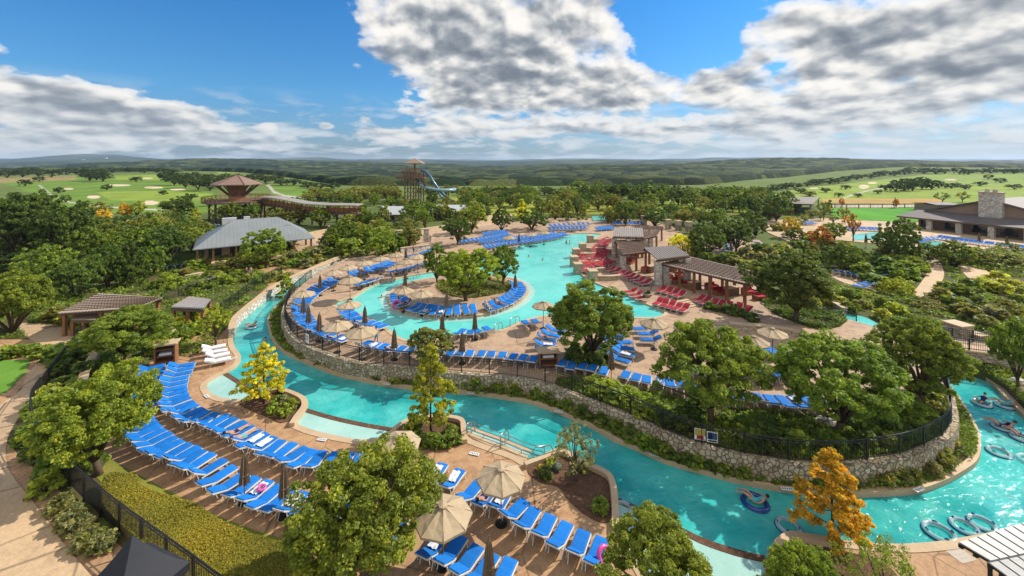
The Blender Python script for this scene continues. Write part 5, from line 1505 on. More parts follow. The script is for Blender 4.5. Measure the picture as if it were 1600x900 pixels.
# the 300 nearest are things of their own; the specks beyond them are one mass
PENDING.sort(key=lambda r: r[0])
for r in PENDING[:300]: build_lounger(*r[1:])
rest = MB()
SLOT = {'blue': 0, 'red': 1, 'towel': 2}
for r in PENDING[300:]:
    _, p, rz, lab, grp, colour, lod = r
    R_ = Matrix.Rotation(rz + random.uniform(-0.05, 0.05), 3, 'Z')
    me = LM['one', colour, 1]
    rest.v += [()] * 0
    base = len(rest.v)
    rest.v += [tuple(p + R_ @ v.co) for v in me.vertices]
    rest.f += [tuple(i + base for i in q.vertices) for q in me.polygons]
    rest.m += [SLOT[colour] if q.material_index == 0 else 3 for q in me.polygons]
tag(rest.build('sun_loungers', [M['blue'], M['red'], M['towel'], M['white']]), 'tiny blue and red loungers crowding the far pool decks', 'sun loungers', kind='stuff')

# ------------------------------------------------------------------ parasols
def parasol(px, py, dia, label, group=None, z=ZD, rim=2.25, closed=False, vents=True):
    """px, py: middle of the canopy in the photo (or its top when closed)"""
    zz = z + (rim if not closed else 2.3)
    P = G(px, py, zz); P.z = z
    o = thing('parasol', label, 'parasol', P, random.uniform(0, 0.8), group)
    pole = MB().tube([(0, 0, 0.05), (0, 0, rim + 0.45)], 0.028, 8).build('pole', M['dark_timber'], o)
    MB().lathe([(0.30, 0.0), (0.30, 0.05), (0.10, 0.09), (0.05, 0.20)], 14).build('base', M['iron'], o)
    if not closed:
        R, rise = dia / 2, dia * 0.17
        v, f = [], []
        for i, (t, zz) in enumerate(((0.10, rise), (0.40, rise * 0.72), (0.72, rise * 0.36), (1.0, 0.0), (1.0, -0.10))):
            for k in range(16):
                a = 6.28318 * k / 16
                rr = R * t * (1.0 if k % 2 == 0 else math.cos(math.pi / 8) * 0.985)
                sag = 0.0 if k % 2 == 0 else -0.05 * math.sin(math.pi * t)
                v.append((rr * math.cos(a), rr * math.sin(a), rim + zz + sag))
        for i in range(4):
            for k in range(16):
                f.append((i * 16 + k, (i + 1) * 16 + k, (i + 1) * 16 + (k + 1) % 16, i * 16 + (k + 1) % 16))
        c = MB().add(v, f)
        seam = MB()
        cano = c.build('canopy', M['beige'], o)
        v, f = [], []
        for t, zz in ((0.0, rise + 0.13), (0.16, rise + 0.05), (0.165, rise + 0.02)):
            for k in range(8):
                a = 6.28318 * k / 8
                v.append((R * t * math.cos(a), R * t * math.sin(a), rim + zz))
        for i in range(2):
            for k in range(8): f.append((i * 8 + k, (i + 1) * 8 + k, (i + 1) * 8 + (k + 1) % 8, i * 8 + (k + 1) % 8))
        MB().add(v, f).build('vent_cap', M['beige'], cano)
        for k in range(8):
            a = 6.28318 * k / 8
            seam.bar((R * 0.16 * math.cos(a), R * 0.16 * math.sin(a), rim + rise * 0.93 + 0.015), (R * math.cos(a), R * math.sin(a), rim + 0.012), 0.022, 0.012)
        seam.build('ribs', M['beige_dark'], cano)
    else:
        v, f = [], []
        prof = [(0.035, 2.55), (0.09, 2.40), (0.15, 2.0), (0.17, 1.6), (0.21, 1.2), (0.23, 0.95), (0.10, 1.0)]
        for r, zz in prof:
            for k in range(16):
                a = 6.28318 * k / 16
                rr = r * (1.25 if k % 2 == 0 else 0.62)
                v.append((rr * math.cos(a), rr * math.sin(a), zz + (0.05 if k % 2 else 0)))
        for i in range(len(prof) - 1):
            for k in range(16): f.append((i * 16 + k, i * 16 + (k + 1) % 16, (i + 1) * 16 + (k + 1) % 16, (i + 1) * 16 + k))
        fold = MB().add(v, f).build('folded_canopy', M['beige_dark'], o)
        MB().lathe([(0.20, 1.42), (0.215, 1.45), (0.20, 1.48)], 12).build('tie_strap', M['beige_dark'], fold)
        MB().lathe([(0.02, 2.55), (0.04, 2.6), (0.0, 2.68)], 8).build('finial', M['dark_timber'], o)
    return o

for px, py, dia, z, lab in [
    (783, 747, 2.45, ZD, 'largest tan parasol fully visible over the orange deck'), (692, 806, 2.6, ZD, 'tan parasol half hidden by the big bright tree'), (622, 694, 2.5, ZD, 'tan parasol above the hedge planter and the second beach'),
    (521, 427, 2.5, ZP, 'lowest tan parasol of the row at the court end'), (544, 419, 2.5, ZP, 'tan parasol second up the row by the iron fence'), (569, 412, 2.5, ZP, 'tan parasol third up the row by the iron fence'),
    (595, 405, 2.5, ZP, 'tan parasol fourth up the row by the green round tree'), (619, 399, 2.5, ZP, 'topmost tan parasol of the row by the stone court'),
    (635, 410, 2.7, ZP, 'tan parasol over the inner row near the court'), (652, 402, 2.7, ZP, 'tan parasol beside the island olive tree crown'), (547, 439, 2.9, ZP, 'tan parasol over sunbathers above the wading pool'),
    (475, 460, 2.4, ZP, 'tan parasol at the western bend of the fence'), (546, 477, 2.4, ZP, 'tan parasol over the little spa pool'), (527, 510, 2.6, ZP, 'tan parasol leftmost of the close pair on the island deck'),
    (565, 520, 2.7, ZP, 'tan parasol rightmost of the close pair on the island deck'), (631, 455, 2.4, ZP + .02, 'tan parasol at the western rim of the round island'), (660, 460, 2.5, ZP + .02, 'tan parasol inside the round island beside the rim one'),
    (849, 478, 2.3, ZP, 'tan parasol at the pool edge beside the island oak'), (1022, 506, 2.5, ZP, 'tan parasol between the two big island trees'), (1178, 534, 2.4, ZP, 'tan parasol half behind the round oak'), (1207, 521, 2.4, ZP, 'tan parasol beside the largest oak and the garden stream'),
    (829, 367, 2.6, ZP, 'tan parasol on the north spit nearest the dark tree'), (850, 364, 2.6, ZP, 'tan parasol on the north spit nearer the pool tip'), (865, 346, 2.6, ZP, 'tan parasol on the north deck left of the cypress'), (893, 347, 2.6, ZP, 'tan parasol on the north deck between the cypresses'), (907, 346, 2.6, ZP, 'tan parasol on the north deck by the smaller cypress'),
    (795, 372, 2.6, ZP, 'tan parasol at the root of the north spit')]:
    parasol(px, py, dia, lab, 'open tan parasols', z)
for px, py, z, lab in [
    (382, 716, ZD, 'closed parasol in the outer row of blue loungers'), (444, 735, ZD, 'closed parasol beside the big tree in the outer row'), (764, 852, ZD, 'closed parasol among the front loungers at the photo edge'),
    (474, 468, ZP, 'closed parasol topmost at the western fence bend'), (482, 482, ZP, 'closed parasol second along the western fence bend'), (499, 494, ZP, 'closed parasol third along the western fence bend'),
    (570, 483, ZP, 'closed parasol standing at the spa pool edge'), (616, 519, ZP, 'closed parasol beside the olive bushy tree'), (698, 461, ZP + .02, 'closed parasol on the round island between loungers'), (691, 496, ZP, 'closed parasol at the pool behind the olive bush'),
    (742, 492, ZP, 'closed parasol at the four loungers by the handrail'), (722, 524, ZP, 'closed parasol on the open island deck'), (500, 433, ZP, 'closed parasol at the river mouth fence'), (562, 425, ZP, 'closed parasol between the parasol row and wading pool'),
    (633, 429, ZP, 'closed parasol beside the wading pool handrail'), (634, 390, ZP, 'closed parasol at the stone court steps'), (955, 549, ZP, 'closed parasol under the island oak'), (811, 367, ZP, 'closed parasol on the north spit'),
    (1353, 368, 1.2, 'closed parasol by the little white pool'), (1437, 383, 1.2, 'closed parasol by the terrace pool'), (1142, 380, ZP, 'closed parasol on the oak court'), (805, 432, ZP + .02, 'closed parasol at the eastern rim of the round island'),
    (1530, 366, 1.2, 'closed parasol in front of the lodge columns'), (1573, 372, 1.2, 'closed parasol at the end of the lodge terrace row')]:
    parasol(px, py, 2.4, lab, 'closed parasols', z, closed=True)

# ------------------------------------------------------------------ people
def body(name_parts, radii, edges, mats, cloth=None, seed=0):
    """one skinned body: joints, radii and bones in; a smooth mesh out"""
    me = bpy.data.meshes.new('person')
    keys = list(name_parts)
    me.from_pydata([name_parts[k] for k in keys], [(keys.index(a), keys.index(b)) for a, b in edges], [])
    o = bpy.data.objects.new('person', me)
    COL.objects.link(o)
    md = o.modifiers.new('skin', 'SKIN')
    for i, k in enumerate(keys):
        sv = me.skin_vertices[0].data[i]
        r = radii[k]
        sv.radius = (r, r) if not isinstance(r, tuple) else r
        sv.use_root = (k == 'pelvis')
    sub = o.modifiers.new('sub', 'SUBSURF'); sub.levels = 1; sub.render_levels = 1
    dg = bpy.context.evaluated_depsgraph_get()
    ev = o.evaluated_get(dg)
    new = bpy.data.meshes.new_from_object(ev)
    bpy.data.objects.remove(o)
    for m in mats: new.materials.append(m)
    new.polygons.foreach_set('use_smooth', [True] * len(new.polygons))
    if cloth:
        for p in new.polygons:
            p.material_index = cloth(p.center)
    return new

RAD = {'pelvis': 0.125, 'waist': 0.105, 'chest': 0.135, 'neck': 0.05, 'head': 0.085, 'crown': 0.075}
for s in 'lr':
    RAD.update({s + 'sh': 0.06, s + 'el': 0.042, s + 'wr': 0.03, s + 'ha': 0.035, s + 'hip': 0.085, s + 'kn': 0.058, s + 'an': 0.038, s + 'to': 0.035})
EDG = [('pelvis', 'waist'), ('waist', 'chest'), ('chest', 'neck'), ('neck', 'head'), ('head', 'crown')]
for s in 'lr':
    EDG += [('chest', s + 'sh'), (s + 'sh', s + 'el'), (s + 'el', s + 'wr'), (s + 'wr', s + 'ha'), ('pelvis', s + 'hip'), (s + 'hip', s + 'kn'), (s + 'kn', s + 'an'), (s + 'an', s + 'to')]
STAND = {'pelvis': (0, 0, .95), 'waist': (0, 0, 1.12), 'chest': (0, .01, 1.34), 'neck': (0, 0, 1.50), 'head': (0, -.02, 1.60), 'crown': (0, -.01, 1.68)}
LIE = {'pelvis': (0, .0, .56), 'waist': (0, -.15, .58), 'chest': (0, -.36, .70), 'neck': (0, -.52, .80), 'head': (0, -.62, .86), 'crown': (0, -.70, .90)}
SIT = {'pelvis': (0, .02, .10), 'waist': (0, -.13, .18), 'chest': (0, -.32, .34), 'neck': (0, -.46, .46), 'head': (0, -.53, .56), 'crown': (0, -.57, .64)}
for s, g in (('l', -1), ('r', 1)):
    STAND.update({s + 'sh': (g * .19, 0, 1.42), s + 'el': (g * .25, .02, 1.14), s + 'wr': (g * .24, -.08, .92), s + 'ha': (g * .23, -.12, .84), s + 'hip': (g * .10, 0, .88), s + 'kn': (g * .11, -.02 - .08 * g, .50), s + 'an': (g * .12, .02 + .1 * g, .08), s + 'to': (g * .13, -.12 + .1 * g, .03)})
    LIE.update({s + 'sh': (g * .19, -.42, .72), s + 'el': (g * .27, -.2, .60), s + 'wr': (g * .24, .04, .56), s + 'ha': (g * .22, .12, .55), s + 'hip': (g * .10, .08, .54), s + 'kn': (g * .12, .5, .58 + .04 * g), s + 'an': (g * .11, .88, .52), s + 'to': (g * .13, .95, .60)})
    SIT.update({s + 'sh': (g * .19, -.38, .36), s + 'el': (g * .36, -.25, .30), s + 'wr': (g * .44, -.02, .30), s + 'ha': (g * .45, .07, .30), s + 'hip': (g * .10, .10, .12), s + 'kn': (g * .14, .44, .36), s + 'an': (g * .14, .80, .24), s + 'to': (g * .14, .90, .30)})
def hips(c): return 1
BODY = {}
def person_mesh(pose, cloth):
    key = (pose, cloth)
    if key not in BODY:
        j = {'stand': STAND, 'lie': LIE, 'sit': SIT}[pose]
        pel, kn = Vector(j['pelvis']), (Vector(j['lkn']) + Vector(j['rkn'])) / 2
        d = (kn - pel)
        def f(c):
            t = (Vector(c) - pel).dot(d) / d.length_squared
            lim = 0.30 if pose != 'stand' else 0.42
            return 1 if -0.28 < t < lim and abs(c[0]) < 0.21 else 0
        BODY[key] = body(j, RAD, EDG, [M['skin'], M[cloth]], f)
        h = Vector(j['head']); c = Vector(j['crown'])
        BODY[key, 'hair'] = None
    return BODY[key]
def person(pose, loc, rz, label, cloth='navy', scale=1.0, group=None):
    o = bpy.data.objects.new('person', person_mesh(pose, cloth))
    o.location = loc; o.rotation_euler = (0, 0, rz); o.scale = (scale,) * 3
    link(o); tag(o, label, 'person', group)
    j = {'stand': STAND, 'lie': LIE, 'sit': SIT}[pose]
    h, c = Vector(j['head']), Vector(j['crown'])
    up = (c - h).normalized()
    m = MB().lathe([(0.001, 0.075), (0.05, 0.068), (0.085, 0.035), (0.096, -0.01), (0.09, -0.05), (0.06, -0.07)], 10)
    q = up.to_track_quat('Z', 'Y')
    ctr = h + up * 0.075 + (Vector((0, 0.02, 0)) if pose == 'stand' else Vector((0, 0, -0.012)))
    m.v = [tuple(ctr + q @ Vector(v)) for v in m.v]
    m.build('hair', M['hair'], o, True)
    return o
def foot_dir(px0, py0, px1, py1, z):
    a, b = G(px0, py0, z), G(px1, py1, z)
    d = (b - a); return math.atan2(-d.x, d.y)
def nearest_lounger(px, py, z):
    p = G(px, py, z + 0.45)
    return min(LOUNGERS, key=lambda o: (Vector(o.location).xy - p.xy).length)
def sunbather(px, py, z, label, cloth):
    l = nearest_lounger(px, py, z)
    return person('lie', l.location, l.rotation_euler.z, label, cloth)
sunbather(372, 680, ZS, 'sunbather in dark swimwear lying with arms down on the inner row', 'navy')
sunbather(384, 686, ZS, 'sunbather in aqua swimwear lying beside another on the inner row', 'aqua')
sunbather(760, 779, ZS, 'sunbather in navy lying in the shade of the large parasol', 'navy')
sunbather(563, 503, ZP, 'sunbather on a lounger at the pool edge by the spa', 'aqua')
sunbather(540, 436, ZP, 'sunbather under the tan parasol above the wading pool', 'navy')
sunbather(783, 474, ZP, 'sunbather on the eastern rim of the round island', 'navy')
sunbather(765, 480, ZP, 'sunbather in aqua on the rim of the round island', 'aqua')
sunbather(641, 477, ZP, 'sunbather beside the red float on the round island', 'navy')
sunbather(582, 438, ZP, 'sunbather in navy on the row facing the wading pool', 'navy')
sunbather(524, 528, ZP, 'sunbather in aqua on the fence row before the parasol pair', 'aqua')
sunbather(570, 423, ZP, 'sunbather shaded by the third parasol of the row', 'navy')
sunbather(655, 415, ZP, 'sunbather on the inner row above the wading pool', 'aqua')
sunbather(853, 532, ZP, 'sunbather west of the island oak', 'navy')
sunbather(1032, 599, ZP, 'sunbather on the row along the island hedge', 'aqua')
sunbather(663, 735, ZS, 'sunbather half hidden by the big bright tree', 'navy')
sunbather(608, 545, ZP, 'sunbather resting on the fence row near the olive bush', 'navy')
for px, py, z, lab, c in [(588, 540, ZP, 'person standing bent over loungers beneath the pair of parasols', 'aqua'), (623, 478, ZP, 'person in pink float corner of the round island', 'navy'), (385, 434, ZD, 'person walking on the terracotta walk below the pavilion', 'navy'), (392, 434, ZD, 'companion in aqua walking on the terracotta walk', 'aqua'),
                          (646, 398, ZP, 'person at the stone court beside the planters', 'navy'), (514, 362, 1.1, 'person strolling on the promenade by the grey roof', 'navy'), (672, 382, ZP, 'person in aqua on the court steps', 'aqua'), (613, 444, ZP, 'person paddling at the wading pool rail', 'navy')]:
    person('stand', G(px, py, z), random.uniform(0, 6.28), lab, c)
# bathers standing in the water: the body goes on below the surface
for px, py, z, lab, c in [(885, 377, ZP - 1.15, 'bather standing at the north end of the pool', 'navy'), (890, 378, ZP - 1.15, 'second bather beside another at the pool north end', 'aqua'), (826, 401, ZP - 1.5, 'swimmer with head out in the open pool', 'navy'), (848, 406, ZP - 1.5, 'swimmer east of the other head in the open pool', 'navy'),
                          (596, 464, ZP - 1.45, 'swimmer off the western rim of the round island', 'navy'), (415, 530, ZR - 1.3, 'swimmer in the river below the western fence bend', 'aqua')]:
    person('stand', G(px, py, z + 1.45), random.uniform(0, 6.28), lab, c)
    bpy.context.view_layer.update() if False else None
for o in list(COL.objects):
    if o.name.startswith('person') and o.get('label') and ('swimmer' in o['label'] or 'bather ' in o['label'] and 'sun' not in o['label']):
        o.location.z = (ZR if 'river' in o['label'] else ZP - 0.12) - (1.0 if o['label'].startswith(('bather', 'second')) else 1.36)

# ------------------------------------------------------------------ inner tubes on the river
def ring(px, py, label, r=0.46, rr=0.115, mat='tube_clear', double=False, rz=0.0, who=None, cloth='navy', z=ZR):
    P = G(px, py, z + 0.08)
    o = thing('river_tube', label, 'inner tube', (P.x, P.y, z + rr * 0.55), rz, 'inner tubes on the river')
    for c in ((-0.62, 0.62) if double else (0.0,)):
        m = MB()
        m.tube([(r * math.cos(6.2832 * k / 28), c + r * math.sin(6.2832 * k / 28), 0) for k in range(28)], rr, 10, 0, True)
        rg = m.build('ring', M[mat], o, True)
    for a in (0.6, 2.5, 3.9, 5.6):
        MB().tube([(r * math.cos(a + t), (0.62 if double else 0) + r * math.sin(a + t), rr * 0.9 + 0.05 * math.sin(3.14 * (t + .15) / .3)) for t in (-.15, -.07, 0, .07, .15)], 0.03, 6).build('handle', M['tube_navy'], rg, True)
    seam = MB().tube([((r + rr * 0.97) * math.cos(6.2832 * k / 28), (0.62 if double else 0) + (r + rr * 0.97) * math.sin(6.2832 * k / 28), -0.03) for k in range(28)], 0.035, 6, 0, True)
    seam.build('seam', M['tube_navy'], rg, True)
    if who:
        d = Vector((math.sin(rz), -math.cos(rz), 0)) * 0.0
        person('sit', (P.x, P.y, z + 0.06), rz, who, cloth)
    return o
ring(1180, 784, 'navy tube with a rider in the river beside the stone wall bend', mat='tube_navy', rz=0.9, who='rider in aqua shorts lying back in the navy tube', cloth='aqua', r=0.55)
ring(1468, 831, 'empty clear tube with navy trim near the striped roof', rz=0.5, r=0.54)
ring(1507, 822, 'empty white ring between the navy trimmed tube and the striped roof', rz=1.2, r=0.46, rr=0.10)
ring(1535, 817, 'empty pale ring nearest the striped roof with black handles', rz=2.2, r=0.46, rr=0.10)
ring(1584, 712, 'double tube at the eastern edge of the river bend', double=True, rz=0.95, mat='tube_clear')
ring(1534, 630, 'tube with a rider closest to the bridge', who='rider in the tube closest to the bridge', rz=2.0)
ring(1570, 633, 'tube with a rider beside the garden rocks', who='rider in aqua beside the garden rocks', cloth='aqua', rz=1.0)
ring(1566, 667, 'tube with a rider midway down the eastern river', who='rider midway down the eastern river', rz=0.8)
ring(1597, 684, 'tube with a rider at the very edge of the river', who='rider at the very edge of the river', rz=0.3)
ring(1232, 822, 'clear tube drifting beside the orange cypress', rz=0.2)
ring(972, 795, 'clear tube parked on the pale shelf beside the mulch planter', rz=0.9, z=0.06)
ring(393, 511, 'tube with a rider in the upper river near the terrace', who='rider reclining in the upper river tube', rz=1.4)
# pink floats and towels left on loungers
def torus_thing(name, label, cat, p, r, rr, mat, rot):
    m = MB().tube([(r * math.cos(6.2832 * k / 20), r * math.sin(6.2832 * k / 20), 0) for k in range(20)], rr, 8, 0, True)
    o = m.build(name, M[mat], None, True, p)
    o.rotation_euler = rot
    return tag(o, label, cat)
torus_thing('swim_ring', 'pink swim ring propped on the last blue lounger of the row', 'swim ring', G(944, 868, 0.7), 0.30, 0.10, 'pink', (1.1, 0.2, 0.5))
torus_thing('swim_ring', 'pink swim ring leaning at the western rim of the round island', 'swim ring', G(620, 476, ZP + 0.4), 0.40, 0.14, 'pink', (0.9, 0.2, 0.3))
torus_thing('swim_ring', 'pink and white swim ring lying on the outer lounger row', 'swim ring', G(409, 762, 0.75), 0.17, 0.06, 'pink', (0.2, 0.1, 0.3))
def towel(px, py, z, label, mat='towel', seed=1):
    l = nearest_lounger(px, py, z)
    rng = random.Random(seed)
    m = MB(); n = 7
    vs = []
    wv = rng.uniform(0, 6)
    for i in range(n + 1):
        for k in range(n + 1):
            x, y = (i / n - 0.5) * 0.46, (k / n) * rng.uniform(0.78, 0.82) - 0.05
            vs.append((x, y, 0.505 + 0.018 * math.sin(i * 1.7 + wv) + 0.018 * math.sin(k * 2.1 + i) + (0.06 * rng.random() if (i + k) % 3 == 0 else 0)))
    fs = [(i * (n + 1) + k, (i + 1) * (n + 1) + k, (i + 1) * (n + 1) + k + 1, i * (n + 1) + k + 1) for i in range(n) for k in range(n)]
    o = m.add(vs, fs).build('towel', M[mat], None, True, l.location, l.rotation_euler.z + rng.uniform(-0.2, 0.2))
    return tag(o, label, 'towel', 'towels left on loungers')
for i, (px, py, z, lab) in enumerate([(394, 692, ZS, 'crumpled white towel beside the two sunbathers'), (412, 698, ZS, 'white towel on the inner row beyond the sunbathers'), (705, 751, ZS, 'striped towel hanging off the lounger by the big tree'), (684, 743, ZS, 'striped towel on the middle lounger by the big tree'), (789, 788, ZS, 'white towel heaped under the large parasol'),
                                      (677, 852, ZS, 'striped towel spread on the front lounger nearest the big tree'), (400, 771, ZS, 'white towel on the outer row before the closed parasol'), (448, 786, ZS, 'pale towel beside the swim ring by the big tree'), (540, 531, ZP, 'white towel on the fence row under the parasol pair'), (578, 540, ZP, 'white towel on the fence row toward the olive bush'),
                                      (668, 485, ZP, 'white towel on the lower rim of the round island'), (684, 486, ZP, 'pale towel next to the white one on the round island'), (752, 482, ZP, 'white towel on the eastern arc of the round island'), (851, 540, ZP, 'white towel west of the island oak'), (972, 551, ZP, 'white towel east of the island oak'), (1240, 630, ZP, 'white towel on the row before the largest oak')]):
    towel(px, py, z, lab, 'towel', i)
# ------------------------------------------------------------------ stone walls and iron fences
def wall_thing(name, pts, z0, z1, wd, label, mat='stone', cap=True, side=0.0, cat='wall', world=False, closed=False):
    P = pts if world else smooth_line(GP(pts, z1), 4)
    c = sum((Vector((p.x, p.y, 0)) for p in P), Vector()) / len(P)
    o = thing(name, label, cat, (c.x, c.y, z0))
    Q = [Vector((p.x - c.x, p.y - c.y, 0)) for p in P]
    MB().sweep(Q, wd, -0.3, z1 - z0, side=side, closed=closed).build('masonry', M[mat], o)
    if cap: MB().sweep(Q, wd + 0.10, z1 - z0 + 0.002, z1 - z0 + 0.09, side=side, closed=closed).build('capstones', M['coping'], o)
    return o
wall_thing('stone_wall', wall_w, ZB - 0.05, ZP + 0.06, 0.42, 'long curved rubble stone wall holding up the lounger island above the river', world=True, side=-0.20, cap=False)

def fence(P, h, label, step=2.0, pickets=0.13, name='iron_fence', thick=1.0, z=None):
    """P world points along its foot"""
    c = P[len(P) // 2]
    o = thing(name, label, 'fence', c)
    Q = [p - c for p in resample(P, 0.5)]
    rails = MB()
    for hz, r in ((h, 0.035 * thick), (h - 0.16, 0.02 * thick), (0.12, 0.02 * thick)):
        rails.tube([q + Vector((0, 0, hz)) for q in Q], r, 6)
    rails.build('rails', M['iron'], o)
    pk = MB()
    for q in resample(Q, pickets):
        pk.bar(q + Vector((0, 0, 0.1)), q + Vector((0, 0, h - 0.02)), 0.016 * thick)
    pk.build('pickets', M['iron'], o)
    for q in resample(Q, step)[:100]:
        MB().box(q + Vector((0, 0, h / 2)), (0.07 * thick, 0.07 * thick, h + 0.06)).build('post', M['iron'], o)
    return o
inner = []
for i, p in enumerate(wall_w):
    a, b = wall_w[max(i - 1, 0)], wall_w[min(i + 1, len(wall_w) - 1)]
    d = (b - a).normalized()
    inner.append(p + Vector((-d.y, d.x, 0)) * -0.08 + Vector((0, 0, 0.06)))
fence(inner[8:-6], 1.15, 'black iron fence following the top of the curved island wall', 2.2)
fence(smooth_line(GP(FENCE, ZD + 0.05), 4), 1.45, 'black iron fence between the promenade and the long lawn', 2.0, 0.12, thick=1.2)
fence(GP([(62, 620), (78, 598), (96, 574), (112, 552), (128, 530)], ZD + 0.05), 1.3, 'black fence half buried in shrubs beside the promenade', 2.2)
fence(smooth_line(GP([(252, 474), (297, 456), (338, 444)], ZD + 0.05), 3), 1.1, 'black fence along the planted terrace above the grey shed roof', 2.4)
fence(smooth_line(GP([(345, 489), (370, 470), (397, 450), (420, 437), (440, 428)], 0.9), 3), 1.1, 'black fence on the pale wall above the upper river', 2.4)
fence(GP([(1286, 494), (1310, 498), (1338, 508)], 0.75), 1.1, 'short black fence beside the garden stream', 1.8)
fence(smooth_line(GP([(1490, 476), (1510, 486), (1535, 498), (1557, 506)], 0.75), 3), 1.2, 'black fence climbing the slope above the bridge', 2.0)
fence([GT(a, b) for a, b in [(1286, 325), (1340, 325), (1400, 325), (1462, 324)]], 1.3, 'dark rail fence along the straw coloured field', 4.0, 1.6, 'rail_fence', 2.5)
# terrace walls on the western bank
wall_thing('stone_wall', [(362, 515), (366, 498), (385, 480), (408, 462), (440, 441), (480, 422), (520, 405), (552, 392)], ZD, 1.0, 0.5, 'pale stone wall along the west bank of the upper river', 'pale_stone')
wall_thing('stone_wall', [(420, 452), (450, 436), (490, 420), (530, 405)], ZD, 0.9, 0.6, 'upper pale retaining wall behind the river mouth', 'pale_stone')
wall_thing('stone_wall', [(262, 538), (268, 520), (266, 505), (255, 492)], ZD, 0.9, 0.6, 'curved pale stone wall beside the rounded green tree', 'pale_stone')
wall_thing('stone_wall', [(130, 590), (140, 565), (150, 552)], ZD, 0.8, 0.5, 'short pale rock wall in the shrubs beside the promenade', 'pale_stone')
wall_thing('stone_wall', [(75, 668), (88, 650), (102, 632)], ZD, 0.7, 0.5, 'rough pale rock edge under the bright green red oak', 'pale_stone')
wall_thing('stone_wall', [(290, 431), (305, 428), (322, 424)], ZD, 0.9, 0.6, 'pale rock wall beneath the pavilion topiary', 'pale_stone')
wall_thing('stone_wall', [(626, 388), (640, 386), (665, 383), (690, 378)], ZP, 2.3, 0.5, 'pale stone wall closing the stone court', 'pale_stone')
wall_thing('stone_wall', [(1298, 470), (1310, 476), (1320, 482)], 0.7, 1.4, 0.5, 'low dark rock wall in the garden by the stream', 'stone')
wall_thing('stone_wall', [(1140, 505), (1165, 508), (1200, 510), (1250, 518)], ZP, 1.85, 0.6, 'low coping wall along the end of the red terraces', 'ashlar')

def planter_kerb(label, pts):
    P = smooth_line(GP(pts, ZD + .15), 3)
    wall_thing('planter_kerb', P, ZD, ZD + 0.28, 0.34, label, 'coping', False, 0, 'planter', True)
planter_kerb('tan kerb round the yellow cypress planter', [(404, 617), (425, 610), (444, 611), (470, 622), (475, 635), (463, 652), (456, 664)])
planter_kerb('tan kerb round the hedge planter of the yellow green cypress', [(616, 672), (632, 661), (650, 654), (690, 652), (720, 657), (724, 672), (726, 690)])
planter_kerb('tan kerb round the triangular mulch planter', [(820, 727), (850, 716), (877, 706), (907, 722), (940, 737), (954, 748), (960, 775), (962, 828)])
planter_kerb('tan kerb at the foot of the orange cypress', [(1206, 900), (1209, 870), (1224, 846), (1240, 838), (1275, 844), (1312, 850)])

# stone piers of the pool terraces
def pier(px, py, w, d, h, label, rz=0.1, z=ZP - 0.2, bowl=False):
    P = G(px, py, z)
    o = thing('stone_pier', label, 'pier', P, rz, 'stone piers along the pool edge')
    MB().box((0, 0, h / 2), (w, d, h)).build('masonry', M['ashlar'], o)
    MB().box((0, 0, h + 0.07), (w + 0.14, d + 0.14, 0.13)).build('capstone', M['coping'], o)
    return o
for px, py, lab in [(922, 380, 'stone pier topmost on the pool edge by the tan cabana'), (910, 394, 'stone pier second down the pool edge'), (900, 403, 'stone pier third down the pool edge with a broad cap'), (897, 416, 'stone pier at the widest bulge of the pool terraces'), (903, 428, 'stone pier beside the planted bowl terrace'), (926, 440, 'stone pier lowest on the pool terraces')]:
    pier(px, py, 1.1, 1.3, 1.5, lab)
    Pp = G(px, py, ZP - .2)
    wall_thing('terrace_wall', [Pp + Vector((0.6, 0.1, 0)), Pp + Vector((2.4, 0.0, 0)), Pp + Vector((4.0, 0.5, 0))], ZP - 0.3, ZP + 0.55, 0.5, lab.replace('stone pier', 'low stone wall behind the pier'), 'ashlar', world=True)
def bowl(px, py, z, label):
    o = thing('planter_bowl', label, 'planter', G(px, py, z))
    MB().lathe([(0.25, 0), (0.3, 0.1), (0.62, 0.42), (0.66, 0.5), (0.55, 0.48)], 16).build('bowl', M['stucco'], o, True)
    m = MB()
    for i in range(40):
        a, r = random.uniform(0, 6.28), random.uniform(0, .5)
        m.bar((r * .7 * math.cos(a), r * .7 * math.sin(a), .45), (r * 1.3 * math.cos(a), r * 1.3 * math.sin(a), random.uniform(.65, .95)), 0.05, 0.02)
    f = m.build('foliage', M['leaf'], o); f.color = (0.10, 0.16, 0.04, 1)
bowl(926, 428, ZP + 0.4, 'round stone bowl of greenery by the pool terraces')
bowl(1012, 465, ZP + 0.4, 'round stone bowl of greenery by the lowest red terrace')
st = thing('terrace_steps', 'short flight of pale steps between the lowest red terraces', 'steps', G(1066, 476, ZP), 0.5)
for k in range(4): MB().box((0, -0.35 * k, 0.42 - 0.12 * k), (2.0, 0.36, 0.12)).build('tread', M['coping'], st)

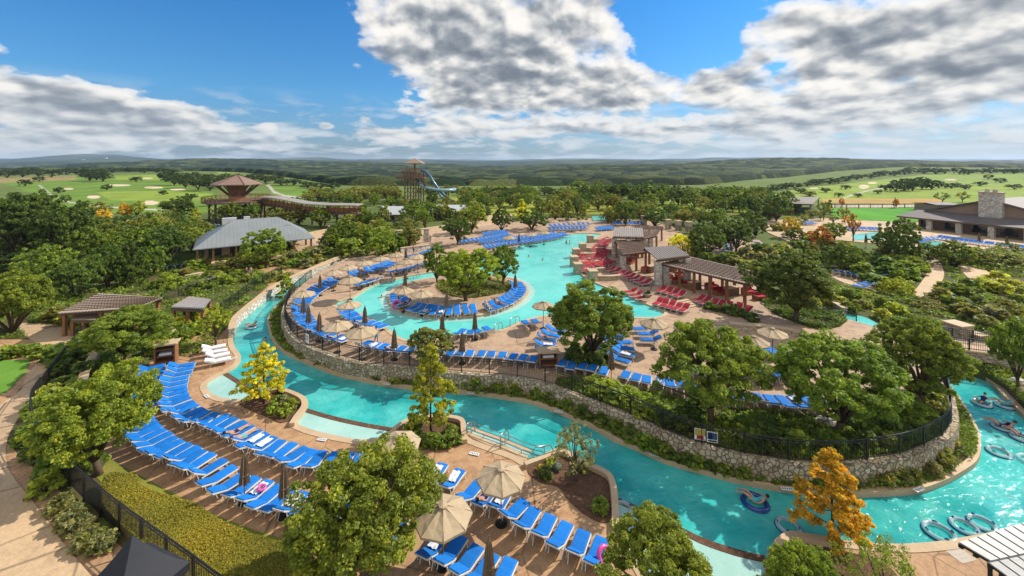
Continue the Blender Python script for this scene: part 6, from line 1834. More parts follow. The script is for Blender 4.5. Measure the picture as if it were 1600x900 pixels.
# ------------------------------------------------------------------ cabanas
def quad_at(px4, z):
    zs = z if isinstance(z, (list, tuple)) else [z] * 4
    return [G(p[0], p[1], q) for p, q in zip(px4, zs)]
def lerp4(Q, u, v): return Q[0].lerp(Q[1], u).lerp(Q[3].lerp(Q[2], u), v)
def cabana_roof(label, px4, z, kind, n=22, mat=None, ground=ZP, cols=(0, 1), posts=3, name='cabana', stone=True):
    """px4: near-left, near-right, far-right, far-left corners of the roof; slats run near to far"""
    Q = quad_at(px4, z)
    c = sum(Q, Vector()) / 4; base = Vector((c.x, c.y, ground))
    o = thing(name, label, name, base)
    q = [p - base for p in Q]
    if kind == 'slats':
        m = MB()
        for i in range(n):
            u = (i + 0.5) / n
            m.bar(lerp4(q, u, -0.06), lerp4(q, u, 1.06), 0.62 * (q[1] - q[0]).length / n, 0.09)
        m.build('slat_roof', M[mat or 'grey_timber'], o)
        m = MB()
        for i in range(9):
            v = (i + .5) / 9
            m.bar(lerp4(q, 0, v) + Vector((0, 0, .09)), lerp4(q, 1, v) + Vector((0, 0, .09)), 0.07, 0.07)
        m.build('battens', M['dark_timber'], o)
    else:
        m = MB()
        up = Vector((0, 0, 0.12))
        m.add([p for p in q] + [p + up for p in q], [(3, 2, 1, 0), (4, 5, 6, 7), (0, 1, 5, 4), (1, 2, 6, 5), (2, 3, 7, 6), (3, 0, 4, 7)])
        m.build('metal_roof', M[mat or 'roof_plain'], o)
        m = MB()
        for i in range(n + 1):
            m.bar(lerp4(q, i / n, 0) + up, lerp4(q, i / n, 1) + up, 0.06, 0.10)
        m.build('seams', M[(mat or 'roof_plain') + '_rib'] if (mat or 'roof_plain') + '_rib' in M else M['grey_timber'], o)
    for v, nm in ((0.03, 'beam'), (0.97, 'beam')):
        MB().bar(lerp4(q, -0.02, v) - Vector((0, 0, .22)), lerp4(q, 1.02, v) - Vector((0, 0, .22)), 0.16, 0.26).build(nm, M['dark_timber'], o)
    for v in (0.05, 0.95):
        for i in range(posts):
            u = 0.04 + 0.92 * i / (posts - 1)
            p = lerp4(q, u, v)
            big = stone and v < .5 and i in cols
            w = 0.75 if big else 0.28
            MB().box((p.x, p.y, (p.z - 0.3) / 2), (w, w, p.z - 0.3)).build('stone_column' if big else 'post', M['pale_stone'] if big else M['timber'], o)
    return o
M['tan_timber'] = surf('tan_timber', (0.40, 0.32, 0.25), (0.31, 0.245, 0.19), 2.0, 0.85, False)
M['roof_plain'] = surf('tan_metal', (0.42, 0.34, 0.26), (0.36, 0.29, 0.22), 0.8, 0.45, False, 0.1, 0.01, 0.4, None, 0.2)
M['roof_plain_rib'] = plain('roof_rib', (0.16, 0.12, 0.09), 0.5)
M['roof_white'] = surf('white_metal', (0.56, 0.57, 0.56), (0.48, 0.49, 0.48), 0.6, 0.45, False, 0.1, 0.01, 0.4, None, 0.1)
M['roof_white_rib'] = plain('white_roof_rib', (0.40, 0.40, 0.39), 0.5)
cabana_roof('tan seamed cabana roof at the top of the red lounger terraces', [(958, 370), (1006, 371), (1004, 357), (960, 356)], 4.9, 'metal', 14)
cabana_roof('dark far pergola beyond the tan cabana roof', [(1006, 372), (1026, 368), (1036, 354), (992, 354)], 4.2, 'slats', 14, 'dark_timber')
cabana_roof('weathered slat pergola between the two metal cabana roofs', [(972, 397), (1017, 392), (1004, 375), (961, 376)], 4.2, 'slats', 18, 'dark_timber', posts=3, cols=(0,))
cabana_roof('large tan metal cabana roof on pale stone columns', [(1027, 406), (1077, 400), (1054, 385), (1006, 388)], [4.9, 5.2, 5.2, 4.9], 'metal', 14, cols=(0, 1), posts=2)
cabana_roof('long weathered slat pergola over the red sofas', [(1033, 411), (1170, 443), (1172, 424), (1076, 402)], 4.2, 'slats', 34, cols=(0,), posts=6)
def sofa(px, py, rz, label, z=ZP):
    o = thing('sofa', label, 'sofa', G(px, py, z), rz, 'red cushioned cabana sofas')
    MB().box((0, 0, .16), (1.7, .8, .3)).build('base', M['timber'], o)
    MB().box((0, -.04, .38), (1.62, .68, .14), taper=.96).build('seat_cushion', M['red'], o)
    MB().box((0, .36, .58), (1.66, .14, .5), taper=.95).build('backrest', M['red'], o)
    for s in (-1, 1): MB().box((s * .82, 0, .42), (.1, .8, .3)).build('armrest', M['timber'], o)
for i, (px, py, rz, lab) in enumerate([(985, 412, .9, 'red sofa under the middle pergola near the first columns'), (992, 404, .9, 'red sofa deeper under the middle pergola'), (1010, 425, .7, 'red sofa below the edge of the metal cabana roof'), (1042, 436, .5, 'red sofa right of the large stone column'), (1060, 443, .5, 'red sofa beside the low timber cabinet'), (1078, 449, .4, 'red sofa in the middle of the long pergola'),
                                       (1112, 452, .4, 'red sofa in the third bay of the long pergola'), (1125, 460, .3, 'red sofa in front of the third bay'), (1170, 460, .3, 'red sofa toward the end of the long pergola'), (1188, 468, .3, 'red sofa at the very end of the long pergola'), (1064, 434, .5, 'red sofa at the back of the second bay')]):
    sofa(px, py, rz, lab)
def cabinet(px, py, rz, label, size=(1.6, .8, .95), z=ZP, shelves=False):
    o = thing('cabinet', label, 'cabinet', G(px, py, z), rz)
    MB().box((0, 0, size[2] / 2), size).build('carcass', M['timber'], o)
    MB().box((0, 0, size[2] + .03), (size[0] + .08, size[1] + .08, .06)).build('top', M['coping'], o)
    for s in (-1, 1): MB().box((s * size[0] / 4, -size[1] / 2 - .012, size[2] / 2), (size[0] / 2 - .06, .02, size[2] - .12)).build('door', M['dark_timber'], o)
cabinet(1018, 425, .7, 'orange timber cabinet under the metal cabana roof')
cabinet(1085, 452, .4, 'orange timber cabinet between red sofas in the long pergola')
cabinet(1143, 461, .3, 'orange timber cabinet near the end of the long pergola')
cabinet(1052, 424, .5, 'timber screen cabinet at the back of the second bay', (1.2, .5, 1.5))

def towel_hut(px, py, z, rz, label, w=1.3, d=.7, h=1.7, roof='coping'):
    o = thing('towel_hut', label, 'towel hut', G(px, py, z), rz)
    for s in (-1, 1): MB().box((s * (w / 2 - .05), 0, h / 2), (.1, d, h)).build('side_panel', M['timber'], o)
    MB().box((0, d / 2 - .04, h / 2), (w - .21, .06, h)).build('back_panel', M['dark_timber'], o)
    for k in range(3): MB().box((0, -.03, .25 + k * .55), (w - .21, d - .1, .05)).build('shelf', M['timber'], o)
    MB().box((0, 0, h + .06), (w + .25, d + .3, .12)).build('roof', M[roof], o)
    MB().box((0, -.02, .25 + .55 + .13), (w * .6, d * .6, .18)).build('towel_stack', M['towel'], o)
towel_hut(260, 568, ZD + .02, 0.4, 'brown towel hut with a stone top by the blue rows', 1.5, .9, 1.75)
towel_hut(856, 573, ZP, 0.1, 'towel shelf stand with a pale top in the fence row', 1.5, .8, 1.3)

# ------------------------------------------------------------------ signs, rails, markers
def panel(px, py, z, w, h, rz, label, marks, lift=0.45):
    o = thing('fence_sign', label, 'sign', G(px, py, z), rz)
    MB().box((0, 0, lift + h / 2), (w, .03, h)).build('board', M['sign'], o)
    for mat, x0, z0, x1, z1 in marks:
        MB().box(((x0 + x1) / 2 * w - w / 2, -.019, lift + (z0 + z1) / 2 * h), ((x1 - x0) * w, .006, (z1 - z0) * h)).build('print', M[mat], o)
    for s in (-1, 1): MB().box((s * (w / 2 - .05), .03, (lift + h) / 2), (.04, .04, lift + h)).build('post', M['iron'], o)
M['yellow_print'] = plain('yellow_print', (0.42, 0.30, 0.07), 0.5)
panel(1094, 694, ZP, .62, .66, -.25, 'yellow and red picture sign on the island fence', [('yellow_print', .04, .40, .96, .96), ('red', .2, .12, .8, .4), ('navy', .1, .05, .9, .1)], .25)
panel(1113, 698, ZP, .58, .62, -.25, 'pale sign with a dark picture beside the yellow one', [('navy', .06, .28, .5, .92), ('slide', .5, .30, .94, .88), ('navy', .1, .08, .9, .2)], .25)
panel(480, 541, ZP, .6, .8, -.7, 'plain white notice on the western fence bend', [('navy', .15, .7, .85, .78), ('navy', .15, .5, .85, .55), ('navy', .15, .35, .85, .4)], .3)
def handrail(px0, py0, px1, py1, z, label, h=.85):
    a, b = G(px0, py0, z), G(px1, py1, z)
    o = thing('handrail', label, 'handrail', a)
    d = b - a
    MB().tube([(0, 0, 0), (0, 0, h * .8), d * .12 + Vector((0, 0, h)), d * .85 + Vector((0, 0, h * .8)), d + Vector((0, 0, h * .35)), d + Vector((0, 0, -.25))], .035, 8).build('top_rail', M['steel'], o, True)
    MB().tube([d * .55 + Vector((0, 0, -.1)), d * .55 + Vector((0, 0, h * .88))], .028, 8).build('post', M['steel'], o, True)
for a in [(833, 722, 865, 712, 'steel handrail at the tip of the triangular planter'), (782, 702, 795, 686, 'steel handrail halfway along the river steps'), (729, 684, 742, 672, 'steel handrail beside the hedge planter')]:
    handrail(*a[:4], ZD, a[4])
for a in [(772, 521, 785, 513, 'steel handrail at the pool beside the four loungers'), (797, 511, 812, 503, 'second steel handrail beside the open pool'), (646, 437, 655, 431, 'steel handrail of the wading pool'), (607, 444, 616, 437, 'steel handrail across from the wading pool')]:
    handrail(*a[:4], ZP, a[4])
ln = GP([(728, 677), (755, 688), (785, 699), (820, 714), (848, 722)], ZR)
o = thing('step_rail', 'row of long steel rails over the river steps', 'handrail', ln[2])
for k in range(3):
    MB().tube([v - ln[2] + Vector((.12, .5, 0)) * (k * .7) + Vector((0, 0, .35)) for v in resample(smooth_line(ln, 4), .5)], .03, 6).build('rail', M['steel'], o)
for v in resample(smooth_line(ln, 4), 1.4):
    MB().tube([v - ln[2] + Vector((0, 0, -.2)), v - ln[2] + Vector((0, 0, .36))], .025, 6).build('post', M['steel'], o)
def marker(px, py, z, rz, label):
    o = thing('depth_marker', label, 'marker', G(px, py, z), rz, 'depth markers set in the pool coping')
    MB().box((0, 0, .012), (.62, .24, .016)).build('tile', M['sign'], o)
    for k in range(5): MB().box((-.22 + k * .11, 0, .022), (.05, .12, .004)).build('print', M['navy'], o)
for px, py, z, rz, lab in [(605, 600, ZB + .07, -.2, 'small white marker tile on the river kerb below the olive bush'), (737, 614, ZB + .07, -.2, 'small white marker tile on the kerb past the cypress'), (873, 643, ZB + .07, -.3, 'small white marker tile on the kerb below the hedge'), (1023, 711, ZB + .07, -.45, 'small white marker tile on the kerb below the signs'),
                           (1230, 764, ZB + .07, -.1, 'small white marker tile behind the orange cypress'), (1436, 765, ZB + .07, .3, 'small white marker tile at the river bend'), (503, 687, ZD + .04, -.2, 'white marker tile beside the second beach'), (741, 709, ZD + .04, -.3, 'white marker tile by the river steps'), (323, 619, ZD + .04, -.6, 'white marker tile by the first beach'), (364, 560, ZD + .04, 1.2, 'white marker tile by the white towelled loungers')]:
    marker(px, py, z, rz, lab)
M['louvre_print'] = plain('faded_print', (0.45, 0.38, 0.32), 0.7)
M['plaque'] = plain('plaque_stone', (0.52, 0.45, 0.36), 0.8)
o = thing('deck_plaque', 'pale square plaque set in the orange corner deck', 'plaque', G(1499, 866, ZD), .2)
MB().box((0, 0, .006), (.85, .75, .012)).build('tile', M['plaque'], o)
for k in range(3): MB().box((0, .2 - k * .2, .0145), (.5, .03, .003)).build('print', M['louvre_print'], o)
o = MB().lathe([(.0, -.05), (.2, .0), (.27, .14), (.22, .28), (.08, .36), (.0, .37)], 12).build('rock_speaker', plain('speaker_shell', (.08, .12, .12), .5), None, True, G(871, 734, ZD + .05))
tag(o, 'dark grey green garden speaker in the mulch planter', 'speaker')
o = MB().lathe([(.0, -.05), (.3, .0), (.33, .14), (.2, .28), (.0, .3)], 10).build('garden_rock', M['dark'], None, True, G(439, 612, ZD + .1))
tag(o, 'black rock on the kerb beside the yellow cypress', 'rock')
for i, (px, py, s, lab) in enumerate([(1592, 600, .9, 'pale boulder on the bank beside the bridge'), (1598, 612, .7, 'brown boulder below the pale one by the bridge'), (1365, 400, .8, 'grey boulder by the eastern walk'), (1372, 396, 1.0, 'larger grey boulder by the eastern walk'), (1285, 660, .7, 'grey rock under the largest oak'), (1302, 664, .8, 'flat pale rock at the trunk of the largest oak'), (985, 686, .6, 'flat stepping slab on the river bank')]):
    z = .7 if px > 1350 else ZP if py < 670 else ZB
    m = MB().lathe([(.0, -.1), (.55, .0), (.62, .2), (.45, .42), (.15, .52), (.0, .53)], 9)
    m.v = [(x * s * random.uniform(.85, 1.25), y * s * random.uniform(.7, 1.1), zz * s * random.uniform(.8, 1.1)) for x, y, zz in m.v]
    tag(m.build('boulder', M['pale_stone'] if i != 1 else M['stucco'], None, False, G(px, py, z)), lab, 'rock')
# ------------------------------------------------------------------ buildings
def W3(px, py, y):
    """photo point at the distance y"""
    return Vector(((px - 800) * y / F, y, HC + (HORIZON - py) * y / F))

def roof_prism(faces_pts, thick=0.14):
    m = MB()
    for q in faces_pts:
        q = [Vector(p) for p in q]
        n = len(q)
        dn = Vector((0, 0, -thick))
        m.add(q + [p + dn for p in q], [tuple(range(n)), tuple(range(2 * n - 1, n - 1, -1))] + [(i, i + n, (i + 1) % n + n, (i + 1) % n) for i in range(n)])
    return m

# --- grey pavilion
A, B, Cc = G(301, 390, 3.5), G(469, 374, 3.5), G(499, 355, 3.5)
ux = (B - A); Lg = ux.length + 2.5; ux.normalize()
uy = Vector((-ux.y, ux.x, 0)); Wd = max((Cc - B).dot(uy), 11.0)
ctr = A + ux * Lg / 2 + uy * Wd / 2
gz = 1.0
o = thing('pavilion', 'low pavilion with a grey standing seam hip roof', 'pavilion', (ctr.x, ctr.y, gz), math.atan2(ux.y, ux.x))
l, wd, ez, rz_ = Lg / 2, Wd / 2, 2.5, 6.1
hip = Wd * 0.42
rf = roof_prism([[(-l, -wd, ez), (l, -wd, ez), (l - hip, 0, rz_), (-l + hip, 0, rz_)], [(l, wd, ez), (-l, wd, ez), (-l + hip, 0, rz_), (l - hip, 0, rz_)], [(l, -wd, ez), (l, wd, ez), (l - hip, 0, rz_)], [(-l, wd, ez), (-l, -wd, ez), (-l + hip, 0, rz_)]])
roof = rf.build('roof', M['roof_grey'], o)
MB().box((-l * .45, wd * .2, rz_ - .3), (2.2, 1.4, 1.1)).build('roof_vent', M['roof_white'], roof)
MB().box((-l * .15, wd * .2, rz_ - .1), (1.0, 1.0, .8)).build('roof_vent', M['roof_white'], roof)
MB().box((l * .55, -wd * .35, (ez + rz_) / 2 + .25), (1.0, .6, .35)).build('roof_vent', M['dark_timber'], roof)
MB().box((-l * .18, 0, ez / 2 - .1), (Lg * .66, Wd * .74, ez - .2)).build('wall', M['stucco'], o)
for i in range(4):
    x = -l * .18 - Lg * .66 / 2 + (i + .5) * Lg * .66 / 4
    wn = MB().box((x, -Wd * .37 - .03, 1.5), (Lg * .10, .08, 2.0)).build('window', M['glass'], o)
    MB().box((x, -Wd * .37 - .06, 2.6), (Lg * .12, .12, .18)).build('frame', M['timber'], wn)
for x, y in [(l - .6, -wd + .5), (l - .6, 0), (l - .6, wd - .5), (l * .62, -wd + .5), (l * .3, -wd + .5), (0, -wd + .5), (-l * .35, -wd + .5), (-l * .7, -wd + .5), (-l + .6, -wd + .5)]:
    MB().box((x, y, ez / 2), (.32, .32, ez)).build('column', M['timber'], o)
for i, (u, v) in enumerate([(.62, -.3), (.62, .1), (.75, -.2), (.75, .3)]):
    c = ctr + ux * l * u + uy * wd * v
    t = thing('cafe_table', f'{ordinal(i + 1)} wooden cafe table under the open end of the pavilion', 'table', (c.x, c.y, gz), random.uniform(0, 1))
    MB().lathe([(.5, .70), (.5, .75)], 12).build('top', M['timber'], t); MB().lathe([(.25, 0), (.05, .06), (.04, .70)], 10).build('leg', M['iron'], t)

# --- brown pergola roofs on the west bank
def flat_roof_hut(label, px4, z, mat, n, ground=ZD, name='pergola', slat=True):
    return cabana_roof(label, px4, z, 'slats' if slat else 'metal', n, mat, ground, (), 3, name, False)
flat_roof_hut('brown slat pergola roof beside the rounded green tree', [(93, 488), (216, 480), (253, 466), (150, 460)], 2.7, 'tan_timber', 24)
flat_roof_hut('smaller brown slat canopy below the brown pergola', [(112, 499), (150, 499), (158, 487), (122, 487)], 1.9, 'tan_timber', 10)
flat_roof_hut('grey metal shed roof above the pale shrubs', [(268, 481), (318, 483), (329, 469), (296, 465)], 2.3, 'roof_shed', 14, slat=False) if False else None
M['roof_shed'] = surf('shed_metal', (0.34, 0.37, 0.39), (0.29, 0.32, 0.34), 0.8, 0.5, False)
flat_roof_hut('grey metal shed roof above the pale shrubs', [(268, 481), (318, 483), (329, 469), (296, 465)], 2.3, 'roof_shed', 14, slat=False)

# --- striped roof at the photo edge, black tent
Q = quad_at([(1590, 905), (1760, 990), (1700, 800), (1498, 847)], [2.5, 2.5, 3.0, 3.0])
M['louvre'] = surf('grey_louvre', (0.30, 0.295, 0.285), (0.25, 0.245, 0.24), 1.2, 0.5, False)
def louvre_roof(label, px4, z, n, ground=ZD):
    Q = quad_at(px4, z); c = sum(Q, Vector()) / 4; base = Vector((c.x, c.y, ground))
    o = thing('canopy_roof', label, 'canopy', base)
    q = [p - base for p in Q]
    m = MB(); ln = (q[3] - q[0]).length
    for i in range(n):
        v0, v1 = i / n, (i + .82) / n
        a, b, c_, d = lerp4(q, 0, v0), lerp4(q, 1, v0), lerp4(q, 1, v1), lerp4(q, 0, v1)
        up = Vector((0, 0, .06))
        m.add([a, b, c_, d, a + up, b + up, c_ + up, d + up], [(3, 2, 1, 0), (4, 5, 6, 7), (0, 1, 5, 4), (1, 2, 6, 5), (2, 3, 7, 6), (3, 0, 4, 7)])
    m.build('boards', M['louvre'], o)
    dn = Vector((0, 0, -.05))
    MB().add([p + dn for p in q] + [p + dn * 1.6 for p in q], [(3, 2, 1, 0), (4, 5, 6, 7), (0, 1, 5, 4), (1, 2, 6, 5), (2, 3, 7, 6), (3, 0, 4, 7)]).build('gap_shade_sheet', M['dark'], o)  # dark sheet added under the boards so their gaps read as shade
    for u in (.02, .5, .98): MB().bar(lerp4(q, u, 0) - Vector((0, 0, .1)), lerp4(q, u, 1) - Vector((0, 0, .1)), .12, .16).build('beam', M['iron'], o)
    for u, v in ((.45, .15), (.97, .10), (.97, .97), (.45, .97)):
        p = lerp4(q, u, v); MB().box((p.x, p.y, p.z / 2 - .1), (.10, .10, p.z - .2)).build('post', M['iron'], o)
louvre_roof('grey striped board roof at the river corner', [(1499, 849), (1548, 878), (1720, 840), (1660, 800)], [2.6, 2.45, 2.45, 2.6], 12)
louvre_roof('lower grey striped board roof overlapping the first one', [(1544, 880), (1612, 930), (1790, 880), (1718, 842)], [2.40, 2.1, 2.1, 2.40], 12)
P0 = G(207, 836, ZD + 3.8); P0.z = ZD
o = thing('event_tent', 'black pop up tent with a pyramid top beside the fence', 'tent', P0, -0.35)
hw, ez, ap = 1.25, 2.1, 3.8
cn = [(-hw, -hw, ez), (hw, -hw, ez), (hw, hw, ez), (-hw, hw, ez)]
m = MB(); n = 8; vs = []
for k in range(4):
    a, b, t = Vector(cn[k]), Vector(cn[(k + 1) % 4]), Vector((0, 0, ap))
    base = len(vs)
    for i in range(n + 1):
        s = i / n
        l0, l1 = a.lerp(t, s), b.lerp(t, s)
        for j in range(5):
            p = l0.lerp(l1, j / 4); p.z -= .16 * math.sin(math.pi * s) * (1 - .2 * math.sin(math.pi * j / 4)); vs.append(p)
    for i in range(n):
        for j in range(4):
            q = base + i * 5 + j; m.f.append((q, q + 1, q + 6, q + 5)); m.m.append(0)
m.v = [tuple(v) for v in vs]
tc = m.build('canopy', M['tent'], o, True)
for k in range(4):
    a, b = Vector(cn[k]), Vector(cn[(k + 1) % 4])
    MB().add([a, b, b - Vector((0, 0, .3)), a - Vector((0, 0, .3))], [(0, 1, 2, 3)]).build('valance', M['tent'], tc)
    MB().box((a.x * .97, a.y * .97, ez / 2), (.05, .05, ez)).build('pole', M['steel'], o)

# --- hexagonal lookout tower with a deck
Yt = GT(370, 345).y
o = thing('lookout_tower', 'lookout tower with a hexagonal brown roof on flared struts', 'tower', (W3(371, 345, Yt).x, Yt, 1.0))
s = Yt / F
ze, za, zd = HC - 37 * s, HC - 25 * s, HC - 63 * s
def hexa(r, z, a0=.3, n=6): return [Vector((r * math.cos(a0 + 6.28318 * k / n), r * math.sin(a0 + 6.28318 * k / n), z - 1.0)) for k in range(n)]
e, t = hexa(36.5 * s, ze), Vector((0, 0, za - 1.0 + .4))
roof = roof_prism([[e[k], e[(k + 1) % 6], t] for k in range(6)], .2).build('roof', M['roof_brown'], o)
hips_ = MB()
for k in range(6): hips_.bar(e[k] + Vector((0, 0, .03)), t + Vector((0, 0, .03)), .18, .14)
hips_.build('hip_ridges', M['dark_timber'], roof)
MB().lathe([(13 * s, zd - 1), (13 * s, zd + 2.0), (17 * s, ze - 1.6), (18 * s, ze - 1.4)], 6).build('drum', M['timber'], o)
inn, outr = hexa(13 * s, zd + 1.4), hexa(33 * s, ze - .15)
for k in range(6):
    for d in (-.18, 0, .18):
        a = inn[k].lerp(inn[(k + 1) % 6], .5 + d); b = outr[k].lerp(outr[(k + 1) % 6], .5 + d * 1.8)
        MB().bar(a, b, .22).build('strut', M['dark_timber'], o)
MB().lathe([(46 * s, zd - 1.4), (46 * s, zd - 1.0)], 10).build('deck', M['dark_timber'], o)
rl = MB()
for z in (zd - .45, zd - .05, zd + .2):
    rl.tube([(46 * s * math.cos(6.2832 * k / 30), 46 * s * math.sin(6.2832 * k / 30), z) for k in range(30)], .07, 5, 0, True)
for k in range(40): rl.bar((46 * s * math.cos(6.2832 * k / 40), 46 * s * math.sin(6.2832 * k / 40), zd - 1), (46 * s * math.cos(6.2832 * k / 40), 46 * s * math.sin(6.2832 * k / 40), zd + .2), .1)
rl.build('railing', M['timber'], o)
for k in range(6):
    a = .3 + 6.2832 * k / 6
    for r in (16 * s, 38 * s): MB().bar((r * math.cos(a), r * math.sin(a), -.5), (r * math.cos(a), r * math.sin(a), zd - 1.3), .4).build('post', M['dark_timber'], o)
MB().box((0, 0, (zd - 1) / 2 - .8), (5.5, 5.5, zd - 2.6)).build('base_room', M['stucco'], o)

# --- long curved walkway roof
Yw = Yt - 2
line = [W3(400, 308, Yt), W3(425, 308, Yw), W3(450, 312, Yw - 3), W3(478, 317, Yw - 6), (W3(505, 319, Yw - 8)), W3(530, 319.5, Yw - 9), W3(560, 320, Yw - 9)]
line = smooth_line(line, 4)
base = Vector((line[12].x, line[12].y, 1.0))
o = thing('covered_walkway', 'long curving covered walkway with a pale roof and timber sides', 'walkway', base)
def band(z0, z1, y0, y1):
    m = MB(); P = [p - base for p in line]; vs = []
    for p in P: vs += [p + Vector((0, y0, z0)), p + Vector((0, y1, z0)), p + Vector((0, y1, z1)), p + Vector((0, y0, z1))]
    fs = [(0, 1, 2, 3), tuple(len(vs) - 4 + i for i in (3, 2, 1, 0))]
    for i in range(len(P) - 1):
        for k in range(4):
            q = (k + 1) % 4; fs.append((i * 4 + k, i * 4 + q, i * 4 + 4 + q, i * 4 + 4 + k))
    return m.add(vs, fs)
M['walk_roof'] = surf('walkway_metal', (0.34, 0.30, 0.26), (0.26, 0.23, 0.20), 0.5, 0.6, False)
band(-.25, 0, -1.2, 3.6).build('roof', M['walk_roof'], o)
band(-1.9, -.9, -.3, .0).build('parapet', M['timber'], o)
band(-2.6, -2.15, -.3, 2.8).build('floor', M['dark_timber'], o)
st = MB()
for i in range(0, len(line), 1):
    p = line[i] - base
    st.bar(p + Vector((-.5, -.2, -2.5)), p + Vector((.5, -1.1, -.3)), .16)
st.build('raking_struts', M['timber'], o)
ft = MB()
for k in range(9):
    a = line[-1] - base + Vector((.2 - k * .55, -1.0, -.1)); ft.bar(a, a + Vector((.9, -.9, -.55)), .12)
ft.build('flared_rafters', M['timber'], o)
for i in range(1, len(line), 3):
    p = line[i] - base; MB().bar((p.x, p.y + 1.2, -.5), (p.x, p.y + 1.2, p.z - 2.5), .45).build('post', M['dark_timber'], o)

# --- slide tower
Ys = GT(648, 316).y
s = Ys / F
c0 = Vector((W3(648, 316, Ys).x, Ys, 1.0))
o = thing('slide_tower', 'timber slide tower with a small tan hip roof', 'tower', c0)
def wp(px, py, dy=0.0): return W3(px, py, Ys + dy) - c0
rw = 13.8 * s
ez_, az_ = (W3(0, 254.5, Ys).z - 1), (W3(0, 247, Ys).z - 1)
e = [Vector((x * rw, y * rw, ez_)) for x, y in ((-1, -.8), (1, -.8), (1, .8), (-1, .8))]
roof_prism([[e[k], e[(k + 1) % 4], Vector((0, 0, az_))] for k in range(4)], .25).build('roof', M['roof_tan'], o)
MB().box((0, 0, (ez_ + (HC - 20 * s)) / 2 - .5), (2.2 * s, 2.2 * s, ez_ - (HC - 20 * s) + 1.0)).build('roof_post', M['dark_timber'], o)
zt, zl = HC - 19 * s - 1, HC - 28 * s - 1
MB().box((-1.5, 0, zt), (26 * s, 6, .4)).build('platform', M['dark_timber'], o)
MB().box((-1.0, 0, zl), (40 * s, 7, .4)).build('platform', M['dark_timber'], o)
rl = MB()
for z, w2, d2 in ((zt, 13 * s, 3), (zl, 20 * s, 3.5)):
    for hz in (.5, 1.0, 1.4):
        for y in (-d2, d2): rl.bar((-w2 - 1.2, y, z + hz), (w2 - 1.2, y, z + hz), .14)
    for k in range(9):
        x = -w2 - 1.2 + 2 * w2 * k / 8
        rl.bar((x, -d2, z), (x, -d2, z + 1.4), .14)
rl.build('railings', M['timber'], o)
for x in (-13 * s, -4 * s, 4 * s, 12 * s):
    for y in (-2.5, 2.5): MB().bar((x, y, -.5), (x, y, zt), .42).build('post', M['dark_timber'], o)
br = MB()
for i in range(3):
    x0, x1 = (-13 * s, -4 * s, 4 * s)[i], (-4 * s, 4 * s, 12 * s)[i]
    for z in (0.5, zl * .36, zl * .7):
        br.bar((x0, -2.5, z), (x1, -2.5, z + zl * .3), .2); br.bar((x1, -2.5, z), (x0, -2.5, z + zl * .3), .2)
br.build('cross_braces', M['dark_timber'], o)
stp = MB()
for k in range(16):
    t = k / 15; stp.box((13 * s + t * 9 * s, -3.2, zl * (1 - t * .45)), (.9, 1.6, .18))
stp.bar((13 * s, -4, zl + 1), (22 * s, -4, zl * .55 + 1), .16); stp.bar((13 * s, -4, zl - .2), (22 * s, -4, zl * .55 - .2), .3)
stp.build('stairway', M['dark_timber'], o)
sl = thing('water_slide', 'dark blue slide dropping steeply from the tower platform', 'slide', c0)
MB().tube(smooth_line([wp(658, 267), wp(664, 268, -1), wp(671, 274, -2), wp(677, 284, -3), wp(684, 294, -3), wp(693, 304, -2), wp(702, 311, -1), wp(712, 317, 0)], 5), .55, 10).build('chute', M['slide'], sl, True)
for px, py in ((681, 291), (697, 307)): MB().bar(wp(px, py, -3) - Vector((0, 0, .4)), Vector((wp(px, py, -3).x, -3, -.5)), .4).build('support', M['dark_timber'], sl)
sl = thing('water_slide', 'pale blue slide curving out and back below the tower', 'slide', c0)
MB().tube(smooth_line([wp(651, 281), wp(655, 286, -1.5), wp(662, 291, -3), wp(674, 295, -5), wp(690, 297, -5), wp(704, 297, -3), wp(711, 296, 1), wp(706, 295.5, 4), wp(692, 299, 4), wp(688, 304, 2), wp(694, 311, 1), wp(704, 317, 0)], 5), .6, 10).build('chute', M['slide_pale'], sl, True)
for px, py in ((681, 296), (701, 297)): MB().bar(wp(px, py, -4) - Vector((0, 0, .4)), Vector((wp(px, py, -4).x, -4, -.5)), .45).build('support', M['dark_timber'], sl)
for dx, lab, cl in ((-5 * s, 'person in blue waiting on the slide tower platform', 'aqua'), (-3 * s, 'second person waiting on the slide tower platform', 'navy')):
    person('stand', c0 + Vector((dx - 1, -1.5, zt + .2)), 0, lab, cl)

# --- white roofed huts
def gable_hut(label, x0, x1, ytop, yeave, ybase, mat, depth=6.0, name='hut', wall='stucco'):
    y = GT((x0 + x1) / 2, ybase).y; s = y / F
    a, b = W3(x0, yeave, y), W3(x1, yeave, y)
    g = float(T(a.x, y)); c = (a + b) / 2
    o = thing(name, label, name, (c.x, y, g)); l = (b.x - a.x) / 2
    ze, zr = a.z - g, W3(0, ytop, y + depth / 2).z - g
    roof_prism([[(-l, -.3, ze), (l, -.3, ze), (l, depth / 2, zr), (-l, depth / 2, zr)], [(l, depth + .3, ze), (-l, depth + .3, ze), (-l, depth / 2, zr), (l, depth / 2, zr)]], .12).build('roof', M[mat], o)
    MB().box((0, depth / 2, ze / 2 - .1), (l * 1.86, depth * .9, ze - .15)).build('wall', M[wall], o)
    for k in range(3):
        MB().box((-l * .6 + k * l * .6, depth * .05 - .04, ze * .45), (l * .3, .08, ze * .55)).build('window', M['dark'], o)
    return o
gable_hut('largest white roofed hut in front of the slide tower', 591, 634, 322, 335, 346, 'roof_white')
gable_hut('middle white roofed hut right of the slide tower', 667, 691, 320, 332, 342, 'roof_white')
gable_hut('white roofed hut half hidden by the bright green tree', 698, 757, 320, 330, 340, 'roof_white')
gable_hut('small terracotta roofed hut between the white roofs', 690, 700, 325, 331, 340, 'roof_brown')
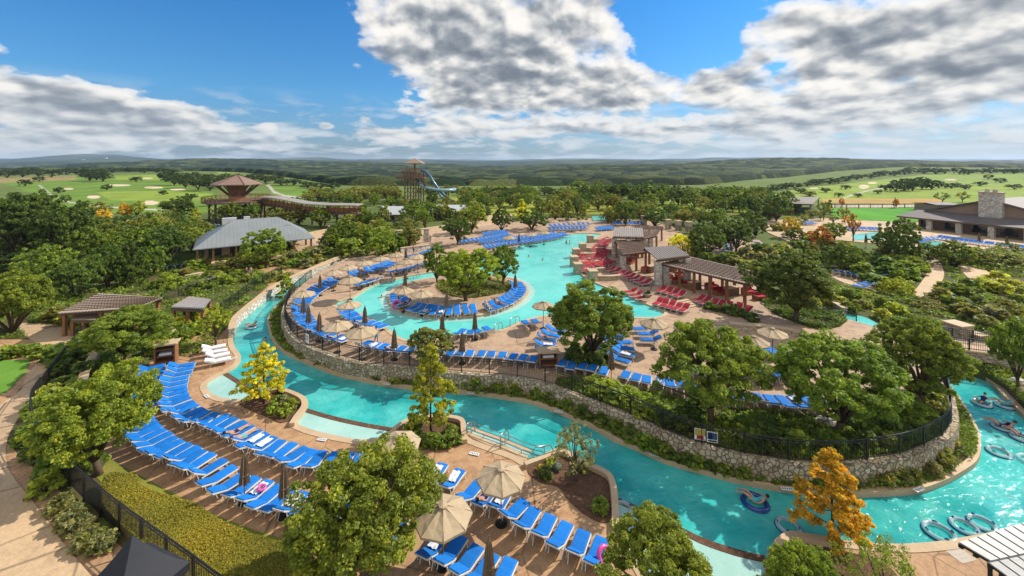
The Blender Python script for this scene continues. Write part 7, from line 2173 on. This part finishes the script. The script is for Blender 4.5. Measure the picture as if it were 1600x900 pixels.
cabana_roof('small open shelter with a grey roof by the golf meadow', [(1237, 319), (1268, 320), (1281, 309), (1233, 308)], 4.6, 'metal', 12, 'roof_slate2', 1.0, (1,), 2, 'shelter') if False else None
M['roof_slate2'] = surf('shelter_roof', (0.26, 0.21, 0.18), (0.22, 0.18, 0.155), 1.0, 0.6, False)
cabana_roof('small open shelter with a grey roof by the golf meadow', [(1238, 318.5), (1269, 319.5), (1281, 308.5), (1234, 308)], 4.4, 'metal', 12, 'roof_slate2', 1.0, (1,), 2, 'shelter')

# --- lodge on the east side
P0 = G(1401, 337, 3.9); P1 = G(1600, 356.5, 3.9)
d = (P1 - P0); d.z = 0; d.normalize(); nn = Vector((-d.y, d.x, 0))
if nn.x < 0: nn = -nn
o = thing('lodge', 'brown gabled lodge with a stone chimney and a long verandah', 'lodge', (P0.x, P0.y, 1.0), math.atan2(d.y, d.x))
side = 1 if nn.dot(Vector((-d.y, d.x, 0))) > 0 else -1
Ll = 46.0
def lp(sx, dep, z): return Vector((sx, side * dep, z))
ez = 2.9
roof_prism([[lp(0, 0, ez), lp(Ll, 0, ez), lp(Ll, 6.2, ez + 1.4), lp(1.5, 6.2, ez + 1.4)], [lp(1.5, 6.2, ez + 1.4), lp(1.5, 12, ez), lp(0, 12, ez), lp(0, 0, ez)]], .22).build('verandah_roof', M['roof_slate'], o)
MB().bar(lp(0, -.05, ez - .2), lp(Ll, -.05, ez - .2), .12, .3).build('fascia', M['dark_timber'], o)
def solve(px, dep, z, lo=-5, hi=60):
    best = min((abs(px_of(*(P0 + d * q + nn * dep).xy, z)[0] - px), q) for q in np.linspace(lo, hi, 1300))
    return best[1]
def z_for(py, sx, dep):
    p = P0 + d * sx + nn * dep; return HC + (HORIZON - py) * p.y / F - 1.0
s0, s1, s2 = solve(1451, 6.2, 6), solve(1549, 6.2, 9), solve(1618, 6.2, 6)
zg0, zg1, zg2 = z_for(327, s0, 6.2), z_for(311, s1, 6.2), z_for(330, s2, 6.2)
zr = zg1
depg = 16.0
MB().add([lp(s0 + .8, 6.3, ez), lp(s2 - .8, 6.3, ez), lp(s2 - .8, 6.3, zg2 - .25), lp(s1, 6.3, zg1 - .2), lp(s0 + .8, 6.3, zg0 - .2)] + [lp(s0 + .8, 6.3 + depg, ez), lp(s2 - .8, 6.3 + depg, ez), lp(s2 - .8, 6.3 + depg, zg2 - .25), lp(s1, 6.3 + depg, zg1 - .2), lp(s0 + .8, 6.3 + depg, zg0 - .2)],
         [(0, 1, 2, 3, 4), (9, 8, 7, 6, 5), (1, 6, 7, 2), (0, 4, 9, 5)]).build('gable_wall', M['stucco'], o)
roof_prism([[lp(s0 - .6, 5.5, zg0 - .1), lp(s1, 5.5, zg1), lp(s1, 6.3 + depg, zg1), lp(s0 - .6, 6.3 + depg, zg0 - .1)], [lp(s1, 5.5, zg1), lp(s2 + .6, 5.5, zg2 - .1), lp(s2 + .6, 6.3 + depg, zg2 - .1), lp(s1, 6.3 + depg, zg1)]], .25).build('roof', M['roof_slate'], o)
MB().box(lp(Ll / 2 + 1.2, 11, ez / 2), (Ll - 2, 12, ez - .05)).build('wall', M['stucco'], o)
for k in range(9):
    x = 4 + k * 4.6
    wn = MB().box(lp(x, 4.97, 1.35), (2.7, .08, 2.1)).build('window', M['glass'], o)
    MB().box(lp(x, 4.92, 2.48), (2.9, .1, .14)).build('frame', M['dark_timber'], wn)
for k in range(8):
    x = .9 + k * 5.2
    MB().box(lp(x, .7, ez / 2 - .1), (.95, .95, ez - .2)).build('stone_column', M['pale_stone'], o)
c0_, c1_ = solve(1531, 5.6, 7), solve(1568, 5.6, 7)
ch0, ch1 = min(c0_, c1_), max(c0_, c1_)
zc = z_for(301, (ch0 + ch1) / 2, 5.6)
chm = MB().box(lp((ch0 + ch1) / 2, 5.6, zc / 2 + .8), (ch1 - ch0, 1.5, zc - 1.6)).build('chimney', M['pale_stone'], o)
MB().box(lp((ch0 + ch1) / 2, 5.6, zc + .08), (ch1 - ch0 + .3, 1.8, .2)).build('cap', M['coping'], chm)
for q in (.33, .67): MB().lathe([(.42, 0), (.42, .5), (.3, .62)], 10, lp(ch0 + (ch1 - ch0) * q, 5.6, zc + .15)).build('flue', M['pale_stone'], chm)
gable_hut('low dark roofed annexe behind the lodge gable', 1462, 1502, 316, 320, 332, 'roof_slate', 8.0, 'annexe')

# --- stone foot bridge over the river
b0, b1 = G(1470, 540, 2.0), G(1600, 556, 2.0)
dd = (b1 - b0); dd.z = 0; Lb = dd.length + 2; dd.normalize()
mid = (b0 + b1) / 2
o = thing('stone_bridge', 'stone foot bridge arching over the river with iron railings', 'bridge', (mid.x, mid.y, 0), math.atan2(dd.y, dd.x))
n = 16
prof = []
for k in range(n + 1):
    x = -Lb / 2 + Lb * k / n; t = x / (Lb * .33)
    zlow = (1.05 * math.sqrt(max(0, 1 - t * t)) + .0) if abs(t) < 1 else -.6
    prof.append((x, zlow))
m = MB(); vs = []
for x, z in prof: vs += [(x, 0, z), (x, 2.6, z), (x, 2.6, 1.75), (x, 0, 1.75)]
fs = [(0, 1, 2, 3)[::-1], tuple(len(vs) - 4 + i for i in range(4))]
for i in range(n):
    for k in range(4): fs.append((i * 4 + k, i * 4 + (k + 1) % 4, i * 4 + 4 + (k + 1) % 4, i * 4 + 4 + k))
m.add(vs, fs).build('arch', M['ashlar'], o)
MB().box((0, 1.3, 1.81), (Lb, 2.8, .12)).build('walkway', M['path'], o)
for y in (.12, 2.48):
    r = MB()
    for z in (2.85, 2.65, 2.0): r.bar((-Lb / 2, y, z), (Lb / 2, y, z), .05)
    for k in range(int(Lb / .14)): r.bar((-Lb / 2 + k * .14, y, 1.9), (-Lb / 2 + k * .14, y, 2.85), .02)
    for k in range(6): r.box((-Lb / 2 + .1 + (Lb - .2) * k / 5, y, 2.38), (.09, .09, 1.05))
    r.build('railing', M['iron'], o)
def pillar(px, py, z, w, h, label, mat='ashlar'):
    o = thing('stone_pillar', label, 'pillar', G(px, py, z), .2)
    MB().box((0, 0, h / 2), (w, w, h)).build('masonry', M[mat], o)
    MB().box((0, 0, h + .07), (w + .2, w + .2, .14)).build('capstone', M['coping'], o)
pillar(1497, 535, .7, 1.4, 1.7, 'square pale stone pillar at the head of the bridge')
pillar(1527, 540, .7, .9, 1.0, 'lower stone block behind the bridge railing')
for px, py, lab in [(1044, 358, 'stone pillar topmost north of the cabanas'), (1060, 360, 'middle stone pillar north of the cabanas'), (1076, 362, 'stone pillar nearest the yellow flowering tree'), (1006, 351, 'stone pillar beside the far dark pergola')]:
    pillar(px, py, ZP, 1.1, 2.2, lab, 'ashlar')
fence(GP([(1046, 359), (1076, 363), (1096, 366)], ZP), 1.2, 'black fence between the stone pillars north of the cabanas', 2.5)
fence(GP([(628, 380), (640, 379), (662, 377)], ZP), 1.3, 'black gate fence in the stone court', 2.5)
pillar(624, 381, ZP, 1.0, 2.6, 'stone gate pillar at the west of the stone court', 'pale_stone')
pillar(666, 378, ZP, 1.0, 2.6, 'stone gate pillar at the east of the stone court', 'pale_stone')
# far masts on the hills
for px, h, lab in ((130, 7, 'taller white mast on the distant western hill'), (166, 5, 'shorter white mast on the distant western hill')):
    y = 3600.0; p = W3(px, 256, y)
    g = float(T(p.x, y))
    o = thing('radio_mast', lab, 'mast', (p.x, y, g))
    MB().tube([(0, 0, 0), (0, 0, HC + (250 - 256 + h) * y / F - g)], [2.0, 1.0], 6).build('shaft', M['sign'], o)
    MB().box((0, 0, 3), (14, 14, 6)).build('base_hut', M['sign'], o)
